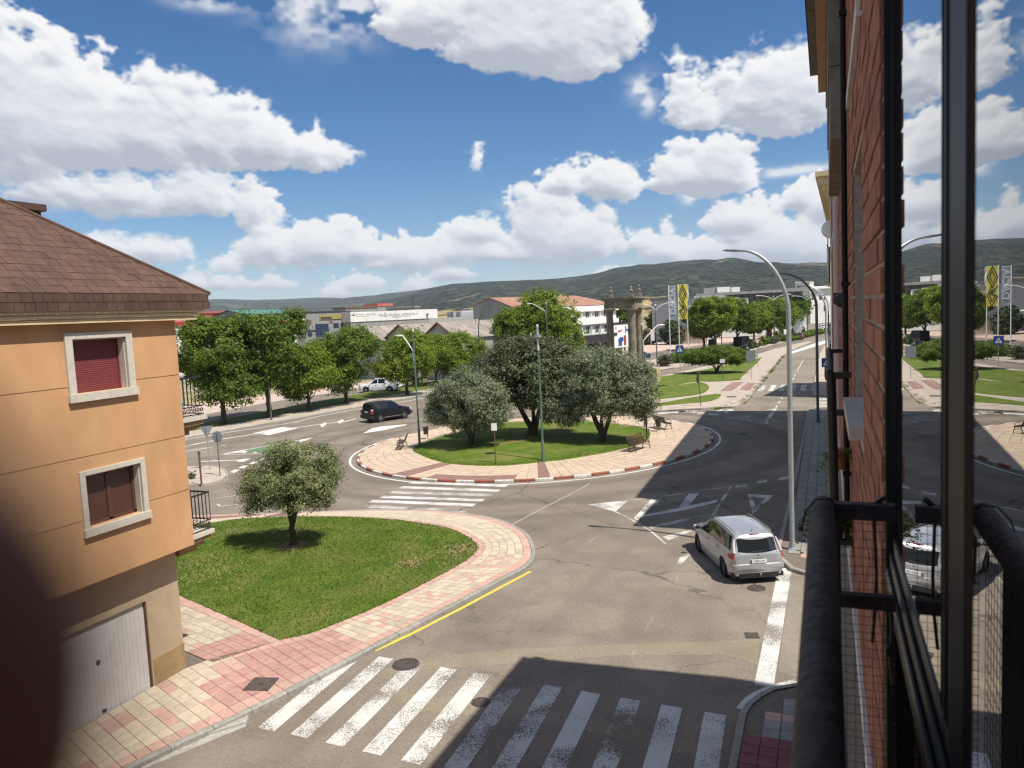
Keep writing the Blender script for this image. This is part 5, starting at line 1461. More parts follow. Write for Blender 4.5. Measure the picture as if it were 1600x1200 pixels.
for k in range(24): obj('blind_slat', bl, None, w2h, loc=(0, 0, 5.63-k*0.044))
for a, b in ((ya+.07, (ya+yb)/2-.05), ((ya+yb)/2+.05, yb-.07)):
    m = MB(); m.box(-0.205, -0.199, a, b, za+.07, zb-.07)
    obj('pane', m, 'wood_glass', w2h)
# cornice, fascia and roof
EX, EY = -14.38, 15.18
m = MB()
for i, (d, z0, z1) in enumerate(((0.20, 8.95, 9.03), (0.175, 9.03, 9.045), (0.235, 9.045, 9.12), (0.205, 9.12, 9.135), (0.275, 9.135, 9.215))): m.prism([(-28, -8), (XU+d, -8), (XU+d, 14.3+d*2.6), (-28, 14.3+d*2.6)], z0, z1-0.001)
wpart('cornice', m, 'cornice_cream', oh)
m = MB(); m.prism([(-28, -8), (EX-0.02, -8), (EX-0.02, EY-0.02), (-28, EY-0.02)], 9.215, 9.55); fa = wpart('fascia', m, 'shingle_brown', oh)
cells = []
y = EY
k = 0
for row, (z0, z1) in enumerate(((9.20, 9.385), (9.385, 9.565))):
    y = EY-(0.11 if row else 0)
    while y > -8:
        w = rng.uniform(0.20, 0.27); cells.append(([(EX-0.02, y-w, z0), (EX-0.02, y, z0), (EX-0.02, y, z1), (EX-0.02, y-w, z1)], (0.02+rng.uniform(0, 0.008), 0, 0), 'shingle_brown')); y -= w
d = ray(72, 346); s = (EX-EY)/(d.x-d.y); PH = Vector((0, 0, CAM_H))+d*s
t_ = EX-PH.x; SL = (PH.z-9.56)/t_
RT = 6.5
def roofp(t, y, lift=0.0): return Vector((EX-t, y, 9.56+t*SL+lift))
m = MB(); m.add([roofp(0, -8), roofp(0, EY), roofp(RT, EY-RT), roofp(RT, -8)], [(0, 1, 2, 3)])
m.add([roofp(0, EY), (-28, EY, 9.56), (-28+RT*0, EY-RT, 9.56+RT*SL), roofp(RT, EY-RT)], [(0, 1, 2, 3)])
rf = wpart('roof', m, 'shingle_brown', oh)
nrm = Vector((SL, 0, 1)).normalized()
TS = 0.21
rows_ = int(RT/TS)
for r_ in range(rows_):
    t0, t1 = r_*TS, (r_+1)*TS
    y = EY-t0+rng.uniform(-0.1, 0)
    first = True
    while y > 3.0:
        w = rng.uniform(0.22, 0.32); a, b = y-w, y
        b0, b1 = min(b, EY-t0), min(b, EY-t1)
        th_ = rng.uniform(0.014, 0.021)
        if b1-a > 0.05: cells.append(([roofp(t0, a), roofp(t0, b0), roofp(t1, b1), roofp(t1, a)], nrm*th_, 'shingle_brown'))
        y -= w
before = set(bpy.data.objects)
pieces('shingle', cells, rf, 300, 0.012)
for o in set(bpy.data.objects)-before: o.location -= oh.location
m = MB(); m.tube([roofp(-0.02, EY+0.02, 0.03), roofp(RT, EY-RT, 0.03)], 0.05, 6); wpart('hip_cap', m, 'shingle_brown', oh)
dx_ = -18.4
a = on_x(72, 320, dx_); b = on_x(0, 308, dx_); c = on_x(74, 350, dx_)
m = MB(); m.box(dx_-3, dx_-0.06, a.y-6, a.y-0.12, c.z-1.2, a.z-0.14); dm = wpart('dormer', m, 'shingle_brown', oh)
m = MB(); m.box(dx_-3.2, dx_, a.y-6.2, a.y, a.z-0.17, a.z); wpart('dormer_roof', m, 'shingle_brown', dm)
cells = []
y = a.y
while y > a.y-5:
    w = rng.uniform(0.24, 0.36); cells.append(([(dx_, y-w, a.z-0.17), (dx_, y, a.z-0.17), (dx_, y, a.z+0.005), (dx_, y-w, a.z+0.005)], (0.014, 0, 0), 'shingle_brown')); y -= w
before = set(bpy.data.objects)
pieces('shingle', cells, rf, 300, 0.007)
for o in set(bpy.data.objects)-before: o.location -= oh.location
# balconies on the street-end wall
def balcony(x1, y1, zf, zr):
    x0 = x1-3.4; y0 = 14.288
    m = MB(); m.box(x0-0.05, x1+0.05, y0, y1+0.06, zf-0.10, zf); b = wpart('balcony', m, 'stone_frame', oh)
    m = MB()
    for i, q in enumerate((0.02, 0.22, 0.42)): m.box(x0+q, x1-q*0.4, y0, y1-q*0.9, zf-0.10-(i+1)*0.12, zf-0.101-i*0.12)
    wpart('corbel', m, 'plinth_ochre', b)
    m = MB()
    for (p, q) in (((x1, y0), (x1, y1)), ((x1, y1), (x0, y1)), ((x0, y1), (x0, y0))):
        m.tube([(*p, zr), (*q, zr)], 0.024, 8); m.tube([(*p, zf+0.26), (*q, zf+0.26)], 0.016, 6); m.tube([(*p, zf+0.05), (*q, zf+0.05)], 0.016, 6)
    rl = wpart('railing', m, 'dark_metal', b)
    bm_ = MB().tube([(0, 0, zf+0.26), (0, 0, zr)], 0.010, 6, cap=False).mesh('baluster', 'dark_metal')
    pts = [(x1, y0+0.03+k*(y1-y0-0.03)/8) for k in range(9)]+[(x1-k*0.125, y1) for k in range(1, 27)]
    for p in pts: obj('baluster', bm_, None, rl, loc=(p[0]+15.2, p[1]-14.15, 0))
    m = MB()
    for k in range(9):
        y = y0+0.06+k*(y1-y0)/9.2
        m.lathe([(0.050, -0.006), (0.050, 0.006), (0.036, 0.006), (0.036, -0.006), (0.050, -0.006)], 8, (x1, y, zf+0.155), axis='x', cap=False)
    for k in range(26): m.lathe([(0.050, -0.006), (0.050, 0.006), (0.036, 0.006), (0.036, -0.006), (0.050, -0.006)], 8, (x1-0.06-k*0.125, y1, zf+0.155), axis='y', cap=False)
    wpart('scroll_panel', m, 'dark_metal', b)
BXX = -15.05
y_b = on_x(318, 640, BXX).y
balcony(BXX, y_b, on_x(300, 652, BXX).z, on_x(300, 590, BXX).z)
y_b2 = on_x(330, 820, BXX).y
balcony(BXX, y_b2, on_x(315, 832, BXX).z, on_x(315, 772, BXX).z)
zr1 = on_x(300, 590, BXX).z; zf1 = on_x(300, 652, BXX).z
m = MB(); r = np.random.default_rng(4)
for k in range(7): m.ball((BXX-0.25-0.16*r.random(), 14.42+k*0.07, zr1+0.02+0.06*r.random()), 0.15, 8, 6, (1.2, 1, 0.55+0.4*r.random()), mi=0 if k < 4 else 1)
tag(obj('blanket', m, ['cloth_black', 'cloth_pale'], smooth=60), 'dark and pale cloth heaped over the upper balcony rail of the orange house', 'blanket')
m = MB(); m.box(-0.2, 0.2, -0.14, 0.14, 0, 0.34); m.box(-0.21, 0.21, -0.15, 0.15, 0.34, 0.40)
tag(obj('plastic_crate', m, 'plastic_blue', loc=(BXX-0.3, 14.62, zf1)), 'small blue plastic box standing on the upper balcony of the orange house', 'box')
# ------------------------------------------------------------------ trees
def leaf_cloud(lobes, n_clump, per, rc, ll, lw, seed, surf=0.55, droop=0.0, gap=0.0, grow=1.0):
    """small rhombic leaves in clumps spread through ellipsoid lobes (x, y, z, rx, ry, rz)"""
    r = np.random.default_rng(seed)
    L_ = np.array(lobes, float); vol = L_[:, 3]*L_[:, 4]*L_[:, 5]; pr = vol**0.8/np.sum(vol**0.8)
    w = r.choice(len(L_), n_clump, p=pr)
    d = r.normal(0, 1, (n_clump, 3)); d /= np.linalg.norm(d, axis=1)[:, None]
    rad = surf+(1-surf)*r.random(n_clump)**0.6
    c = L_[w, :3]+d*rad[:, None]*L_[w, 3:6]*(1+0.12*r.normal(0, 1, (n_clump, 1)))
    keep = slice(None)
    if gap:
        keep = np.sin(c[:, 0]*2.1/gap+1.3*seed)+np.sin(c[:, 1]*1.9/gap+0.7*seed)+np.sin(c[:, 2]*2.6/gap) > -0.95
        c = c[keep]; d = d[keep]
    n = len(c)*per
    cc = np.repeat(c, per, 0); dd = np.repeat(d, per, 0)
    rcs = rc*np.repeat(r.uniform(0.6, 1.35, len(c)), per)[:, None]
    p = cc+r.normal(0, 1, (n, 3))*rcs*np.array([0.55, 0.55, 0.42])
    lo3 = np.repeat(L_[w][keep] if gap else L_[w], per, 0)
    out_ = (p-lo3[:, :3])/lo3[:, 3:6]**1.5; out_ /= np.linalg.norm(out_, axis=1)[:, None]+1e-9
    loc_ = (p-cc)/rcs
    nrm_ = out_*0.75+loc_*0.45+np.array([0, 0, 0.55-droop])+r.normal(0, 0.55, (n, 3)); nrm_ /= np.linalg.norm(nrm_, axis=1)[:, None]
    a = np.cross(nrm_, r.normal(0, 1, (n, 3))); a /= np.linalg.norm(a, axis=1)[:, None]+1e-9
    b = np.cross(nrm_, a)
    s = r.uniform(0.65, 1.3, (n, 1)); l = ll*s/2; q = lw*s/2
    v = np.empty((n, 4, 3), np.float32)
    v[:, 0] = p-a*l; v[:, 1] = p+b*q+a*l*0.1; v[:, 2] = p+a*l; v[:, 3] = p-b*q+a*l*0.1
    return v.reshape(-1, 3), c
def trunk_mesh(base_r, fork, stems, clumps, seed, sub=10, flare=1.5):
    """stems: list of polylines (x, y, z) from the base; limbs fan out to clumps"""
    r = np.random.default_rng(seed); m = MB()
    for pts, r0, r1 in stems:
        pts = [Vector(p) for p in pts]
        P = []; R = []
        for i in range(len(pts)-1):
            for k in range(3):
                t = k/3; P.append(pts[i].lerp(pts[i+1], t)+Vector(r.normal(0, r0*0.10, 3))*(1 if (i or k) else 0))
        P.append(pts[-1]); n = len(P)
        for i in range(n):
            f = i/(n-1); q = r0+(r1-r0)*f
            if P[i].z < 0.5: q *= 1+(flare-1)*(1-P[i].z/0.5)**2
            R.append(q)
        m.tube(P, R, 10)
        end = P[-1]
        if len(clumps):
            d = np.linalg.norm(clumps-np.array(end[:]), axis=1); idx = np.argsort(d)[:sub*4]; idx = r.choice(idx, min(sub, len(idx)), replace=False)
            for i in idx:
                c = Vector(clumps[i]); s = P[r.integers(max(1, int(n*0.55)), n)]
                mid = s.lerp(c, 0.5)+Vector(r.normal(0, 0.08, 3))*(c-s).length
                m.tube([s, mid, s.lerp(c, 0.95)], [r1*0.6, r1*0.35, r1*0.10], 5, cap=False)
    return m
def make_tree(name, label, loc, lobes, stems, leafm, n_clump, per, rc, ll, lw, seed, group=None, bark='bark', surf=0.55, droop=0.0, gap=0.0, sub=10, cat='tree', extra=None, rag=0):
    t = thing(name, label, cat, loc, 0, group)
    if rag:      # sprigs that stand out of the outline
        r = np.random.default_rng(seed+5); lobes = list(lobes); n0 = len(lobes)
        for k in range(rag):
            q = lobes[r.integers(n0)]; d = r.normal(0, 1, 3); d[2] = d[2]*0.8+0.15; d /= np.linalg.norm(d); s = r.uniform(0.22, 0.40)
            f = r.uniform(0.85, 1.12); lobes.append((q[0]+d[0]*q[3]*f, q[1]+d[1]*q[4]*f, q[2]+d[2]*q[5]*f, q[3]*s, q[4]*s, q[5]*s*1.15))
    v, c = leaf_cloud(lobes, n_clump, per, rc, ll, lw, seed, surf, droop, gap)
    np_mesh('crown', v, 4, leafm, t)
    if extra:
        for (lm, lb2, nc2) in extra:
            v, _ = leaf_cloud(lb2, nc2, per, rc, ll, lw, seed+77, surf, droop, gap); np_mesh('crown', v, 4, lm, t)
    if stems: obj('trunk', trunk_mesh(0, 0, stems, c, seed, sub), bark, t, smooth=60)
    return t
# olive on the near lawn
b = g(458, 852, KZ)
LO = [(0.1, 0.0, 2.55, 1.35, 1.3, 0.95), (-1.0, -0.1, 2.15, 0.85, 0.9, 0.75), (1.05, 0.2, 2.35, 0.80, 0.9, 0.75), (0.15, 0.1, 3.35, 0.70, 0.7, 0.55), (1.55, 0.25, 3.10, 0.36, 0.4, 0.50), (-0.5, 0.3, 2.9, 0.7, 0.8, 0.6), (0.5, -0.5, 1.75, 0.7, 0.6, 0.35), (-1.25, 0.1, 1.75, 0.45, 0.5, 0.32), (1.35, 0.0, 1.85, 0.45, 0.5, 0.35)]
ST = [([(0, 0, 0), (0.02, 0, 0.5), (-0.02, 0.02, 1.0), (-0.15, 0.05, 1.55), (-0.5, 0.1, 2.2)], 0.145, 0.05), ([(0.03, 0, 0.8), (0.2, 0.02, 1.25), (0.42, 0.05, 1.8), (0.75, 0.1, 2.5)], 0.085, 0.035), ([(0, 0, 0.9), (0.05, 0.1, 1.6), (0.1, 0.1, 2.6)], 0.08, 0.03)]
make_tree('olive_tree', 'small grey-green olive tree alone on the near lawn', (b.x, b.y, KZ-0.02), [tuple(v*1.13 if i != 2 else v*1.04+0.1 for i, v in enumerate(q)) for q in LO], ST, 'leaf_olive', 1300, 46, 0.25, 0.115, 0.036, 21, surf=0.45, sub=22, gap=0.5, rag=16)
m = MB()
r = np.random.default_rng(2)
pts = [(b.x+0.62*math.cos(a)*(0.85+0.3*r.random()), b.y+0.62*math.sin(a)*(0.85+0.3*r.random())) for a in np.linspace(0, 2*math.pi, 18, endpoint=False)]
m.add([(p[0], p[1], KZ+0.016) for p in pts]+[(b.x, b.y, KZ+0.07)], [(i, (i+1) % 18, 18) for i in range(18)])
o = obj('bare_earth', m, 'bare_soil'); o['kind'] = 'structure'
# the three trees of the roundabout
def rz_at(p): return KZ+0.30*max(0, 1-math.hypot(p.x-RC[0], p.y-RC[1])/8.5)
b = g(735, 699, KZ+0.05)
LO = [(0, 0, 2.6, 1.9, 1.8, 1.3), (-1.5, 0.2, 2.3, 1.2, 1.2, 1.1), (1.5, -0.1, 2.3, 1.2, 1.2, 1.1), (0.0, 0, 3.6, 1.3, 1.3, 0.9), (-1.0, 0, 3.2, 1.1, 1.1, 0.8), (1.1, 0, 3.1, 1.1, 1.2, 0.8), (0.2, -0.5, 1.5, 1.2, 1.0, 0.5), (-2.1, 0.1, 1.9, 0.6, 0.7, 0.6)]
ST = [([(0, 0, 0), (0.02, 0, 0.6), (-0.3, 0.05, 1.3), (-0.9, 0.1, 2.3)], 0.17, 0.06), ([(0.08, 0, 0.2), (0.3, 0.02, 1.0), (0.8, 0.05, 2.3)], 0.12, 0.05), ([(0, 0.03, 0.3), (0.05, 0.1, 1.5), (0.1, 0.1, 2.8)], 0.10, 0.04)]
make_tree('olive_tree', 'silvery olive tree on the roundabout next to the green lamp post and bench', (b.x, b.y, KZ+0.05), [tuple(v*1.14 for v in q) for q in LO], ST, 'leaf_olive_grey', 2100, 40, 0.32, 0.16, 0.055, 22, surf=0.5, sub=18, gap=0.7, rag=16)
b = g(832, 684, KZ+0.1)
LO = [(0, 0, 4.2, 2.6, 2.4, 1.6), (-2.2, 0.3, 4.4, 1.6, 1.7, 1.4), (2.2, 0.2, 4.1, 1.7, 1.8, 1.4), (-0.9, 0.2, 5.6, 1.6, 1.6, 0.9), (1.2, 0.3, 5.5, 1.5, 1.6, 0.9), (3.2, 0.5, 4.8, 1.0, 1.2, 0.9), (-3.1, 0.4, 3.7, 1.1, 1.3, 1.0), (0.2, 0.1, 6.1, 1.0, 1.0, 0.5), (0.6, -1.0, 3.0, 1.7, 1.2, 0.8), (-1.5, -0.8, 3.1, 1.3, 1.1, 0.8), (2.6, -0.3, 3.0, 1.3, 1.2, 1.0), (-3.0, 0.0, 3.1, 1.2, 1.2, 1.0)]
ST = [([(0, 0, 0), (-0.1, 0, 0.7), (-0.6, 0.05, 1.6), (-1.3, 0.1, 3.0), (-1.9, 0.2, 4.2)], 0.26, 0.09), ([(0.15, 0, 0.1), (0.35, 0.02, 1.0), (0.7, 0.05, 2.3), (1.5, 0.1, 3.9)], 0.20, 0.08), ([(0.05, 0.03, 0.3), (0.1, 0.1, 2.0), (0.0, 0.1, 4.6)], 0.17, 0.06)]
make_tree('holm_oak', 'broad dark holm oak in the middle of the roundabout', (b.x, b.y, KZ+0.15), [tuple(v*1.13 if i != 2 else v*1.03 for i, v in enumerate(q)) for q in LO], ST, 'leaf_holm', 3200, 40, 0.38, 0.165, 0.095, 23, surf=0.5, sub=24, gap=0.85, rag=18)
b = g(940, 691, KZ+0.1)
LO = [(0.1, 0, 3.3, 1.9, 1.9, 1.5), (-1.3, 0.2, 3.4, 1.2, 1.3, 1.3), (1.6, 0.1, 3.2, 1.4, 1.4, 1.3), (0.4, 0, 4.7, 1.4, 1.4, 0.9), (-0.7, 0, 4.7, 1.0, 1.2, 0.8), (1.5, 0.1, 4.4, 1.1, 1.2, 0.8), (2.4, 0.0, 2.7, 0.8, 0.9, 0.9), (2.1, 0.1, 1.8, 0.6, 0.6, 0.4), (-1.2, -0.3, 2.3, 0.9, 0.8, 0.6), (-2.3, -0.4, 2.2, 1.0, 0.9, 1.0), (-1.7, -0.5, 1.5, 0.6, 0.6, 0.4)]
ST = [([(0, 0, 0), (0.05, 0, 0.5), (-0.3, 0.05, 1.3), (-0.9, 0.1, 2.6), (-1.2, 0.1, 3.4)], 0.25, 0.08), ([(0.12, 0, 0.3), (0.45, 0.02, 1.2), (0.9, 0.05, 2.5), (1.5, 0.1, 3.4)], 0.16, 0.06), ([(0.02, 0.03, 0.5), (0.05, 0.1, 1.8), (0.2, 0.1, 3.8)], 0.13, 0.05)]
make_tree('olive_tree', 'large silvery olive tree at the right of the roundabout between dark oak and benches', (b.x, b.y, KZ+0.1), [tuple(v*1.2 if i != 2 else v*1.06 for i, v in enumerate(q)) for q in LO], ST, 'leaf_olive_grey', 2900, 40, 0.34, 0.17, 0.055, 24, surf=0.5, sub=20, gap=0.75, rag=18)
# street trees of the left arm
def street_tree_proto(name, label, loc, h, wdt, leafm, seed, group, clear=0.26, n=900, extra=None, ll=0.23, lw=0.15):
    hc = h*(1-clear); zc = h*clear+hc*0.5
    r = np.random.default_rng(seed)
    LO = [(0, 0, zc, wdt*0.44, wdt*0.44, hc*0.46)]
    for k in range(9):
        a = 2*math.pi*k/9+r.uniform(-0.3, 0.3); zz = zc+r.uniform(-0.42, 0.36)*hc
        q = math.sqrt(max(0.1, 1-((zz-zc)/(hc*0.56))**2))
        LO.append((math.cos(a)*wdt*0.33*q, math.sin(a)*wdt*0.33*q, zz, wdt*0.24*r.uniform(0.8, 1.25), wdt*0.24*r.uniform(0.8, 1.25), hc*0.20))
    LO.append((r.uniform(-.3, .3), r.uniform(-.3, .3), zc+hc*0.36, wdt*0.2, wdt*0.2, hc*0.15))
    ST = [([(0, 0, 0), (0.03, 0, h*clear*0.6), (0.0, 0.03, h*clear*1.2)], h*0.024+0.03, h*0.018)]
    for k in range(4):
        a = 2*math.pi*k/4+r.uniform(-0.4, 0.4); ST.append(([(0, 0.02, h*clear*1.0), (math.cos(a)*wdt*0.10, math.sin(a)*wdt*0.10, zc-hc*0.15), (math.cos(a)*wdt*0.22, math.sin(a)*wdt*0.22, zc+hc*0.2)], h*0.010, h*0.003))
    return make_tree(name, label, loc, LO, ST, leafm, n, 30, 0.50, ll, lw, seed, group, surf=0.5, sub=7, gap=1.1, rag=12, extra=[(e, LO[3:8], c) for e, c in extra] if extra else None)
def hgt(bx, by, tx, ty):
    p = g(bx, by, KZ); d = ray(tx, ty); t = math.hypot(p.x, p.y)/math.hypot(d.x, d.y); return CAM_H+d.z*t-KZ
GT = 'street trees along the left verge'
rows_t = [(350, 662, 497, 7.0, 'leaf_mid', 31, 'leftmost tree of the verge row, a tall green crown beside the upper balcony', [('leaf_bright', 300)], 1500),
          (421, 652, 490, 7.4, 'leaf_mid', 32, 'tall verge tree with a forked trunk standing against the dark curved lamp post', [('leaf_dark', 160), ('leaf_bright', 220)], 1500),
          (483, 641, 535, 5.8, 'leaf_bright', 33, 'smaller yellow-topped verge tree, third from the left', [('leaf_yellow', 140)], 900),
          (541, 630, 511, 7.2, 'leaf_mid', 34, 'full round verge tree just left of the white pickup', [('leaf_bright', 200)], 1400),
          (636, 617, 514, 6.6, 'leaf_bright', 35, 'patchy yellow-green verge tree at the tail of the white pickup', [('leaf_yellow', 320)], 1000),
          (682, 601, 523, 5.8, 'leaf_bright', 36, 'slim verge tree right behind the green lamp post with the bent arm', [('leaf_mid', 160)], 800),
          (722, 597, 518, 7.0, 'leaf_bright', 37, 'bright verge tree half hidden behind the silvery olive and the oak', [('leaf_mid', 200)], 1000)]
for (bx, by, ty, wd_, lm, sd, lb, ex, n) in rows_t:
    p = g(bx, by, KZ); h = hgt(bx, by, bx, ty)
    street_tree_proto('street_tree', lb, (p.x, p.y, KZ-0.02), h, wd_, lm, sd, GT, 0.24 if sd != 36 else 0.34, n, ex)
p = at(848, 560, 112); street_tree_proto('street_tree', 'big round bright green tree in front of the white three-storey facade', (p.x, p.y, 0), 12.0, 12.5, 'leaf_bright', 38, GT, 0.16, 2600, [('leaf_mid', 500)], 0.30, 0.20)
p = at(770, 560, 118); street_tree_proto('street_tree', 'green tree before the grey concrete gable wall', (p.x, p.y, 0), 7.8, 8.0, 'leaf_bright', 39, GT, 0.2, 1100, None, 0.28, 0.18)
# plane trees of the right-hand median
GP = 'plane trees along the boulevard'
pts = [(1118, 546, 462, 8.4, 'leftmost tall plane tree of the boulevard row'), (1152, 541, 468, 7.6, 'second plane tree of the boulevard row, over the dark parked van'), (1178, 537, 474, 7.2, 'third plane tree of the boulevard row'), (1200, 534, 472, 7.6, 'fourth plane tree of the boulevard row, above the white stall'), (1222, 529, 466, 8.0, 'fifth plane tree of the boulevard row, behind the tall grey lamp post'), (1243, 520, 463, 9.0, 'last and tallest plane tree of the boulevard row'), (1100, 545, 470, 6.5, 'dark lobe-crowned plane tree at the near end of the boulevard row')]
for i, (bx, by, ty, wd_, lb) in enumerate(pts):
    p = g(bx, by, KZ); h = hgt(bx, by, bx, ty)
    street_tree_proto('plane_tree', lb, (p.x, p.y, KZ-0.02), h, wd_, 'leaf_mid' if i % 2 else 'leaf_bright', 50+i, GP, 0.30, 900, [('leaf_bright', 250), ('leaf_dark', 120)], 0.34, 0.24)
# trees behind the columns and beyond
GB = 'trees behind the boulevard'
for i, (px, py, D, h, w_, lb) in enumerate(((1040, 520, 215, 9.6, 10, 'leafy tree behind the double-armed lamp at the flagpoles'), (975, 530, 205, 10.5, 8, 'leafy tree seen between the stone columns'), (1078, 520, 225, 7.2, 8, 'tree behind the yellow banner'))):
    p = at(px, py, D); street_tree_proto('leafy_tree', lb, (p.x, p.y, 0), h, w_, 'leaf_mid', 60+i, GB, 0.1, 800, None, 0.45, 0.3)
# cypress and pines on the skyline left
def cypress(name, label, loc, h, w_, seed, leafm='leaf_dark', group=None, n=160, ll=0.5):
    LO = [(0, 0, h*(0.12+0.8*k/7), w_*(0.5-0.44*k/7)*(0.8 if k == 0 else 1), w_*(0.5-0.44*k/7), h*0.12) for k in range(8)]
    return make_tree(name, label, loc, LO, [([(0, 0, 0), (0, 0, h*0.5), (0, 0, h*0.9)], w_*0.06, 0.01)], leafm, n, 20, w_*0.12, ll, ll*0.5, seed, group, surf=0.6, sub=4)
p = at(418, 480, 330); cypress('conifer_tree', 'tall dark pointed conifer behind the green roof', (p.x, p.y, 0), 17.4, 7.0, 71, group='conifers on the skyline')
p = at(400, 480, 330); cypress('conifer_tree', 'small dark conifer left of the tall one behind the green roof', (p.x, p.y, 0), 13.0, 5.5, 72, group='conifers on the skyline')
p = at(333, 485, 330); cypress('conifer_tree', 'thin dark conifer above the red roofs', (p.x, p.y, 0), 12.8, 3.6, 73, group='conifers on the skyline')
p = at(468, 485, 330); cypress('conifer_tree', 'narrow dark cypress at the right end of the green roof', (p.x, p.y, 0), 14.5, 2.6, 74, group='conifers on the skyline')
p = at(483, 485, 300); street_tree_proto('leafy_tree', 'pale poplar tree beside the grey warehouse', (p.x, p.y, 0), 13.5, 7.5, 'leaf_yellow', 75, 'trees beyond the warehouses', 0.1, 500, [('leaf_mid', 200)], 0.6, 0.4)
for i, (px, h, w_, lb) in enumerate(((352, 12.2, 9, 'bushy tree above the red roofs'), (372, 12.8, 9, 'taller bushy tree above the red roofs'), (388, 12.0, 8, 'bushy tree at the left end of the green roof'), (448, 12.6, 9, 'low bushy tree over the middle of the green roof'))):
    p = at(px, 480, 330); street_tree_proto('leafy_tree', lb, (p.x, p.y, 0), h, w_, 'leaf_mid', 80+i, 'trees beyond the warehouses', 0.1, 360, None, 0.6, 0.4)
# round shrubs, hedge and small cypresses of the right
def shrub(label, loc, rx, rz, seed, leafm, n=200, ll=0.12, name='shrub', group=None, stems=None, z=None):
    zc = rz*0.95 if z is None else z
    LO = [(0, 0, zc, rx, rx, rz)]+[(math.cos(k*1.25)*rx*0.55, math.sin(k*1.25)*rx*0.55, zc+0.25*rz*math.sin(k*2.2), rx*0.5, rx*0.5, rz*0.6) for k in range(5)]
    return make_tree(name, label, loc, LO, stems or [([(0, 0, 0), (0.02, 0, rz*0.6), (0.05, 0, rz*1.2)], 0.05, 0.02)], leafm, n, 26, rx*0.16, ll, ll*0.6, seed, group, surf=0.6, cat='shrub' if name == 'shrub' else 'tree', sub=6)
p = g(1120, 583, KZ)
ST = [([(0, 0, 0), (0.3*math.cos(a), 0.3*math.sin(a), 0.7), (1.3*math.cos(a), 1.3*math.sin(a), 1.7)], 0.09, 0.04) for a in (0.2, 1.4, 2.9, 4.4, 5.5)]
t = make_tree('spreading_tree', 'low spreading dark green tree with several stems on the far lawn', (p.x, p.y, KZ), [(0, 0, 2.15, 3.3, 2.6, 0.95), (-2.6, 0, 2.0, 1.8, 1.6, 0.75), (2.6, 0, 2.0, 1.8, 1.6, 0.85), (0.5, 0, 2.7, 2.2, 1.8, 0.7)], ST, 'leaf_mid', 1100, 30, 0.34, 0.20, 0.13, 90, surf=0.6, sub=10)
p = g(1072, 566, KZ); shrub('low rounded green shrub left of the spreading tree', (p.x, p.y, KZ), 2.4, 1.0, 91, 'leaf_mid', 260, 0.22)
GS = 'shrubs of the median strip'
p = g(1040, 572, KZ); shrub('round olive shrub at the foot of the dark double lamp', (p.x, p.y, KZ), 1.2, 0.9, 92, 'leaf_holm', 160, 0.18, group=GS)
GC = 'clipped cypresses on the median strip'
for i, (px, by, ty, w_, lb) in enumerate(((1049, 567, 553, 0.95, 'clipped cypress below the grey banner'), (1174, 545, 531, 1.5, 'clipped cypress behind the square sign back'), (1199, 537, 523, 1.2, 'clipped cypress before the red and black banner'), (1220, 532, 513, 1.6, 'tall clipped cypress near the white stall'), (1238.5, 531, 511, 1.5, 'clipped cypress just right of the near grey lamp post'), (1256, 526, 509, 1.6, 'clipped cypress right of the maroon parked car'))):
    p = g(px, by, KZ); cypress('clipped_cypress', lb, (p.x, p.y, KZ), hgt(px, by, px, ty), w_, 100+i, 'leaf_dark', GC, 90, 0.3)
for i, (px, py, rx, rz, lm, lb) in enumerate(((1182, 543, 1.1, 0.8, 'leaf_yellow', 'yellowish shrub beside the cypress at the square sign'), (1191, 540, 1.3, 0.9, 'leaf_mid', 'green shrub left of the cypress by the red banner'), (1207, 537, 1.2, 0.8, 'leaf_holm', 'olive shrub between the two cypresses by the stall'), (1213, 535, 1.0, 1.3, 'leaf_yellow', 'tall yellow-green shrub by the dark lamp post'))):
    p = g(px, py, KZ); shrub(lb, (p.x, p.y, KZ), rx, rz, 110+i, lm, 110, 0.25, group=GS)
a, c = g(1228, 533, KZ), g(1292, 518.5, KZ)
LO = [(a.x+(c.x-a.x)*k/14-a.x, a.y+(c.y-a.y)*k/14-a.y, 0.55, 1.1, (c.y-a.y)/22, 0.55+0.12*math.sin(k*1.7)) for k in range(15)]
make_tree('hedge', 'long low green hedge along the median behind the lamp posts', (a.x, a.y, KZ), LO, None, 'leaf_mid', 900, 26, 0.3, 0.3, 0.2, 120, cat='hedge', surf=0.5)
for i, (px, py, D, rx, rz, lm, lb) in enumerate(((1010, 540, 180, 2.4, 1.9, 'leaf_reddish', 'reddish round bush behind the columns'), (1048, 532, 178, 2.6, 3.0, 'leaf_dark', 'dark green bush left of the grey banner pole'), (1057, 535, 176, 1.7, 2.2, 'leaf_holm', 'olive-brown bush between the banner poles'), (1090, 520, 190, 5, 2.6, 'leaf_dark', 'dark hedge bush above the tan wall'))):
    p = at(px, py, D); shrub(lb, (p.x, p.y, 0), rx, rz, 130+i, lm, 220, 0.4, group='bushes by the far garden wall')
p = on_y(1262+0, 500, 280)
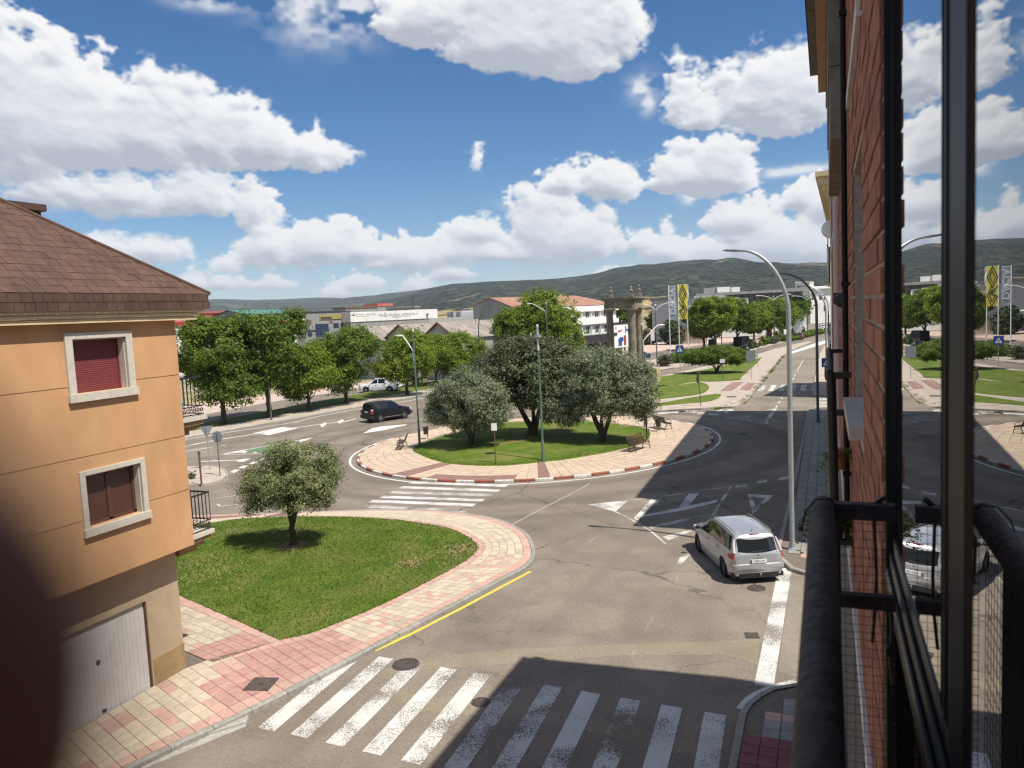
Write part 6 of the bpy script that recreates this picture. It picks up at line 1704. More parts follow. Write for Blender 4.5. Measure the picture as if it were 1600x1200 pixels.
# plants hung on the second guard rail
def fern(label, loc, n, ln, seed, leafm, cat='plant', name='hanging_plant'):
    r = np.random.default_rng(seed); vs = []
    for k in range(n):
        a = r.uniform(0, 2*math.pi); e = r.uniform(-0.2, 0.9); L_ = ln*r.uniform(0.5, 1.1)
        d = np.array([math.cos(a), math.sin(a), 0])
        for j in range(9):
            t = j/9; c = d*L_*t+np.array([0, 0, L_*(e*t-1.15*t*t)])
            for s in (-1, 1):
                q = np.cross(d, [0, 0, 1])*s*ln*0.16*(1-t*0.7)+d*ln*0.06+r.normal(0, 0.006, 3)
                w = d*ln*0.045
                vs += [c, c+q*0.6+w, c+q, c+q*0.6-w]
    t = thing(name, label, cat, loc); np_mesh('fronds', np.array(vs), 4, leafm, t)
    return t
f1 = fern('dark feathery fern hanging from the second guard rail', (0.022, 3.60, 7.76), 150, 0.165, 140, 'leaf_mid')
m = MB(); m.lathe([(0.03, -0.14), (0.05, -0.02), (0.055, -0.015)], 12, (0, 0, 0)); obj('pot', m, 'black_plastic', f1, smooth=40)
f2 = fern('small leafy plant in a clay pot under the stone window sill', (0.050, 3.60, 8.03), 46, 0.10, 141, 'leaf_mid', name='potted_plant')
m = MB(); m.lathe([(0.017, -0.075), (0.027, 0.0), (0.030, 0.0), (0.030, 0.01), (0.025, 0.01)], 14); obj('pot', m, 'terracotta', f2, smooth=40)
# ------------------------------------------------------------------ vehicles
def interp(tab, x):
    xs = [t[0] for t in tab]; ys = [t[1] for t in tab]
    return float(np.interp(x, xs, ys))
class CarShape:
    """+x is forward. top: roof/bonnet line, belt: shoulder line, half: half width in plan, roofhalf: half width of the roof"""
    def __init__(s, top, belt, half, roofhalf, wheels, wr, clear, L2):
        s.top, s.belt, s.half, s.rh, s.wheels, s.wr, s.clear, s.L2 = top, belt, half, roofhalf, wheels, wr, clear, L2
    def bottom(s, x):
        z = s.clear+0.10*max(0, (abs(x)-s.L2+0.45)/0.45)
        for w in s.wheels:
            R = s.wr+0.055; d = abs(x-w)
            if d < R: z = max(z, s.wr*0.98+math.sqrt(R*R-d*d)*0.98)
        return z
    def sec(s, x):
        zt = interp(s.top, x); zb = min(interp(s.belt, x), zt-0.012); W = interp(s.half, x); Wr = min(interp(s.rh, x), W*0.97); z0 = s.bottom(x); z0 = min(z0, zb-0.05)
        cab = zt-zb
        if cab < 0.12: Wr = W*0.86
        zm = s.clear+0.42*(zb-s.clear); zm = max(zm, z0+0.01); z2 = max(zb-0.13, zm+0.005)
        return [(W*0.955, z0), (W, zm), (W*0.985, z2), (W*0.945, zb), (Wr, zt-0.055*min(1, cab/0.3)-0.008), (Wr*0.80, zt-0.006), (Wr*0.4, zt), (0, zt+0.004)]
    def body(s, n=64):
        m = MB(); xs = sorted(set(list(np.linspace(-s.L2, s.L2, n))+[w+s.wr*1.18*math.cos(a) for w in s.wheels for a in np.linspace(0, math.pi, 13)]+[t[0] for t in s.top if -s.L2 <= t[0] <= s.L2]))
        k = 15; vs = []
        for x in xs:
            q = s.sec(x); P = [(x, y, z) for y, z in q]+[(x, -y, z) for y, z in q[-2::-1]]
            vs += P
        fs = [(i*k+j, i*k+j+1, (i+1)*k+j+1, (i+1)*k+j) for i in range(len(xs)-1) for j in range(k-1)]
        fs += [tuple(range(k-1, -1, -1)), tuple((len(xs)-1)*k+j for j in range(k))]
        m.add(vs, [f[::-1] for f in fs]); return m
    def side(s, xa, xb, v0, v1, lo, hi, side=1, off=0.006, xa1=None, xb1=None, n=8, nv=3):
        """patch on the flank between section points lo and hi"""
        m = MB(); vs = []
        for i in range(nv+1):
            f = i/nv; v = v0+(v1-v0)*f
            a = xa+((xa1 if xa1 is not None else xa)-xa)*f; b = xb+((xb1 if xb1 is not None else xb)-xb)*f
            for j in range(n+1):
                x = a+(b-a)*j/n; q = s.sec(x); p, r = q[lo], q[hi]
                y, z = p[0]+(r[0]-p[0])*v, p[1]+(r[1]-p[1])*v
                ny, nz = (r[1]-p[1]), -(r[0]-p[0]); l = math.hypot(ny, nz) or 1
                vs.append((x, side*(y+ny/l*off), z+nz/l*off))
        w = n+1
        fs = [(i*w+j, i*w+j+1, (i+1)*w+j+1, (i+1)*w+j) for i in range(nv) for j in range(n)]
        # turned-in rim so that the panel has thickness
        m.add(vs, fs if side < 0 else [f[::-1] for f in fs])
        return m
    def top_patch(s, xa, xb, wf=0.93, off=0.006, n=8, bow=0.0, wb=None):
        m = MB(); vs = []; W_n = 10
        for i in range(n+1):
            x = xa+(xb-xa)*i/n; wv = wf+((wb if wb is not None else wf)-wf)*i/n
            for j in range(W_n+1):
                t = -1+2*j/W_n; xx = x+bow*(1-t*t)
                q = s.sec(xx); Wr = q[4][0]*wv
                y = t*Wr; ay = abs(y)
                pts = q[4:][::-1]
                z = float(np.interp(ay, [p[0] for p in pts], [p[1] for p in pts]))
                dz = (s.sec(xx+0.02)[7][1]-s.sec(xx-0.02)[7][1])/0.04; l = math.hypot(dz, 1)
                vs.append((xx-dz/l*off, y, z+off/l))
        w = W_n+1
        fs = [(i*w+j, i*w+j+1, (i+1)*w+j+1, (i+1)*w+j) for i in range(n) for j in range(W_n)]
        m.add(vs, [f[::-1] for f in fs] if (xb > xa) else fs); return m
def car_wheel(parent, x, y, r, w, rim, spokes=7):
    s = 1 if y > 0 else -1
    m = MB(); m.lathe([(r*0.62, -w/2), (r*0.94, -w/2), (r, -w*0.36), (r, w*0.36), (r*0.94, w/2), (r*0.62, w/2)], 28, axis='y', cap=False)
    wh = obj('wheel', m, 'tyre_rubber', parent, loc=(x, y, r), smooth=40)
    m = MB(); d = s*w*0.30
    m.lathe([(r*0.66, d), (r*0.60, d+s*0.012), (r*0.58, d-s*0.03)], 24, axis='y', cap=False)
    for k in range(spokes):
        a = 2*math.pi*k/spokes; c, n_ = math.cos(a), math.sin(a)
        for q in (-0.10, 0.10):
            c2, n2 = math.cos(a+q), math.sin(a+q)
            m.tube([(n_*r*0.10, d, c*r*0.10), (n2*r*0.62, d, c2*r*0.62)], r*0.048, 5)
    m.lathe([(0.001, d+s*0.016), (r*0.15, d+s*0.014), (r*0.17, d-s*0.01)], 12, axis='y', cap=False)
    obj('rim', m, rim, wh, smooth=40)
    m = MB(); m.lathe([(0.001, s*w*0.05), (r*0.63, s*w*0.05)], 20, axis='y', cap=False); obj('brake_disc', m, 'black_plastic', wh)
    return wh
def text_mesh(name, s, size, material, parent, M4, ext=0.001, sx=1.0):
    cu = bpy.data.curves.new(name, 'FONT'); cu.body = s; cu.size = size; cu.extrude = ext; cu.align_x = 'CENTER'; cu.align_y = 'CENTER'
    t = bpy.data.objects.new('tmp', cu); COL.objects.link(t)
    dg = bpy.context.evaluated_depsgraph_get(); dg.update()
    me = bpy.data.meshes.new_from_object(t.evaluated_get(dg)); bpy.data.objects.remove(t)
    me.materials.clear(); me.materials.append(MATS[material]); me.transform(M4 @ Matrix.Diagonal((sx, 1, 1, 1)))
    o = bpy.data.objects.new(name, me); COL.objects.link(o)
    if parent is not None: o.parent = parent
    return o
def axes(o, x, y):
    x = Vector(x).normalized(); y = Vector(y).normalized(); z = x.cross(y)
    return Matrix(((x.x, y.x, z.x, o[0]), (x.y, y.y, z.y, o[1]), (x.z, y.z, z.z, o[2]), (0, 0, 0, 1)))
def build_car(name, label, cat, loc, rz, S, paint, rim, wins, doors, screen, rear, detail=True, wheel_w=0.21, group=None, spokes=7, ywheel=None, pillars=()):
    t = thing(name, label, cat, loc, rz, group)
    bd = obj('body', S.body(), paint, t, smooth=38)
    m = MB(); Wm = max(h[1] for h in S.half)
    m.box(-S.L2+0.25, S.L2-0.25, -Wm*0.86, Wm*0.86, S.clear+0.02, S.clear+0.42)
    for w in S.wheels: m.box(w-S.wr*1.1, w+S.wr*1.1, -Wm*0.90, Wm*0.90, S.wr*0.9, S.wr*2.1)
    obj('underbody', m, 'black_plastic', t)
    yw = ywheel or (Wm-wheel_w/2-0.012)
    for w in S.wheels:
        for sd in (1, -1): car_wheel(t, w, sd*yw, S.wr, wheel_w, rim, spokes)
    for sd in (1, -1):
        for (xa, xb, xa1, xb1) in wins:
            obj('side_window', S.side(xa, xb, 0.10, 0.90, 3, 4, sd, 0.006, xa1, xb1), 'car_glass', t, smooth=60)
        for (xa, xb) in doors:
            d = obj('door', S.side(xa, xb, 0.04, 0.97, 1, 3, sd, 0.007, n=6), paint, t, smooth=60)
            q = S.sec((xa+xb)/2-0.25); h = MB(); y = q[2][0]; z = q[2][1]+0.03
            h.box((xa+0.05), (xa+0.24), min(sd*y, sd*(y+0.035)), max(sd*y, sd*(y+0.035)), z, z+0.03)
            obj('handle', h, paint, d)
    obj('windscreen', S.top_patch(*screen), 'car_glass', t, smooth=60)
    if rear: obj('rear_window', S.top_patch(*rear), 'car_glass', t, smooth=60)
    return t, bd
# silver people carrier
top = [(-2.29, 0.92), (-2.265, 1.00), (-2.22, 1.06), (-1.98, 1.50), (-1.90, 1.565), (-1.6, 1.60), (-0.9, 1.635), (-0.2, 1.645), (0.25, 1.60), (0.62, 1.47), (1.35, 1.09), (1.45, 1.05), (1.8, 0.97), (2.1, 0.84), (2.22, 0.72), (2.29, 0.60)]
belt = [(-2.29, 0.90), (-2.2, 1.02), (-1.0, 0.99), (0.5, 0.95), (1.3, 0.93), (2.0, 0.80), (2.29, 0.55)]
half = [(-2.29, 0.76), (-2.22, 0.83), (-2.0, 0.885), (-1.5, 0.915), (0.8, 0.92), (1.6, 0.90), (2.0, 0.83), (2.2, 0.70), (2.29, 0.55)]
rh = [(-2.29, 0.70), (-2.0, 0.655), (-1.5, 0.67), (-0.3, 0.665), (0.4, 0.64), (1.4, 0.74)]
S1 = CarShape(top, belt, half, rh, (-1.385, 1.385), 0.325, 0.19, 2.29)
pr = g(1132.5, 902.5); pf = g(1089.4, 860)
dirv = Vector((pf.x-pr.x, pf.y-pr.y)).normalized(); head = math.atan2(dirv.y, dirv.x)
left = Vector((-dirv.y, dirv.x)); mid = Vector(((pr.x+pf.x)/2, (pr.y+pf.y)/2))-left*0.83
t, bd = build_car('people_carrier', 'silver people carrier seen from behind, waiting at the side street corner', 'car', (mid.x, mid.y, 0.008), head, S1, 'car_silver', 'rim_dark',
    [(-1.97, -1.0, -1.76, -1.0), (-0.985, 0.05, -0.985, 0.05), (0.065, 1.24, 0.065, 0.57)], [(-0.98, 0.05), (0.065, 1.05)], (1.36, 0.44, 0.94, 0.007, 8, 0.05), (-2.205, -1.985, 0.93, 0.007, 6, -0.05, 0.97))
t.scale = (0.945, 0.945, 0.945)
for sd in (1, -1):
    m = MB(); m.tube([(-1.85, sd*0.60, 1.60), (-1.6, sd*0.615, 1.645), (-0.4, sd*0.61, 1.675), (0.15, sd*0.60, 1.645), (0.25, sd*0.595, 1.605)], 0.018, 8); obj('roof_rail', m, 'sign_grey', t, smooth=50)
    m = MB(); ya, yb = sorted((sd*0.835, sd*0.615)); m.add([(-2.235, sd*0.62, 0.86), (-2.215, sd*0.62, 1.02), (-2.16, sd*0.80, 1.02), (-1.97, sd*0.90, 0.985), (-2.0, sd*0.91, 0.87), (-2.20, sd*0.845, 0.85), (-2.275, sd*0.62, 0.86), (-2.245, sd*0.62, 1.03), (-2.195, sd*0.82, 1.03), (-1.98, sd*0.925, 0.99), (-2.01, sd*0.93, 0.87), (-2.24, sd*0.855, 0.85)],
        [(6, 7, 8, 11), (8, 9, 10, 11), (0, 1, 7, 6), (1, 2, 8, 7), (2, 3, 9, 8), (3, 4, 10, 9), (4, 5, 11, 10), (5, 0, 6, 11)])
    tl = obj('tail_lamp', m, 'lens_red', t)
    m = MB(); m.tube([(-2.205, sd*0.785, 1.03), (-2.12, sd*0.76, 1.20), (-2.03, sd*0.725, 1.36), (-1.975, sd*0.70, 1.45)], [0.052, 0.047, 0.036, 0.018], 8); obj('lens', m, 'lens_pale', tl, smooth=50)
    m = MB(); m.ball((0.98, sd*1.0, 1.06), 0.1, 10, 7, (0.75, 1.0, 0.75)); m.tube([(1.0, sd*0.86, 1.0), (0.98, sd*0.97, 1.03)], 0.025, 6); obj('mirror', m, 'black_plastic', t, smooth=60)
    m = MB(); m.tube([(2.0, sd*0.78, 0.80), (1.75, sd*0.86, 0.87), (1.6, sd*0.89, 0.90)], [0.06, 0.075, 0.03], 8); obj('headlight', m, 'lens_clear', t, smooth=60)
m = MB(); m.box(-2.31, -2.24, -0.66, 0.66, 0.20, 0.37); m.box(-2.24, -2.0, -0.85, 0.85, 0.20, 0.34); obj('rear_valance', m, 'black_plastic', t)
m = MB(); m.add([(-2.30, -0.70, 0.44), (-2.30, 0.70, 0.44), (-2.36, 0.72, 0.55), (-2.36, -0.72, 0.55), (-2.33, 0.74, 0.66), (-2.33, -0.74, 0.66), (-2.25, 0.74, 0.68), (-2.25, -0.74, 0.68), (-2.2, 0.88, 0.66), (-2.2, -0.88, 0.66), (-2.25, 0.88, 0.44), (-2.25, -0.88, 0.44), (-2.29, 0.86, 0.55), (-2.29, -0.86, 0.55), (-2.0, 0.93, 0.64), (-2.0, -0.93, 0.64), (-2.0, 0.93, 0.36), (-2.0, -0.93, 0.36), (-2.30, 0.72, 0.36), (-2.30, -0.72, 0.36)],
    [(0, 1, 2, 3), (3, 2, 4, 5), (5, 4, 6, 7), (2, 12, 8, 4), (13, 3, 5, 9), (12, 14, 8), (15, 13, 9), (1, 10, 12, 2), (11, 0, 3, 13), (10, 16, 14, 12), (17, 11, 13, 15), (18, 1, 0, 19), (18, 16, 10, 1), (17, 19, 0, 11), (8, 6, 4), (7, 9, 5)])
obj('rear_bumper', m, 'car_silver', t, smooth=50)
m = MB(); m.box(-2.318, -2.297, -0.27, 0.27, 0.70, 0.815); npx = obj('number_plate', m, 'plate_white', t)
m = MB(); m.box(-2.320, -2.319, 0.225, 0.266, 0.705, 0.81); obj('euro_band', m, 'plate_blue', npx)
text_mesh('plate_letters', '5383 LVP', 0.098, 'letter_dark', npx, axes((-2.3195, -0.02, 0.757), (0, -1, 0), (0, 0, 1)), 0.0008, 0.92)
m = MB(); d_ = [(0, -0.035), (0.026, 0), (0, 0.035), (-0.026, 0)]
for i in range(4): a, c = d_[i], d_[(i+1) % 4]; m.tube([(-2.292, a[0], 0.965+a[1]), (-2.292, c[0], 0.965+c[1])], 0.007, 5)
obj('emblem', m, 'chrome', t)
text_mesh('model_lettering', 'SCENIC', 0.055, 'chrome', t, axes((-2.300, 0, 0.868), (0, -1, 0), (0, 0, 1)), 0.003, 1.5)
m = MB(); m.box(-1.965, -1.925, -0.15, 0.15, 1.545, 1.575); obj('brake_light', m, 'lens_red', t)
m = MB(); m.tube([(-2.235, 0.02, 1.065), (-2.225, -0.2, 1.08), (-2.20, -0.40, 1.12)], 0.010, 5); obj('wiper', m, 'black_plastic', t)
m = MB(); m.tube([(-1.72, 0, 1.60), (-1.78, 0, 1.70), (-1.81, 0, 1.76)], [0.012, 0.006, 0.003], 6); obj('antenna', m, 'black_plastic', t)
m = MB(); m.tube([(-2.30, 0, 0.30), (-2.42, 0, 0.30), (-2.46, 0, 0.36)], 0.02, 8); m.ball((-2.46, 0, 0.385), 0.032); obj('tow_hook', m, 'chrome', t, smooth=50)
# black off-road car
top = [(-2.22, 0.98), (-2.2, 1.10), (-2.15, 1.18), (-2.02, 1.62), (-1.92, 1.70), (-1.3, 1.745), (-0.3, 1.75), (0.25, 1.71), (0.5, 1.60), (1.08, 1.16), (1.2, 1.11), (1.75, 1.05), (2.05, 0.95), (2.18, 0.80), (2.22, 0.66)]
belt = [(-2.22, 0.96), (-2.1, 1.14), (0, 1.09), (1.1, 1.06), (2.0, 0.92), (2.22, 0.62)]
half = [(-2.22, 0.80), (-2.1, 0.88), (-1.5, 0.925), (1.2, 0.925), (1.9, 0.88), (2.15, 0.76), (2.22, 0.66)]
rh = [(-2.22, 0.74), (-1.9, 0.70), (-0.3, 0.70), (0.4, 0.67), (1.1, 0.78)]
S2 = CarShape(top, belt, half, rh, (-1.30, 1.33), 0.37, 0.24, 2.22)
pr = g(540+295/5.333, 620+212/5.333); pf = g(540+490/5.333, 620+181/5.333)
dv = Vector((pf.x-pr.x, pf.y-pr.y)).normalized(); hd = math.atan2(dv.y, dv.x); rt_ = Vector((dv.y, -dv.x)); mid = Vector(((pr.x+pf.x)/2, (pr.y+pf.y)/2))-rt_*0.83
t, bd = build_car('off_road_car', 'black off-road estate car driving into the roundabout', 'car', (mid.x, mid.y, 0.008), hd, S2, 'car_black', 'rim_alloy',
    [(-1.95, -1.05, -1.80, -1.05), (-0.98, -0.02, -0.98, -0.02), (0.05, 1.0, 0.05, 0.46)], [(-0.98, -0.02), (0.04, 0.95)], (1.10, 0.38, 0.94, 0.007, 8, 0.05), (-2.14, -2.0, 0.92, 0.007, 6, -0.04), spokes=6)
t.scale = (0.96, 0.96, 0.98)
for sd in (1, -1):
    m = MB(); m.box(-2.235, -2.06, min(sd*0.70, sd*0.905), max(sd*0.70, sd*0.905), 0.80, 1.06); tl = obj('tail_lamp', m, 'lens_red', t)
    m = MB(); m.box(-2.20, -2.05, min(sd*0.68, sd*0.88), max(sd*0.68, sd*0.88), 1.06, 1.20); obj('lens', m, 'lens_pale', tl)
    m = MB(); m.tube([(-1.85, sd*0.63, 1.71), (-1.6, sd*0.64, 1.78), (0.0, sd*0.64, 1.80), (0.2, sd*0.63, 1.73)], 0.02, 8); obj('roof_rail', m, 'black_plastic', t, smooth=50)
    m = MB(); m.ball((0.85, sd*1.0, 1.16), 0.11, 10, 7, (0.7, 1.0, 0.8)); obj('mirror', m, 'car_black', t, smooth=60)
    m = MB(); m.box(1.95, 2.14, min(sd*0.55, sd*0.86), max(sd*0.55, sd*0.86), 0.80, 0.96); obj('headlight', m, 'lens_clear', t)
    m = MB(); m.box(-0.95, 0.95, min(sd*0.90, sd*0.945), max(sd*0.90, sd*0.945), 0.36, 0.42); obj('side_strip', m, 'chrome', t)
m = MB(); m.box(-2.236, -2.222, -0.26, 0.26, 0.90, 1.01); obj('number_plate', m, 'plate_white', t)
m = MB(); m.box(-2.30, -2.0, -0.88, 0.88, 0.42, 0.66); m.box(2.0, 2.27, -0.84, 0.84, 0.40, 0.62); obj('bumper', m, 'black_plastic', t)
# white pickup with hard top
top = [(-2.62, 0.98), (-2.60, 1.04), (-2.54, 1.10), (-2.40, 1.70), (-2.3, 1.76), (-1.0, 1.78), (-0.2, 1.78), (0.30, 1.72), (0.55, 1.60), (1.18, 1.14), (1.3, 1.10), (1.95, 1.05), (2.35, 0.97), (2.55, 0.84), (2.62, 0.68)]
belt = [(-2.62, 0.96), (-2.5, 1.06), (0, 1.06), (1.2, 1.05), (2.3, 0.94), (2.62, 0.64)]
half = [(-2.62, 0.84), (-2.5, 0.90), (1.4, 0.92), (2.2, 0.89), (2.5, 0.76), (2.62, 0.66)]
rh = [(-2.62, 0.76), (-2.3, 0.74), (-0.9, 0.72), (0.3, 0.69), (1.2, 0.78)]
S3 = CarShape(top, belt, half, rh, (-1.55, 1.55), 0.38, 0.30, 2.62)
pfw = g(571.7, 614); prw = g(610, 613)
dv = Vector((pfw.x-prw.x, pfw.y-prw.y)).normalized(); hd = math.atan2(dv.y, dv.x); lf = Vector((-dv.y, dv.x)); mid = Vector(((prw.x+pfw.x)/2, (prw.y+pfw.y)/2))-lf*0.82
t, bd = build_car('pickup_truck', 'white double-cab pickup with a canopy parked under the verge trees', 'pickup', (mid.x, mid.y, 0.008), hd, S3, 'car_white', 'rim_alloy',
    [(-0.92, -0.08, -0.92, -0.08), (0.02, 1.05, 0.02, 0.48)], [(-0.95, -0.06), (0.02, 1.1)], (1.2, 0.42, 0.94, 0.007, 8, 0.05), (-2.52, -2.38, 0.85, 0.007, 6), spokes=6)
for sd in (1, -1):
    m = MB(); m.box(-2.64, -2.50, min(sd*0.76, sd*0.915), max(sd*0.76, sd*0.915), 0.78, 1.08); obj('tail_lamp', m, 'lens_red', t)
    m = MB(); m.ball((0.95, sd*1.0, 1.18), 0.12, 10, 7, (0.6, 1.0, 0.8)); obj('mirror', m, 'car_white', t, smooth=60)
    m = MB(); m.box(2.30, 2.52, min(sd*0.58, sd*0.88), max(sd*0.58, sd*0.88), 0.82, 0.98); obj('headlight', m, 'lens_clear', t)
    m = MB(); m.box(-1.02, -0.985, min(sd*0.72, sd*0.93), max(sd*0.72, sd*0.93), 0.5, 1.72); obj('canopy_seam', m, 'letter_grey', t)
    m = MB(); m.tube([(-2.3, sd*0.6, 1.80), (-0.1, sd*0.6, 1.83)], 0.018, 6); obj('roof_rail', m, 'sign_grey', t)
m = MB(); m.box(-2.72, -2.55, -0.86, 0.86, 0.48, 0.64); obj('bumper', m, 'chrome', t)
# cars standing far off along the boulevard
top = [(-2.05, 0.88), (-2.0, 1.0), (-1.75, 1.36), (-1.5, 1.43), (-0.3, 1.46), (0.1, 1.41), (0.95, 0.96), (1.1, 0.92), (1.8, 0.80), (2.05, 0.6)]
belt = [(-2.05, 0.86), (-1.9, 0.96), (1, 0.90), (1.9, 0.76), (2.05, 0.56)]
half = [(-2.05, 0.74), (-1.8, 0.85), (1.4, 0.87), (1.9, 0.78), (2.05, 0.6)]
rh = [(-2.05, 0.68), (-1.5, 0.60), (0.1, 0.60), (1, 0.74)]
S4 = CarShape(top, belt, half, rh, (-1.25, 1.30), 0.31, 0.18, 2.05)
GCARS = 'cars parked along the boulevard'
for (px, py, ang_, paint, lb) in ((1163, 553, 68, 'car_black', 'dark car half hidden behind the spreading tree and the square sign'), (1225, 533, 70, 'car_blue', 'pale blue-grey parked car behind the hedge cypresses'), (1249, 530.5, 70, 'car_maroon', 'maroon parked car between two clipped cypresses'), (1281, 521, 72, 'car_white', 'nearer of the two white parked cars by the far grey lamp post'), (1287, 515, 72, 'car_white', 'farther white parked car by the far grey lamp post'), (1190, 538, 66, 'car_red', 'dark red car standing behind the triangular sign'), (1000, 560, 20, 'car_blue', 'car parked in front of the white showroom ground floor'), (917, 556, 25, 'car_black', 'black car parked under the dark canopy of the white building')):
    p = g(px, py)
    t, _ = build_car('parked_car', lb, 'car', (p.x, p.y, 0.01), math.radians(ang_+22), S4, paint, 'rim_alloy', [(-1.55, -0.75, -1.4, -0.75), (-0.7, 0.75, -0.7, 0.2)], [(-0.6, 0.6)], (0.96, 0.2, 0.92), (-1.98, -1.76, 0.9), group=GCARS, spokes=5)
p = g(1160, 541)
t = thing('parked_van', 'long dark van parked under the plane trees', 'van', (p.x, p.y, 0.01), math.radians(75))
top = [(-2.6, 1.1), (-2.55, 1.9), (-2.4, 2.0), (1.2, 2.0), (1.5, 1.85), (2.1, 1.2), (2.5, 1.0), (2.6, 0.7)]
S5 = CarShape(top, [(-2.6, 1.08), (2.0, 1.1), (2.6, 0.65)], [(-2.6, 0.9), (2.0, 0.95), (2.6, 0.75)], [(-2.6, 0.86), (1.5, 0.84), (2.1, 0.85)], (-1.5, 1.6), 0.34, 0.2, 2.6)
obj('body', S5.body(), 'car_black', t, smooth=40); obj('windscreen', S5.top_patch(2.05, 1.5), 'car_glass', t)
for w in S5.wheels:
    for sd in (1, -1): car_wheel(t, w, sd*0.84, 0.34, 0.2, 'rim_dark', 5)
# ------------------------------------------------------------------ street furniture
def curve_arm(p0, h0, h1, reach, dirv, n=14, flat=0.35):
    """a pole top that bends over: vertical at h0, ends nearly level at h1 after the reach"""
    P = []
    for i in range(n+1):
        t = i/n; a = t*math.pi/2
        P.append((p0[0]+dirv[0]*reach*(1-math.cos(a))**0.9, p0[1]+dirv[1]*reach*(1-math.cos(a))**0.9, h0+(h1-h0)*math.sin(a)))
    return P
def bent_lamp(label, base, h, reach, dirv, matn, r0, r1, hb, group, head_len=0.62, lit='lamp_white'):
    t = thing('street_lamp', label, 'street lamp', (base[0], base[1], KZ), 0, group)
    m = MB(); pts = [(0, 0, 0), (0, 0, hb*0.5), (0, 0, hb)]+curve_arm((0, 0), hb, h, reach, dirv)[1:]
    n = len(pts); m.tube(pts, [r0+(r1-r0)*i/(n-1) for i in range(n)], 12); po = obj('pole', m, matn, t, smooth=50)
    m = MB(); m.lathe([(r0*1.9, 0.0), (r0*1.9, 0.02), (r0*1.15, 0.03), (r0*1.08, 0.25)], 14); obj('base_plate', m, matn, po, smooth=40)
    e = Vector(pts[-1]); d = (Vector(pts[-1])-Vector(pts[-2])).normalized(); s = d.cross(Vector((0, 0, 1))).normalized()
    m = MB(); vs = []
    for k, (f, w, th_) in enumerate(((0, 0.05, 0.05), (0.25, 0.11, 0.07), (0.8, 0.12, 0.06), (1.0, 0.05, 0.03))):
        c = e+d*head_len*(f-0.05); u_ = s.cross(d)
        vs += [c-s*w+u_*th_*0.4, c+s*w+u_*th_*0.4, c+s*w*0.9-u_*th_*0.6, c-s*w*0.9-u_*th_*0.6]
    fs = [(4*k+j, 4*k+(j+1) % 4, 4*k+4+(j+1) % 4, 4*k+4+j) for k in range(3) for j in range(4)]+[(3, 2, 1, 0), (12, 13, 14, 15)]
    m.add(vs, fs); obj('lamp_head', m, 'pole_dark' if matn != 'pole_steel' else 'sign_grey', t)
    return t
GL = 'tall bent lamps along the right pavement'
b = g(1238, 857, KZ); e = on_y(1131, 391, b.y)
bent_lamp('tall pale grey bent street lamp at the side street corner, beside the silver car', b, 10.35, b.x-e.x-0.55, (-1, 0), 'pole_steel', 0.086, 0.042, 8.2, GL)
b2 = g(1278, 660, KZ); e2 = on_y(1228, 421, b2.y)
bent_lamp('second bent lamp on the right pavement, of dark steel', b2, 10.45, 2.3, (-1, 0), 'pole_dark', 0.10, 0.045, 8.1, GL)
for (px, y, lb, ty) in ((1290.5, 92, 'third bent lamp down the right pavement, thin and pale', 432), (1294.5, 112, 'farthest bent lamp down the right pavement', 436)):
    q = on_y(px, 500, y); bent_lamp(lb, (q.x, q.y), 10.3, 2.6, (-1, 0), 'pole_steel', 0.10, 0.05, 7.4, GL)
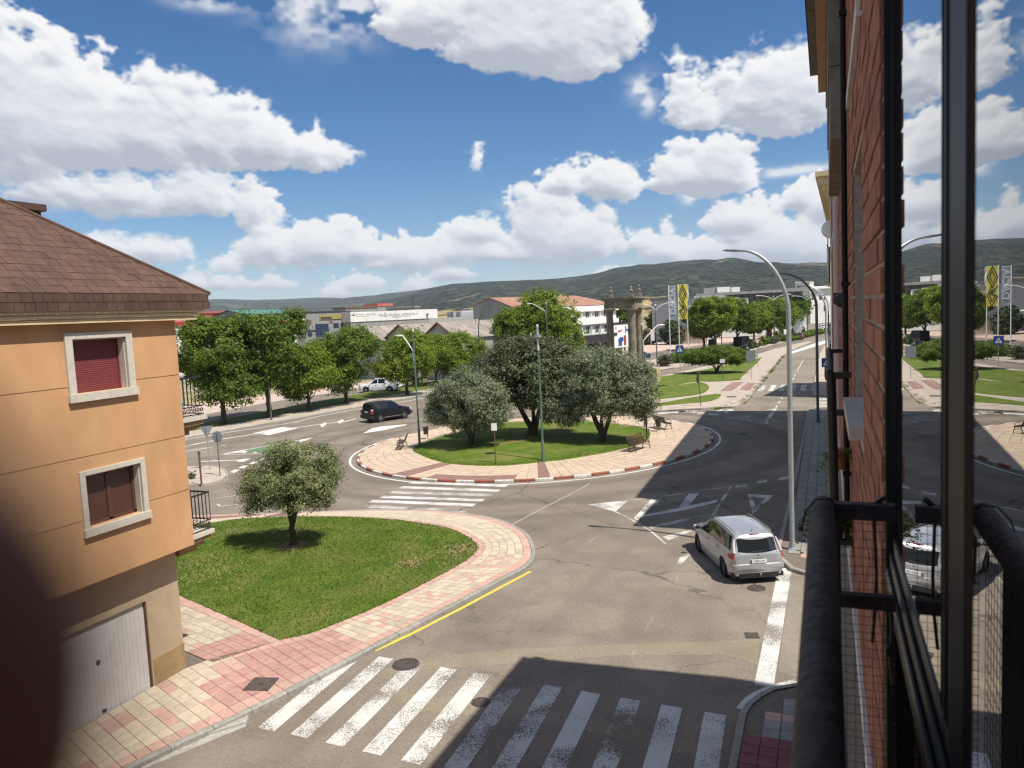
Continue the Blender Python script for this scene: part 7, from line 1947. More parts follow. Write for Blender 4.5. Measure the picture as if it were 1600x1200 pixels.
def green_post(label, base, h, arm_h, arm_dir, arm_l, group, shower=False, matn='pole_green', second=None):
    t = thing('lamp_post', label, 'lamp post', (base[0], base[1], base[2]), 0, group)
    m = MB(); m.tube([(0, 0, 0), (0, 0, 1.2), (0, 0, 1.22), (0, 0, h)], [0.085, 0.08, 0.062, 0.05], 12); po = obj('pole', m, matn, t, smooth=40)
    m = MB(); m.lathe([(0.14, 0), (0.14, 0.03), (0.10, 0.05), (0.095, 0.3)], 12); obj('base', m, matn, po, smooth=40)
    if arm_l:
        m = MB(); P = []
        for i in range(9):
            f = i/8; P.append((arm_dir[0]*arm_l*math.sin(f*math.pi/2), arm_dir[1]*arm_l*math.sin(f*math.pi/2), arm_h-1.0+1.15*math.sin(min(1, f*1.15)*math.pi/2)-0.1*f))
        P = [(arm_dir[0]*0.07, arm_dir[1]*0.07, arm_h-1.7)]+[(p[0]+arm_dir[0]*0.07*(1-i/8), p[1]+arm_dir[1]*0.07*(1-i/8), p[2]) for i, p in enumerate(P)]
        m.tube(P, 0.042, 8); m.tube([(0, 0, arm_h-1.4), (arm_dir[0]*0.08, arm_dir[1]*0.08, arm_h-1.4)], 0.03, 6); ar = obj('arm', m, 'lamp_white', t, smooth=50)
        ex = Vector(P[-1]); d = Vector((arm_dir[0], arm_dir[1], -0.02)).normalized(); s = Vector((-d.y, d.x, 0))
        m = MB(); m.ball((0, 0, 0), 0.3, 12, 7, (1, 0.42, 0.24)); M4 = axes(ex+d*0.2, d, s)
        m.v = [tuple(M4 @ Vector(p)) for p in m.v]; obj('lamp_head', m, 'lamp_white', t, smooth=60)
    if shower:
        m = MB(); m.lathe([(0.0, 0.18), (0.10, 0.15), (0.26, 0.05), (0.30, -0.02), (0.27, -0.04), (0.06, -0.02), (0.05, -0.16)], 18, (0, 0, h-0.55), cap=False); obj('lamp_head', m, 'pole_dark', t, smooth=40)
        m = MB(); m.lathe([(0.055, h-0.40), (0.055, h-0.05), (0.075, h-0.02), (0.075, h+0.12), (0.03, h+0.16)], 10); obj('finial', m, 'lamp_white', t, smooth=40)
        m = MB(); m.lathe([(0.058, h-1.3), (0.058, h-0.62)], 10); obj('collar', m, 'lamp_white', t, smooth=40)
    else:
        m = MB(); m.lathe([(0.055, h-0.05), (0.075, h), (0.07, h+0.14), (0.02, h+0.18)], 10); obj('finial', m, 'lamp_white', t, smooth=40)
    return t
GG = 'green lamp posts of the roundabout'
b = g(849, 721, KZ); green_post('slim green lamp post with a disc-shaped head on the roundabout grass', b, 7.75, 0, (0, 0), 0, GG, True)
b = g(656, 699, KZ); e = on_y(624, 530, b.y)
green_post('green lamp post with one white bent arm at the left of the roundabout', b, 7.75, 7.45, (-1, 0.05), max(0.9, b.x-e.x-0.25), GG)
b = g(1008, 667, KZ); green_post('green lamp post behind the right olive tree, its arm pointing right', b, 7.3, 7.2, (0.75, 0.65), 1.4, GG)
b = at(857, 560, 92); green_post('green lamp post with a pale arm before the big round tree', (b.x, b.y, 0), 9.75, 9.8, (-0.95, 0.1), 2.2, GG)
b = at(831, 560, 75); green_post('short green pole with a small pale top before the big round tree', (b.x, b.y, 0), 6.6, 0, (0, 0), 0, GG, True)
GD = 'dark curved lamps of the left service road'
b = g(424, 656, KZ); bent_lamp('dark curved street lamp among the verge trees on the left', b, hgt(424, 656, 433, 497)+0.1, 1.4, (0.8, 0.6), 'pole_dark', 0.075, 0.04, 6.6, GD)
b = at(750, 560, 100); bent_lamp('dark curved street lamp in front of the grey concrete gable', (b.x, b.y), 9.7, 1.7, (0.9, 0.3), 'pole_dark', 0.085, 0.045, 6.9, GD)
b = at(746.5, 560, 104); 
t = thing('pole', 'thin white pole beside the dark curved lamp at the concrete gable', 'pole', (b.x, b.y, 0)); m = MB(); m.tube([(0, 0, 0), (0, 0, 8.1)], 0.06, 8); obj('mast', m, 'pole_white', t); m = MB(); m.box(-0.25, 0.25, -0.1, 0.1, 8.1, 8.25); obj('lamp_head', m, 'lamp_white', t)
b = at(688, 520, 112)
t = thing('pole', 'white pole standing before the third grey shed gable', 'pole', (b.x, b.y, 0)); m = MB(); m.tube([(0, 0, 0), (0, 0, 8.0)], 0.13, 8); obj('mast', m, 'pole_white', t)
def double_lamp(label, base, h, reach, matn, group):
    t = thing('double_lamp', label, 'street lamp', (base[0], base[1], KZ if len(base) < 3 else base[2]), 0, group)
    m = MB(); m.tube([(0, 0, 0), (0, 0, h*0.5), (0, 0, h)], [0.10, 0.085, 0.065], 10); po = obj('pole', m, matn, t, smooth=50)
    m = MB(); m.ball((0, 0, h+0.1), 0.13, 8, 6); obj('finial', m, 'lamp_white', po, smooth=60)
    for s in (1, -1):
        m = MB(); P = [(s*reach*(1-math.cos(a))*math.cos(YAW), s*reach*(1-math.cos(a))*math.sin(YAW), h-0.9+1.3*math.sin(a)) for a in np.linspace(0.0, math.pi/2, 10)]
        m.tube(P, 0.05, 8); ar = obj('arm', m, 'lamp_white', t, smooth=50)
        m = MB(); m.ball(P[-1], 0.32, 10, 6, (1.1, 0.5, 0.25)); obj('lamp_head', m, 'lamp_white', ar, smooth=60)
    return t
GDL = 'double-armed lamps of the boulevard'
b = g(1027, 573, KZ); double_lamp('double-armed lamp with a dark pole between the columns and the banners', (b.x, b.y), hgt(1027, 573, 1026, 478), 2.4, 'pole_dark', GDL)
b = g(1128, 544, KZ); double_lamp('double-armed lamp with a green pole in front of the plane trees', (b.x, b.y), hgt(1128, 544, 1128, 470), 3.2, 'pole_green', GDL)
b = g(1209.5, 538, KZ); double_lamp('double-armed lamp with a dark pole in the middle of the plane tree row', (b.x, b.y), hgt(1209.5, 538, 1208, 464), 3.2, 'pole_dark', GDL)
b = g(1262, 525, KZ); double_lamp('farthest double-armed lamp, right of the plane trees', (b.x, b.y), hgt(1262, 525, 1262, 464), 3.4, 'pole_dark', GDL)
# benches
def bench(label, loc, rz, L_=1.8):
    t = thing('park_bench', label, 'bench', loc, rz, 'cast iron benches of the roundabout')
    sl = MB().box(-L_/2, L_/2, -0.028, 0.028, -0.012, 0.012).mesh('slat', 'bench_wood')
    for k in range(6): o = obj('slat', sl, None, t, loc=(0, -0.20+k*0.075, 0.43+0.02*math.cos(k)));
    for k in range(6):
        o = obj('slat', sl, None, t, loc=(0, 0.235+k*0.028, 0.50+k*0.075)); o.rotation_euler = (math.radians(72), 0, 0)
    for s in (-1, 1):
        m = MB(); x = s*(L_/2-0.08)
        m.tube([(x, -0.30, 0.0), (x, -0.24, 0.06), (x, -0.25, 0.20), (x, -0.18, 0.30), (x, -0.22, 0.42)], 0.024, 6)
        m.tube([(x, 0.30, 0.0), (x, 0.24, 0.06), (x, 0.26, 0.22), (x, 0.17, 0.32), (x, 0.20, 0.45), (x, 0.33, 0.72), (x, 0.42, 0.96)], 0.024, 6)
        m.tube([(x, -0.24, 0.40), (x, 0.0, 0.41), (x, 0.22, 0.44)], 0.022, 6)
        m.tube([(x, 0.30, 0.66), (x, 0.08, 0.70), (x, -0.14, 0.66), (x, -0.24, 0.58), (x, -0.20, 0.50), (x, -0.13, 0.54)], 0.02, 6)
        m.tube([(x, -0.22, 0.22), (x, 0.0, 0.27), (x, 0.24, 0.22)], 0.016, 6)
        for c in ((-0.12, 0.30), (0.10, 0.31)): m.tube([(x, c[0]+0.06*math.cos(a), c[1]+0.06*math.sin(a)) for a in np.linspace(0, 5.4, 8)], 0.011, 5)
        obj('end_frame', m, 'cast_iron', t, smooth=50)
    return t
def facing(p): return math.atan2(p.y-RC[1], p.x-RC[0])
for (px, py, lb, off) in ((628, 700, 'bench at the left of the roundabout, seen from the side by the green lamp post', 0.0), (999, 703, 'bench facing the road right of the large silvery olive', 0.0), (1036, 669, 'bench at the far right of the roundabout next to a litter bin', 0.0)):
    p = g(px, py, KZ); bench(lb, (p.x, p.y, KZ), facing(p)+math.pi/2+off)
def litter_bin(label, loc):
    t = thing('litter_bin', label, 'litter bin', loc, 0, 'litter bins of the roundabout')
    m = MB(); m.lathe([(0.16, 0.35), (0.20, 0.85), (0.205, 0.86), (0.18, 0.86), (0.15, 0.40)], 14, cap=False); m.lathe([(0.15, 0.36), (0.001, 0.36)], 14, cap=False); obj('bucket', m, 'cast_iron', t, smooth=40)
    m = MB(); m.lathe([(0.205, 0.62), (0.212, 0.62), (0.212, 0.66), (0.205, 0.66)], 14, cap=False); obj('band', m, 'rusty_iron', t)
    m = MB(); m.tube([(0, 0.24, 0), (0, 0.24, 0.95)], 0.03, 8); m.tube([(0, 0.24, 0.7), (0, 0.18, 0.7)], 0.02, 6); obj('post', m, 'cast_iron', t)
    return t
p = g(666, 686, KZ); litter_bin('litter bin on a post just right of the left green lamp post', (p.x, p.y, KZ))
p = g(1029, 674, KZ); litter_bin('litter bin beside the far right bench', (p.x, p.y, KZ))
# posts and signs
def post(m, h, r=0.03): m.tube([(0, 0, 0), (0, 0, h)], r, 8)
def sign(name, label, loc, h, rz, kind, group=None, polem='pole_steel', facem=None):
    t = thing(name, label, 'road sign', loc, rz, group)
    m = MB(); post(m, h, 0.03); obj('post', m, polem, t, smooth=50)
    return t
def plate(poly, z0, th=0.02, y=-0.035):
    m = MB(); n = len(poly); m.add([(p[0], y, z0+p[1]) for p in poly]+[(p[0], y-th, z0+p[1]) for p in poly], [tuple(range(n)), tuple(range(2*n-1, n-1, -1))]+[(i, n+i, n+(i+1) % n, (i+1) % n) for i in range(n)])
    m.f = [f[::-1] for f in m.f]; return m
p = g(328, 733, KZ); d0 = math.atan2(p.y, p.x)-math.pi/2
t = sign('give_way_sign', 'triangular sign seen from behind on the left traffic island', (p.x, p.y, KZ), 2.62, d0+math.pi+0.2, '')
obj('sign_plate', plate([(-0.40, 0.35), (0.40, 0.35), (0.0, -0.35)], 2.3), 'sign_grey', t)
m = MB(); m.box(-0.05, 0.05, -0.034, 0.034, 2.0, 2.6); obj('bracket', m, 'sign_grey', t)
p = g(344, 743, KZ)
t = sign('round_sign', 'round sign seen from behind on the left traffic island', (p.x, p.y, KZ), 2.45, d0+math.pi-0.5, '', polem='pole_dark')
obj('sign_plate', plate([(0.30*math.cos(a), 0.34*math.sin(a)) for a in np.linspace(0, 2*math.pi, 20, endpoint=False)], 2.28), 'sign_grey', t)
p = g(315, 757, KZ); t = thing('bollard', 'short grey post with a rounded head by the left traffic island', 'bollard', (p.x, p.y, KZ)); m = MB(); m.tube([(0, 0, 0), (0, 0, 1.75)], 0.05, 10); m.ball((0, 0, 1.8), 0.09); obj('shaft', m, 'pole_rust', t, smooth=50)
p = g(298, 748, KZ); t = shrub('small tuft of dry weeds on the left traffic island', (p.x, p.y, KZ), 0.32, 0.25, 200, 'leaf_holm', 40, 0.08)
def ped_sign(label, px, by, cy, size):
    p = g(px, by, KZ); hc = hgt(px, by, px, cy); rz = math.atan2(p.y, p.x)-math.pi/2
    t = thing('pedestrian_crossing_sign', label, 'road sign', (p.x, p.y, KZ), rz, 'pedestrian crossing signs')
    m = MB(); post(m, hc+size/2, 0.035); obj('post', m, 'pole_steel', t)
    s = size/2
    f = obj('sign_plate', plate([(-s, -s), (s, -s), (s, s), (-s, s)], hc), 'sign_blue', t)
    m = MB(); m.add([(-s*0.72, -0.060, hc-s*0.62), (s*0.72, -0.060, hc-s*0.62), (0, -0.060, hc+s*0.72)], [(0, 1, 2)]); obj('white_triangle', m, 'pole_white', f)
    m = MB(); q = [(-0.05, 0.30), (0.05, 0.30), (0.09, 0.1), (0.14, -0.05), (0.06, -0.05), (0.16, -0.5), (0.06, -0.5), (0.0, -0.2), (-0.14, -0.5), (-0.24, -0.5), (-0.06, -0.05), (-0.14, -0.02), (-0.08, 0.12)]
    m.add([(a*s, -0.064, hc+b_*s) for a, b_ in q], [tuple(range(len(q)))]); m.add([(0.055*s*math.cos(a), -0.064, hc+(0.38+0.06*math.sin(a))*s) for a in np.linspace(0, 6.28, 8, endpoint=False)], [tuple(range(8))]); obj('walking_figure', m, 'letter_dark', f)
    return t
ped_sign('blue pedestrian crossing sign on the far lawn, left of the spreading tree', 1063, 581, 545.5, 1.0)
ped_sign('blue pedestrian crossing sign on the right pavement behind the dark bent lamp', 1292, 612, 566.5, 0.85)
p = g(1174, 594, KZ); h = hgt(1174, 594, 1174, 548)
t = sign('square_sign', 'grey square sign back on the pale pavement at the right-hand street', (p.x, p.y, KZ), h, math.atan2(p.y, p.x)-math.pi/2, ''); obj('sign_plate', plate([(-0.5, -0.62), (0.5, -0.62), (0.5, 0.55), (-0.5, 0.55)], h-0.55), 'sign_grey', t)
for (px, by, ty, lb, w_) in ((1129.5, 595, 561, 'small white board on a thin brown pole on the far lawn', 0.27), (775, 726, 661, 'white board on a thin brown pole on the roundabout grass', 0.16)):
    p = g(px, by, KZ); h = hgt(px, by, px, ty); rz = math.atan2(p.y, p.x)-math.pi/2
    t = sign('notice_board', lb, (p.x, p.y, KZ), h, rz, '', polem='pole_rust'); obj('board', plate([(-w_, -0.42), (w_, -0.42), (w_, 0.0), (-w_, 0.0)], h), 'pole_white', t)
p = g(1011, 687, KZ); t = thing('post', 'dark post on the roundabout pavement left of the litter bin', 'post', (p.x, p.y, KZ)); m = MB(); m.tube([(0, 0, 0), (0, 0, 1.35)], 0.045, 8); m.box(-0.06, 0.06, -0.05, 0.05, 1.0, 1.4); obj('shaft', m, 'cast_iron', t)
p = g(1095, 634, KZ)
t = thing('rusty_post', 'crooked rusty post with a twisted dark head on the far pavement', 'post', (p.x, p.y, KZ)); h = hgt(1095, 634, 1090, 582)
m = MB(); m.tube([(0, 0, 0), (-0.05, 0, h*0.5), (-0.14, 0, h*0.72)], 0.035, 6); obj('shaft', m, 'pole_rust', t)
m = MB(); m.tube([(-0.14, 0, h*0.70), (-0.20, 0, h*0.8), (-0.16, 0, h*0.9), (-0.22, 0, h), (0.05, 0, h*0.96)], [0.12, 0.14, 0.10, 0.09, 0.07], 7); obj('head', m, 'rusty_iron', t, smooth=60)
p = g(1184, 574, KZ); h = hgt(1184, 574, 1184, 529)
t = sign('give_way_sign', 'triangular give way sign on a tall thin post before the median cypresses', (p.x, p.y, KZ), h, math.atan2(p.y, p.x)-math.pi/2, '')
obj('sign_plate', plate([(-0.5, 0.4), (0.5, 0.4), (0.0, -0.45)], h-0.4), 'kerb_red', t); o = obj('white_field', plate([(-0.33, 0.30), (0.33, 0.30), (0.0, -0.27)], h-0.4, 0.004, -0.057), 'pole_white', t)
p = g(1292.5, 607, KZ); t = thing('litter_bin', 'dark bin hung on a post on the right pavement by the crossing', 'litter bin', (p.x, p.y, KZ)); m = MB(); m.lathe([(0.16, 0.8), (0.24, 1.2), (0.22, 2.0), (0.10, 2.15)], 10); obj('bucket', m, 'rusty_iron', t, smooth=40); m = MB(); post(m, 2.3, 0.04); obj('post', m, 'pole_dark', t)
# manholes and gratings
def manhole(label, px, py, r, z=0.006, square=False):
    p = g(px, py, z)
    t = thing('manhole_cover', label, 'manhole cover', (p.x, p.y, z), 0.25 if square else 0)
    m = MB()
    if square:
        s = r; m.box(-s, s, -s, s, -0.004, 0.010); obj('lid', m, 'rusty_iron', t)
        m = MB(); m.box(-s*0.2, s*0.2, -s*0.2, s*0.2, 0.0101, 0.014)
        for a, b_ in ((-.7, -.7), (.7, -.7), (.7, .7), (-.7, .7)): m.box(a*s-0.03, a*s+0.03, b_*s-0.03, b_*s+0.03, 0.0101, 0.013)
        obj('boss', m, 'cast_iron', t); m = MB()
        for q in ((-s*1.06, s*1.06, -s*1.06, -s*1.01), (-s*1.06, s*1.06, s*1.01, s*1.06), (-s*1.06, -s*1.01, -s, s), (s*1.01, s*1.06, -s, s)): m.box(*q, -0.004, 0.012)
        obj('frame', m, 'cast_iron', t)
    else:
        m.lathe([(0.001, 0.010), (r*0.86, 0.010), (r*0.86, -0.004)], 28, cap=False); m.f = [f[::-1] for f in m.f]; obj('lid', m, 'cast_iron', t)
        m = MB()
        for q in (0.22, 0.42, 0.62): m.lathe([(r*q, 0.0105), (r*q+r*0.02, 0.016), (r*q+r*0.09, 0.016), (r*q+r*0.11, 0.0105)], 24, cap=False)
        m.f = [f[::-1] for f in m.f]; obj('rib', m, 'rusty_iron', t)
        m = MB(); m.lathe([(r*0.90, -0.004), (r*0.90, 0.012), (r, 0.012), (r*1.02, -0.004)], 28, cap=False); m.f = [f[::-1] for f in m.f]; obj('frame', m, 'rusty_iron', t)
manhole('square rusty access cover set in the red tactile paving', 408, 1069, 0.30, KZ+0.004, True)
manhole('round manhole cover at the top of the near zebra crossing', 634, 1038, 0.34, 0.012)
manhole('small round manhole cover at the edge of the near shadow', 751, 1097, 0.21, 0.008)
manhole('round manhole cover behind the silver people carrier', 1182, 919, 0.27, 0.006)
manhole('square gully grating near the wide white edge line', 1175, 993, 0.16, 0.006, True)
manhole('distant round manhole cover in the shaded right-hand street', 1160, 678, 0.35, 0.006)
manhole('oblong gully cover in the pale far pavement', 1143, 620, 0.38, KZ+0.006, True)
# ------------------------------------------------------------------ buildings further off
class Facade:
    def __init__(s, A, B):
        s.A = Vector((A.x, A.y)); d = Vector((B.x-A.x, B.y-A.y)); s.L = d.length; s.d = d/s.L; s.n = Vector((s.d.y, -s.d.x))
        if s.n.dot(-s.A) < 0: s.n = -s.n
    def hit(s, px, py):
        r = ray(px, py); den = r.x*s.n.x+r.y*s.n.y; t = (s.A.x*s.n.x+s.A.y*s.n.y)/den
        p = Vector((r.x*t, r.y*t)); return (p-s.A).dot(s.d), CAM_H+r.z*t
    def P(s, u, z, out=0.0): q = s.A+s.d*u+s.n*out; return (q.x, q.y, z)
    def box(s, m, u0, u1, z0, z1, back, front, mi=0):
        q = [s.P(u0, z0, front), s.P(u1, z0, front), s.P(u1, z0, back), s.P(u0, z0, back), s.P(u0, z1, front), s.P(u1, z1, front), s.P(u1, z1, back), s.P(u0, z1, back)]
        fs = [(0, 3, 2, 1), (4, 5, 6, 7), (0, 1, 5, 4), (1, 2, 6, 5), (2, 3, 7, 6), (3, 0, 4, 7)]
        a = Vector(q[1])-Vector(q[0]); 
        if a.cross(Vector(q[4])-Vector(q[0])).dot(Vector((s.n.x, s.n.y, 0))) < 0: fs = [f[::-1] for f in fs]
        m.add(q, fs, mi); return m
    def rect(s, m, x0, y0, x1, y1, back=-0.1, front=0.05, mi=0):
        u0, z1 = s.hit(x0, (y0)); u1, z0 = s.hit(x1, y1); u0, u1 = sorted((u0, u1)); z0, z1 = sorted((z0, z1))
        return s.box(m, u0, u1, z0, z1, back, front, mi)
def bthing(name, label, F, cat='building'):
    return thing(name, label, cat, (F.A.x, F.A.y, 0))
# red-roofed warehouses
F = Facade(at(262, 505, 172), at(372, 500, 190)); t = bthing('red_roof_warehouse', 'low warehouse with a faded red roof beside the orange house', F)
zf = F.hit(300, 502)[1]
m = MB(); F.box(m, -6, F.L, 0, zf-0.9, -24, 0); wpart('wall', m, 'white_wall', t)
m = MB(); F.box(m, -6.2, F.L+0.2, zf-0.9, zf, -24.2, 0.25); wpart('fascia', m, 'fascia_red', t)
m = MB(); m.add([F.P(-6.2, zf, 0.3), F.P(F.L+0.2, zf, 0.3), F.P(F.L+0.2, zf+1.7, -12), F.P(-6.2, zf+1.7, -12), F.P(F.L+0.2, zf, -24), F.P(-6.2, zf, -24)], [(0, 1, 2, 3), (3, 2, 4, 5)]); wpart('roof', m, 'roof_red', t)
F = Facade(at(316, 493, 225), at(378, 490, 235)); t = bthing('red_roof_warehouse', 'second red-walled warehouse behind the first red roof', F)
z2 = F.hit(350, 489)[1]
m = MB(); F.box(m, -4, F.L, 0, z2, -20, 0); wpart('wall', m, 'fascia_red', t)
m = MB(); F.box(m, -4.2, F.L+0.2, z2, z2+0.6, -20.2, 0.2); wpart('roof', m, 'roof_red', t)
# green-roofed warehouse, gable end at the left
F = Facade(at(400, 492, 205), at(469, 492, 222)); t = bthing('green_roof_warehouse', 'warehouse with a blue-green metal roof and grey gable', F)
ze = F.hit(430, 494)[1]; zr_ = F.hit(400, 485.5)[1]+0.3
m = MB(); F.box(m, 0, F.L, 0, ze, -16, 0); 
m.add([F.P(0, ze, 0), F.P(0, ze, -16), F.P(0, zr_, -8)], [(0, 1, 2)]); wpart('wall', m, 'grey_block', t)
m = MB(); m.add([F.P(-0.4, ze, 0.4), F.P(F.L+0.4, ze, 0.4), F.P(F.L+0.4, zr_+0.2, -8), F.P(-0.4, zr_+0.2, -8), F.P(F.L+0.4, ze, -16.4), F.P(-0.4, ze, -16.4)], [(0, 1, 2, 3), (3, 2, 4, 5)]); rf_ = wpart('roof', m, 'roof_green', t)
m = MB(); F.box(m, F.L*0.4, F.L+0.3, ze-1.2, ze-0.15, -0.1, 2.0); wpart('lower_roof', m, 'roof_green', t)
# white board with red stripes
F = Facade(at(428, 500, 150), at(475.5, 500, 156)); t = bthing('striped_hoarding', 'white hoarding with red stripes in front of the grey warehouse', F)
m = MB(); zt = F.hit(470, 496.5)[1]; F.box(m, 0, F.L, 0, zt, -6, 0); wpart('wall', m, 'white_wall', t)
m = MB(); F.rect(m, 436, 502.2, 474, 504.4, -0.1, 0.06); wpart('stripe', m, 'sign_red', t)
m = MB(); F.rect(m, 455, 506.2, 473, 507.4, -0.1, 0.06); wpart('stripe', m, 'sign_red', t)
m = MB(); F.rect(m, 458, 511.5, 474, 512.4, -0.1, 0.06); F.rect(m, 462, 517, 487, 519, -0.1, 2.4); wpart('awning', m, 'dark_canopy', t)
# grey warehouse with blue glazing
F = Facade(at(474, 500, 158), at(548, 495, 172)); t = bthing('grey_warehouse', 'grey block warehouse with blue glazing and a yellow sign', F)
zt = F.hit(530, 487.8)[1]
m = MB(); F.box(m, 0, F.L, 0, zt, -26, 0); wpart('wall', m, 'grey_block', t)
m = MB(); F.box(m, -0.1, F.L+0.1, zt, zt+0.25, -26, 0.1); wpart('parapet_cap', m, 'dark_canopy', t)
m = MB(); F.rect(m, 498.5, 492.5, 533, 498, -0.1, 0.15); sg = wpart('sign_board', m, 'sign_yellow', t)
m = MB(); F.rect(m, 500, 495.6, 517, 497.6, -0.1, 0.2); wpart('lettering', m, 'letter_dark', sg)
for q in ((492, 506.5, 514, 525), (520.6, 505.2, 529.2, 511.8), (531.8, 505, 543.2, 511.2), (480.5, 520, 488, 525)):
    m = MB(); F.rect(m, *q, -0.1, 0.06); w = wpart('window', m, 'blue_glass', t)
    u0, z1 = F.hit(q[0], q[1]); u1, z0 = F.hit(q[2], q[3]); m = MB()
    for k in range(1, 4): u = u0+(u1-u0)*k/4; F.box(m, u-0.08, u+0.08, min(z0, z1), max(z0, z1), -0.1, 0.10)
    wpart('mullion', m, 'alu_grey', w)
m = MB(); F.rect(m, 478, 501, 486.5, 506.5, -0.1, 0.06); wpart('brown_panel', m, 'brown_panel', t)
m = MB(); F.rect(m, 514.5, 500, 519.5, 504.8, -0.1, 0.05); wpart('panel', m, 'brown_panel', t)
# white lettered wall
F = Facade(at(547, 495, 166), at(683, 490, 178)); t = bthing('white_warehouse', 'long white warehouse wall with faint grey lettering', F)
zt = F.hit(610, 485.6)[1]; zm = F.hit(610, 500.3)[1]
m = MB(); F.box(m, 0, F.L, zm, zt, -24, 0.15); wpart('wall', m, 'white_wall', t)
m = MB(); F.box(m, 0.02, F.L-0.02, 0, zm-0.01, -24, 0); wpart('lower_wall', m, 'grey_block', t)
for k in range(1, 6):
    m = MB(); u = F.L*k/6; F.box(m, u-0.04, u+0.04, zm, zt-0.05, 0, 0.165); wpart('panel_joint', m, 'letter_grey', t)
def wall_text(name, s, px, py, size, material, F, parent, sx=1.0, out=0.2):
    u, z = F.hit(px, py); o = F.P(u, z, out)
    M4 = axes(Vector(o)-parent.location, (F.d.x, F.d.y, 0), (0, 0, 1)); return text_mesh(name, s, size, material, parent, M4, 0.01, sx)
wall_text('lettering', 'MAQUINARIA AGRICOLA', 622, 491.3, 0.72, 'letter_grey', F, t, 1.25)
wall_text('lettering', 'RECAMBIOS Y TALLER', 625, 494.6, 0.34, 'letter_grey', F, t, 1.3)
m = MB(); F.rect(m, 599.6, 488.2, 603.2, 494.6, -0.1, 0.2); F.rect(m, 600.6, 489.4, 602.2, 493.4, -0.1, 0.19); wpart('emblem', m, 'letter_grey', t)
m = MB(); F.rect(m, 556, 488.8, 578, 493, -0.1, 0.22); sb_ = wpart('sign_board', m, 'white_paint', t)
wall_text('lettering', 'MAQUINARIA AGRICOLA', 567, 490.9, 0.42, 'letter_grey', F, t, 1.3, 0.25)
m = MB(); F.rect(m, 550.5, 490.5, 552.5, 493.5, -0.1, 0.2); wpart('emblem', m, 'letter_dark', t)
m = MB(); F.rect(m, 665.5, 490, 668, 491.8, -0.1, 0.5); F.rect(m, 666, 491.8, 667, 497, -0.1, 0.3); wpart('wall_lamp', m, 'letter_dark', t)
# low white wall with tanks behind
F = Facade(at(671, 500, 150), at(742, 498, 146)); t = bthing('white_garden_wall', 'low white wall at the left of the concrete gable', F, 'wall')
zt = F.hit(705, 495.8)[1]; m = MB(); F.box(m, 0, F.L, 0, zt, -0.6, 0); wpart('wall', m, 'white_wall', t)
p = F.P(F.L*0.42, 0, -5)
for k, (dx, w_, lm, lb) in enumerate(((0.30, 1.3, 'grey_block', 'grey container, leftmost behind the low white wall'), (0.40, 1.0, 'white_wall', 'white container behind the low white wall'), (0.50, 1.2, 'grey_block', 'grey ribbed container in the middle behind the low white wall'))):
    q = F.P(F.L*dx, 0, -4); tt_ = thing('container', lb, 'container', (q[0], q[1], 0), math.atan2(F.d.y, F.d.x), 'containers behind the low white wall')
    m = MB(); m.box(0, w_, -2, 0, 0, zt+1.0); obj('box', m, lm, tt_)
    m = MB()
    for j in range(4): m.box(w_*(j+0.3)/4, w_*(j+0.5)/4, 0, 0.04, 0.2, zt+0.9)
    obj('rib', m, 'pvc_grey', tt_)
q = F.P(F.L*0.60, 0, -4); tt_ = thing('caravan', 'white caravan with small dark windows behind the low white wall', 'caravan', (q[0], q[1], 0), math.atan2(F.d.y, F.d.x))
m = MB(); m.prism([(0, 0), (3.9, 0), (3.9, -2), (0, -2)], 0.5, zt+0.9); m.lathe([(0.001, 0), (0.5, 0), (0.5, 3.9), (0.001, 3.9)], 12, (0, 0, 0), axis='x') if False else None; m.box(0.25, 3.6, -1.9, -0.1, zt+0.9, zt+1.15); obj('body', m, 'white_paint', tt_)
for x in (0.5, 1.6, 2.6):
    m = MB(); m.box(x, x+0.5, 0.0, 0.03, zt+0.15, zt+0.6); obj('window', m, 'dark_glass', tt_)
# three grey sheds
rd = Vector((math.sin(math.radians(24)), math.cos(math.radians(24)))); gd_ = Vector((rd.y, -rd.x))
def shed(label, ax, ay, D, wdt, ln, hr):
    a = at(ax, ay, D); t = thing('grey_shed', label, 'shed', (a.x, a.y, 0), 0, 'grey gabled sheds')
    A = Vector((a.x, a.y)); zr = a.z; ze = zr-hr
    def Q(u, v, z): q = A+gd_*u+rd*v; return (q.x, q.y, z)
    h = wdt/2; m = MB()
    m.add([Q(-h, 0, 0), Q(h, 0, 0), Q(h, 0, ze), Q(0, 0, zr), Q(-h, 0, ze), Q(-h, ln, 0), Q(h, ln, 0), Q(h, ln, ze), Q(0, ln, zr), Q(-h, ln, ze)], [(0, 1, 2, 3, 4), (9, 8, 7, 6, 5), (1, 6, 7, 2), (5, 0, 4, 9)])
    wpart('wall', m, 'grey_concrete', t)
    m = MB(); e = 0.35; n = 14
    for sd in (1, -1):
        for k in range(n):
            v0, v1 = -0.3+(ln+0.6)*k/n, -0.3+(ln+0.6)*(k+0.96)/n
            vs = [Q(0, v0, zr+0.12), Q(0, v1, zr+0.12), Q(sd*(h+e), v1, ze-0.05), Q(sd*(h+e), v0, ze-0.05)]; m.add(vs, [(0, 3, 2, 1) if sd > 0 else (0, 1, 2, 3)])
    wpart('roof', m, 'roof_grey', t)
    m = MB()
    for sd in (1, -1): m.tube([Q(0, -0.32, zr+0.1), Q(sd*(h+e), -0.32, ze-0.08)], 0.12, 5)
    wpart('barge_board', m, 'brown_panel', t)
    return t
shed('grey gabled shed, leftmost of the three, below the white lettered wall', 570, 511.5, 118, 7.4, 18, 2.0)
shed('grey gabled shed in the middle, showing its gable above the verge trees', 625, 508.5, 113, 7.4, 16, 1.9)
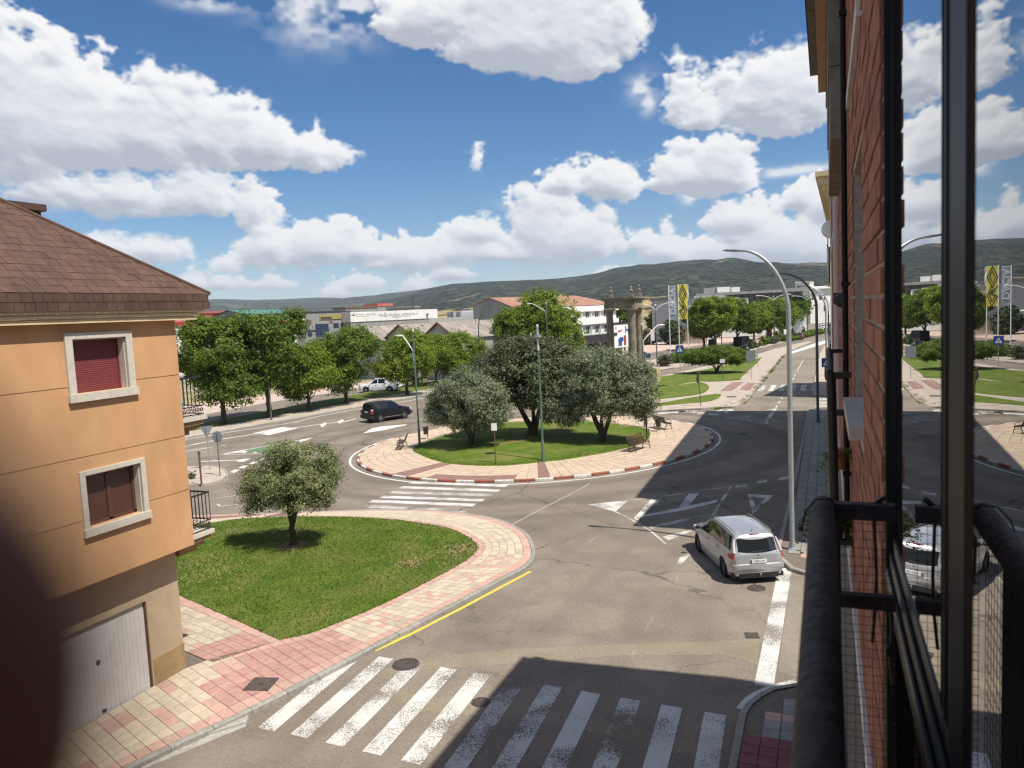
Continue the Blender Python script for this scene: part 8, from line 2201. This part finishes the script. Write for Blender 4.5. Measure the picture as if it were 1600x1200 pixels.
shed('grey gabled shed nearest the concrete gable, behind the white pole', 685.5, 505, 108, 7.6, 11, 2.1)
# grey gable building with the white front
A_, B_ = at(804, 482, 130), at(962, 474, 160)
F = Facade(A_, B_); t = bthing('white_apartment_building', 'long white three-storey building with terracotta roof and dark ground floor canopy', F)
zt = F.hit(870, 479.5)[1]
C_ = at(739, 480, 140); dpt = abs((Vector((C_.x, C_.y))-F.A).dot(F.n))
u_c = (Vector((C_.x, C_.y))-F.A).dot(F.d)
m = MB(); cor = [F.P(0, 0), F.P(F.L, 0), F.P(F.L, 0, -dpt), (C_.x, C_.y, 0)]
ap = [(cor[0][0]*0.42+cor[3][0]*0.58), (cor[0][1]*0.42+cor[3][1]*0.58)]
zap = at(764, 466.5, math.hypot(*ap)).z; zle = at(740, 478.5, math.hypot(C_.x, C_.y)).z
rp_ = F.P(F.L*0.93, 0, -dpt/2)
m.add([(*cor[0][:2], 0), (*cor[3][:2], 0), (*cor[3][:2], zle), (*ap, zap), (*cor[0][:2], zt)], [(0, 1, 2, 3, 4)])
gw = wpart('gable_wall', m, 'grey_concrete', t)
m = MB(); q3 = Vector((C_.x, C_.y))+F.d*0.25; m.prism([F.P(0.25, 0)[:2], F.P(F.L, 0)[:2], F.P(F.L, 0, -dpt)[:2], (q3.x, q3.y)], 0, zt); wpart('wall', m, 'white_wall', t)
m = MB(); F.box(m, -0.01, 0.249, 0, zt, -0.3, 0.01); wpart('corner_pier', m, 'white_wall', t)
m = MB(); e = 0.5
r0 = (*ap, zap+0.15); r1 = (ap[0]+F.d.x*F.L*0.82, ap[1]+F.d.y*F.L*0.82, zap+0.25)
n = 40
for k in range(n):
    f0, f1 = k/n, (k+0.97)/n
    a0 = Vector(F.P(-0.4+(F.L+0.8)*f0, zt+0.05, e)); a1 = Vector(F.P(-0.4+(F.L+0.8)*f1, zt+0.05, e)); b0 = Vector(r0).lerp(Vector(r1), f0); b1 = Vector(r0).lerp(Vector(r1), f1)
    m.add([a0, a1, b1, b0], [(0, 1, 2, 3)])
bk0, bk1 = Vector((*cor[3][:2], zle+0.1)), Vector(F.P(F.L, zt, -dpt))
m.add([Vector(r0), Vector(r1), bk1, bk0], [(0, 1, 2, 3)]); m.add([Vector(F.P(F.L+0.4, zt+0.05, e)), bk1, Vector(r1)], [(0, 1, 2)])
wpart('roof', m, 'roof_terracotta', t)
m = MB(); m.tube([r0, (cor[0][0], cor[0][1], zt+0.1)], 0.16, 5); m.tube([r0, (cor[3][0], cor[3][1], zle+0.1)], 0.16, 5); wpart('verge_tiles', m, 'roof_terracotta', t)
zb0, zb1 = F.hit(925, 506.5)[1], F.hit(925, 499.5)[1]
m = MB(); F.box(m, 0.5, F.L, zb0, zb1, 0, 0.6); wpart('balcony_band', m, 'white_paint', t)
m = MB(); F.box(m, 0.5, F.L+0.2, zt-1.1, zt-0.05, 0, 0.55); wpart('parapet', m, 'white_paint', t)
uu = F.hit(917, 490)[0]; du = F.hit(931.5, 490)[0]-uu
for row, (yt, yb) in enumerate(((484.5, 495), (509, 519.5))):
    z1_, z0_ = F.hit(931, yt)[1], F.hit(931, yb)[1]
    for k in range(-6, 4):
        u = uu+du*k
        if u < 1 or u > F.L-1: continue
        m = MB(); F.box(m, u-0.62, u+0.62, z0_, z1_, -0.1, 0.03); w = wpart('window', m, 'dark_glass', t)
        m = MB(); F.box(m, u-0.70, u-0.62, z0_, z1_+0.06, -0.05, 0.08); F.box(m, u+0.62, u+0.70, z0_, z1_+0.06, -0.05, 0.08); F.box(m, u-0.05, u+0.05, z0_, z1_, -0.05, 0.06); wpart('frame', m, 'white_paint', w)
        m = MB(); F.box(m, u+0.98, u+1.2, z0_-0.1, z1_+0.5, -0.05, 0.35); wpart('pilaster', m, 'white_paint', t)
zc0, zc1 = F.hit(930, 533.5)[1], F.hit(930, 522.5)[1]
m = MB(); F.box(m, 1, F.L+0.4, zc0, zc1, 0, 2.6); wpart('canopy', m, 'dark_canopy', t)
for k in range(9):
    m = MB(); u = 3+k*(F.L-4)/8; F.box(m, u-0.12, u+0.12, 0, zc0-0.01, 2.1, 2.35); wpart('column', m, 'dark_canopy', t)
    m = MB(); F.box(m, u+0.4, u+(F.L-4)/8-0.5, 0.3, zc0-0.4, -0.05, 0.05); wpart('shop_window', m, 'dark_glass', t)
# billboard
D_ = 128
F = Facade(at(959, 520, D_), at(985, 520, D_+4)); t = bthing('billboard', 'white billboard with red and blue shapes, standing between the stone columns', F, 'billboard')
m = MB(); F.rect(m, 959, 505.5, 985, 541, -0.15, 0); wpart('board', m, 'white_paint', t)
m = MB(); F.rect(m, 958.5, 504.6, 985.5, 505.6, -0.2, 0.06); F.rect(m, 955, 520.5, 964, 524, -0.2, 0.1); wpart('frame', m, 'dark_canopy', t)
for q in ((961.5, 511, 963, 515), (965, 516.5, 970, 518.5), (970.2, 515, 972, 517), (974.5, 524, 978.5, 539)): wpart('red_shape', F.rect(MB(), *q, -0.1, 0.03), 'lens_red', t)
m = MB(); F.rect(m, 976.5, 509.5, 978.3, 520, -0.1, 0.03); F.rect(m, 978.3, 514, 982, 516.3, -0.1, 0.03); F.rect(m, 980.6, 516, 982.2, 520, -0.1, 0.03); F.rect(m, 966, 529, 972, 540, -0.1, 0.03); F.rect(m, 968, 527, 974, 533, -0.1, 0.034); wpart('blue_shapes', m, 'sign_blue', t)
m = MB()
for px in (962, 972, 982): u = F.hit(px, 540)[0]; F.box(m, u-0.06, u+0.06, 0, F.hit(972, 541)[1], -0.12, -0.02)
wpart('leg', m, 'pole_steel', t)
# far small things by the columns
p = g(967, 557); t = thing('waste_container', 'dark waste container under the billboard', 'container', (p.x, p.y, 0)); m = MB(); m.box(-0.55, 0.55, -0.5, 0.5, 0.1, 1.3); obj('bin_body', m, 'dark_canopy', t); m = MB(); m.box(-0.6, 0.6, -0.55, 0.55, 1.3, 1.42); obj('lid', m, 'letter_dark', t)
p = g(1113, 543); t = thing('waste_container', 'dark waste container at the near end of the plane trees', 'container', (p.x, p.y, 0)); m = MB(); m.box(-0.7, 0.7, -0.6, 0.6, 0.1, 1.5); obj('bin_body', m, 'dark_canopy', t); m = MB(); m.box(-0.75, 0.75, -0.65, 0.65, 1.5, 1.65); obj('lid', m, 'letter_dark', t)
p = g(1018, 560); t = thing('vertical_banner', 'small white upright banner on a thin pole right of the columns', 'banner', (p.x, p.y, 0), YAW); m = MB(); m.tube([(0, 0, 0), (0, 0, 5.0)], 0.035, 6); obj('pole', m, 'pole_white', t); m = MB(); m.box(0.03, 0.62, -0.01, 0.01, 3.0, 4.9); obj('cloth', m, 'flag_white', t)
# ---- the stone columns
cA, cB, cC = at(955, 560, 92.0), at(989, 560, 90.5), at(1000, 560, 94.5)
t = thing('column_monument', 'three weathered stone columns carrying an angled entablature with finials', 'monument', (cB.x, cB.y, 0))
zcap = at(989, 481, 90.5).z; zent = at(989, 463.5, 90.5).z
for k, (c, r) in enumerate(((cA, 0.45), (cB, 0.50), (cC, 0.46))):
    m = MB(); nd = 6
    for j in range(nd):
        z0, z1 = KZ+0.5+(zcap-0.5-KZ-0.5)*j/nd, KZ+0.5+(zcap-0.5-KZ-0.5)*(j+1)/nd; f = 1-0.10*j/nd; f2 = 1-0.10*(j+1)/nd
        m.lathe([(r*f-0.012, z0+0.002), (r*f, z0+0.012), (r*f2, z1-0.012), (r*f2-0.012, z1-0.002)], 20, (c.x, c.y, 0), cap=False)
    sh = wpart('column', m, 'stone_column', t, smooth=40)
    m = MB(); m.lathe([(r*1.35, 0), (r*1.35, KZ+0.2), (r*1.2, KZ+0.3), (r*1.25, KZ+0.42), (r*1.02, KZ+0.52)], 20, (c.x, c.y, 0)); wpart('base', m, 'stone_column', sh, smooth=40)
    m = MB(); m.lathe([(r*0.92, zcap-0.5), (r*1.0, zcap-0.42), (r*0.94, zcap-0.38), (r*1.22, zcap-0.2)], 20, (c.x, c.y, 0)); m.box(c.x-r*1.3, c.x+r*1.3, c.y-r*1.3, c.y+r*1.3, zcap-0.2, zcap-0.02); wpart('capital', m, 'stone_column', sh, smooth=40)
def beam(m, p, q, w, z0, z1, ext):
    d = Vector((q.x-p.x, q.y-p.y)).normalized(); n_ = Vector((-d.y, d.x))*w; a = Vector((p.x, p.y))-d*ext; b = Vector((q.x, q.y))+d*ext
    m.prism([a-n_, b-n_, b+n_, a+n_], z0, z1)
for k, (p, q) in enumerate(((cA, cB), (cB, cC))):
    m = MB(); e = 0.004*k
    h = zent-zcap
    beam(m, p, q, 0.46+e, zcap, zcap+h*0.42+e, 0.46); beam(m, p, q, 0.42+e, zcap+h*0.42+e, zcap+h*0.72+e, 0.42); beam(m, p, q, 0.62+e, zcap+h*0.72+e, zcap+h*0.86+e, 0.62); beam(m, p, q, 0.74+e, zcap+h*0.86+e, zent+e, 0.72)
    wpart('entablature', m, 'stone_column', t)
for (px, py, c) in ((953.5, 447.5, cA), (985.5, 446, cB), (998, 444, cC)):
    q = at(px, py, math.hypot(c.x, c.y)); h = q.z-zent
    m = MB(); m.box(q.x-0.28, q.x+0.28, q.y-0.28, q.y+0.28, zent, zent+h*0.28); m.lathe([(0.16, zent+h*0.28), (0.14, zent+h*0.45), (0.27, zent+h*0.52), (0.27, zent+h*0.58), (0.12, zent+h*0.64), (0.10, zent+h*0.78), (0.16, zent+h*0.84), (0.02, zent+h)], 12, (q.x, q.y, 0)); wpart('finial', m, 'stone_column', t, smooth=50)
p0 = g(1010, 598, KZ); p1_ = g(1027, 598, KZ)
t = thing('stone_block', 'squared yellow stone block at the foot of the columns, right of the silvery olive', 'stone block', (p0.x, p0.y, KZ), math.atan2(p1_.y-p0.y, p1_.x-p0.x))
m = MB(); m.box(-1.2, (p1_-p0).length, 0, 1.2, 0, 1.5); obj('block', m, 'stone_block', t); m = MB(); m.box(-1.25, (p1_-p0).length-0.05, -0.04, 1.24, 1.5, 1.6); obj('cap_stone', m, 'stone_block', t)
# ---- banners
GFL = 'banner poles of the car dealer'
def banner(label, px, by, ty, b0, b1, wdt, matn, rz):
    p = g(px, by, KZ); d = math.hypot(p.x, p.y); h = at(px-1.5, ty, d).z
    t = thing('banner_pole', label, 'banner', (p.x, p.y, KZ), rz, GFL)
    m = MB(); m.tube([(0, 0, 0), (0, 0, h-KZ)], 0.075, 8); m.tube([(0, 0, h-KZ-0.12), (wdt, 0, h-KZ-0.12)], 0.03, 6); obj('pole', m, 'pole_white', t)
    z1 = h-KZ-0.15; z0 = at(px, b1, d).z-KZ
    m = MB(); n = 10; vs = []
    for i in range(n+1):
        for j in range(5):
            vs.append((0.06+wdt*j/4, 0.05*math.sin(i*0.9+j*0.8), z0+(z1-z0)*i/n))
    m.add(vs, [(i*5+j, i*5+j+1, i*5+j+6, i*5+j+5) for i in range(n) for j in range(4)])
    c = obj('cloth', m, matn, t, smooth=80)
    return t, c, z0, z1
rzb = YAW-0.12
t, c, z0, z1 = banner('grey-blue banner with pale vertical lettering on the left white pole', 1047.5, 553, 446, 0, 500, 1.25, 'flag_grey', rzb)
text_mesh('lettering', 'DACIA', 1.35, 'flag_white', c, axes((0.70, -0.09, (z0+z1)/2+0.3), (0, 0, 1), (-1, 0, 0)), 0.01, 1.15)
t, c, z0, z1 = banner('yellow banner with a black diamond emblem on the middle white pole', 1062, 552, 444, 0, 499, 1.55, 'flag_yellow', rzb)
m = MB(); xc = 0.82
def stroke(pts, w):
    for a, b in zip(pts, pts[1:]):
        d = Vector((b[0]-a[0], b[1]-a[1])); n_ = Vector((-d.y, d.x)).normalized()*w/2; u_ = d.normalized()*w*0.3
        q = [(a[0]-n_.x-u_.x, a[1]-n_.y-u_.y), (b[0]-n_.x+u_.x, b[1]-n_.y+u_.y), (b[0]+n_.x+u_.x, b[1]+n_.y+u_.y), (a[0]+n_.x-u_.x, a[1]+n_.y-u_.y)]
        m.add([(x, -0.085, z) for x, z in q]+[(x, -0.075, z) for x, z in q], [(0, 1, 2, 3), (7, 6, 5, 4)])
H_ = z1-z0
for (zc, hh, ww) in ((z0+H_*0.73, H_*0.27, 0.70), (z0+H_*0.73, H_*0.155, 0.38), (z0+H_*0.27, H_*0.27, 0.70), (z0+H_*0.27, H_*0.155, 0.38)):
    stroke([(xc, zc+hh), (xc+ww, zc), (xc, zc-hh), (xc-ww, zc), (xc, zc+hh)] if zc > z0+H_*0.5 else [(xc-ww, zc+hh*0.9), (xc+ww*0.25, zc+hh*0.2), (xc-ww, zc-hh*0.1), (xc+ww*0.1, zc-hh), (xc+ww, zc), (xc+ww*0.1, zc+hh)], 0.15)
obj('diamond_emblem', m, 'letter_dark', c)
t, c, z0, z1 = banner('narrow white banner furled on the right white pole', 1075.5, 549, 444, 0, 470, 0.28, 'flag_white', rzb)
p = g(1202.5, 534); t = thing('vertical_banner', 'red and black upright banner by the median cypress', 'banner', (p.x, p.y, 0), YAW); m = MB(); m.box(-0.45, 0.45, -0.04, 0.04, 1.5, 3.1); obj('cloth', m, 'sign_red', t); m = MB(); m.box(-0.3, 0.55, -0.05, 0.05, 0.0, 1.5); m.tube([(0.5, 0, 0), (0.5, 0, 3.2)], 0.05, 6); obj('stand', m, 'dark_canopy', t)
# ---- the car showroom and the buildings on the right
F = Facade(at(1086, 470, 205), at(1262, 462, 215)); t = bthing('car_showroom', 'long flat-roofed showroom with a dark glazed front behind the plane trees', F)
zt = F.hit(1200, 453.5)[1]; zm = F.hit(1200, 457.5)[1]; zl = F.hit(1200, 478)[1]
m = MB(); F.box(m, 0, F.L, 0, zl, -25, -1); wpart('wall', m, 'white_wall', t)
m = MB(); F.box(m, 0, F.L, zm, zt, -26, 1.2); wpart('roof', m, 'grey_block', t)
m = MB(); F.box(m, 3, F.L-1, zl+0.01, zm-0.01, -25, -0.8); wpart('glazed_front', m, 'dark_glass', t)
m = MB()
for k in range(1, 16): u = 3+(F.L-4)*k/16; F.box(m, u-0.06, u+0.06, zl, zm, -0.82, -0.7)
wpart('mullion', m, 'alu_dark', t)
m = MB(); F.rect(m, 1134, 467, 1168, 474, -1, 0.6); wpart('sign_box', m, 'white_paint', t)
m = MB(); F.rect(m, 1112, 448.5, 1132, 457.5, -14, -7); wpart('rooftop_room', m, 'grey_block', t)
m = MB(); F.rect(m, 1132.2, 447.5, 1152, 457, -14, -6); wpart('rooftop_room', m, 'white_wall', t)
m = MB(); F.rect(m, 1155, 447.5, 1168.5, 456.5, -14, -6); wpart('rooftop_room', m, 'white_wall', t)
F = Facade(at(1082, 480, 186), at(1128, 470, 196)); t = bthing('showroom_wing', 'low grey wing at the left end of the showroom with a dark roof edge', F)
zt = F.hit(1110, 461.5)[1]; zm = F.hit(1110, 466)[1]
m = MB(); F.box(m, 0, F.L, 0, zm, -12, 0); wpart('wall', m, 'pvc_grey', t)
m = MB(); F.box(m, -0.4, F.L+0.4, zm, zt, -12.4, 0.8); wpart('roof', m, 'grey_block', t)
F = Facade(at(1066, 490, 178), at(1104, 490, 176)); t = bthing('small_white_building', 'small white building behind the banners with a tan garden wall', F)
zt = F.hit(1090, 478.5)[1]
m = MB(); F.box(m, 0, F.L, 0, zt, -8, 0); wpart('wall', m, 'white_wall', t)
m = MB(); F.box(m, -0.3, F.L+0.3, zt, zt+0.35, -8.3, 0.3); wpart('roof', m, 'white_paint', t)
m = MB(); F.rect(m, 1068, 513.5, 1106, 529, 1.5, 2.0); gwl = wpart('garden_wall', m, 'render_beige', t)
m = MB(); F.rect(m, 1070, 514, 1076, 519, 1.5, 2.05); wpart('opening', m, 'dark_glass', gwl)
F = Facade(at(1243, 480, 318), at(1271, 480, 324)); t = bthing('grey_office_block', 'grey flat office block left of the white houses at the street end', F)
zt = F.hit(1255, 439.5)[1]
m = MB(); F.box(m, 0, F.L, 0, zt, -14, 0); wpart('wall', m, 'grey_block', t)
m = MB(); F.rect(m, 1245, 446.5, 1266, 451, -0.1, 0.05); wpart('window_strip', m, 'dark_glass', t)
F = Facade(at(1266, 480, 300), at(1304, 480, 306)); t = bthing('white_house', 'white stepped house with small windows at the end of the right street', F)
zt = F.hit(1285, 447)[1]; z5 = F.hit(1275, 440)[1]
m = MB(); F.box(m, 0, F.L+4, 0, zt, -14, 0); wpart('wall', m, 'white_wall', t)
m = MB(); F.box(m, 0.5, 2.4, zt, z5, -6, -1); wpart('stair_tower', m, 'cream_render', t)
m = MB(); F.box(m, 1.0, F.L+4.2, zt-0.9, zt-0.1, 0, 1.2); wpart('balcony_band', m, 'white_paint', t)
for q in ((1280, 462, 1285, 468), (1287.5, 462, 1290, 468), (1268.5, 461, 1271, 467), (1287, 477, 1290, 486), (1274, 480, 1277, 488)):
    m = MB(); F.rect(m, *q, -0.1, 0.04); wpart('window', m, 'dark_glass', t)
p = g(1220, 526); t = thing('white_stall', 'white stall with upright panels under the plane trees', 'stall', (p.x, p.y, 0), YAW+0.2)
for k in range(5):
    m = MB(); m.box(-2.6+k*1.15, -2.6+k*1.15+0.85, -0.1, 0.1, 0.2, 3.3-0.2*(k % 2)); obj('panel', m, 'white_paint', t)
m = MB(); m.box(-2.8, 3.2, 0.2, 2.2, 0, 2.2); obj('box_body', m, 'pvc_grey', t)
# far field buildings under the hills
for i, (x0, x1, y0, y1, D, mt, lb) in enumerate(((540, 590, 479, 486, 330, 'brown_panel', 'dark brown roofed shed far behind the white lettered wall'), (590, 613, 474, 480, 420, 'roof_red', 'bright red roof far off below the hills'), (640, 656, 478, 486, 300, 'grey_block', 'grey box building far behind the white wall'), (860, 878, 460, 464, 900, 'white_wall', 'tiny white farm building on the hill foot'), (1046, 1086, 466, 474, 320, 'grey_block', 'low brown-grey block behind the banners'))):
    F = Facade(at(x0, y1, D), at(x1, y1, D+8)); t = bthing('far_building', lb, F); m = MB(); z1 = F.hit((x0+x1)/2, y0)[1]; z0 = F.hit((x0+x1)/2, y1)[1]
    F.box(m, 0, F.L, -1, z1-(z1-z0)*0.3, -10, 0); wpart('wall', m, 'grey_block' if mt != 'white_wall' else mt, t); m = MB(); F.box(m, -0.3, F.L+0.3, z1-(z1-z0)*0.7 if mt == 'roof_red' else z1-(z1-z0)*0.3, z1, -10.3, 0.3); wpart('roof', m, mt, t)
p = at(647, 480, 300); q = at(647, 461, 300); t = thing('lattice_mast', 'dark lattice mast above the white warehouse', 'mast', (p.x, p.y, 0))
m = MB()
for a, b in ((-0.5, -0.5), (0.5, -0.5), (0, 0.6)): m.tube([(a, b, 0), (a*0.4, b*0.4, q.z)], 0.14, 4)
for k in range(10): z = q.z*(0.55+0.045*k); m.tube([(-0.4, -0.4, z), (0.4, -0.4, z+0.6), (0, 0.5, z+1.2)], 0.08, 4)
obj('frame', m, 'pole_dark', t)
# ------------------------------------------------------------------ a fingertip close to the lens
def finger_hand():
    t = thing('hand', 'dark out-of-focus fingertip reaching in at the lower left of the view', 'hand', camo.location[:])
    def cp(px, py, d):   # a point at depth d (metres along the view), relative to the lens
        return R_*((px-800)/F_PX*d)-U_*((py-600)/F_PX*d)+W_*d
    me = bpy.data.meshes.new('fingers'); bm = bmesh.new(); skin = []
    def chain(pts, prev=None):
        for p, r in pts:
            v = bm.verts.new(p); skin.append(r)
            if prev is not None: bm.edges.new((prev, v))
            prev = v
        return prev
    d = 0.017
    palm = bm.verts.new(cp(-4600, 5200, 0.030)); skin.append(0.022)
    wrist = bm.verts.new(cp(-6500, 8200, 0.034)); skin.append(0.024); bm.edges.new((palm, wrist))
    chain([(cp(-4200, 3300, 0.034), 0.0105), (cp(-3300, 2300, 0.036), 0.009), (cp(-2700, 1700, 0.036), 0.008), (cp(-2350, 1350, 0.036), 0.007)], palm)
    chain([(cp(-5200, 3500, 0.036), 0.0105), (cp(-4500, 2400, 0.040), 0.009), (cp(-3900, 1800, 0.040), 0.008), (cp(-3500, 1500, 0.040), 0.007)], palm)
    chain([(cp(-6200, 4200, 0.036), 0.009), (cp(-5800, 3100, 0.040), 0.0075), (cp(-5400, 2600, 0.040), 0.0065)], palm)
    chain([(cp(-3300, 6200, 0.026), 0.012), (cp(-1900, 5600, 0.024), 0.010), (cp(-1200, 5000, 0.022), 0.0085)], palm)
    bm.to_mesh(me); bm.free()
    me.materials.append(MATS['finger_skin'])
    o = bpy.data.objects.new('fingers', me); COL.objects.link(o); o.parent = t
    sk = o.modifiers.new('skin', 'SKIN'); sk.use_smooth_shade = True
    for i, r in enumerate(skin): me.skin_vertices[0].data[i].radius = (r, r)
    me.skin_vertices[0].data[0].use_root = True
    s = o.modifiers.new('sub', 'SUBSURF'); s.levels = 2; s.render_levels = 2
    C0, C1, C2, C3 = cp(-500, 1190, 0.0120), cp(-1050, 1900, 0.0150), cp(-1900, 2900, 0.022), cp(-3300, 4200, 0.028)
    d0 = (C0-C1).normalized(); rr_ = 0.0065
    P = [C3, C2, C2.lerp(C1, 0.5), C1, C1.lerp(C0, 0.5), C0]+[C0+d0*rr_*k for k in (0.35, 0.6, 0.8, 0.94, 1.0)]
    m = MB(); m.tube(P, [0.0104, 0.0096, 0.0080, 0.0076, 0.0070, rr_, rr_*0.94, rr_*0.80, rr_*0.60, rr_*0.34, rr_*0.04], 24)
    obj('index_finger', m, 'finger_skin', t, smooth=80)
    return t
finger_hand()
# ------------------------------------------------------------------ air
m = MB(); m.box(-7600, 7600, -400, 7600, -1.5, 480)
hz = bpy.data.objects.new('haze', m.mesh('haze', 'concrete')); COL.objects.link(hz); hz['kind'] = 'stuff'
hz.data.materials.clear()
hm = bpy.data.materials.new('haze'); hm.use_nodes = True; t = hm.node_tree; t.nodes.clear()
o = nn(t, 'ShaderNodeOutputMaterial'); pv_ = nn(t, 'ShaderNodeVolumePrincipled')
pv_.inputs['Color'].default_value = (0.78, 0.88, 1.0, 1); pv_.inputs['Density'].default_value = 0.00009; pv_.inputs['Anisotropy'].default_value = 0.0
t.links.new(pv_.outputs[0], o.inputs['Volume']); hz.data.materials.append(hm)
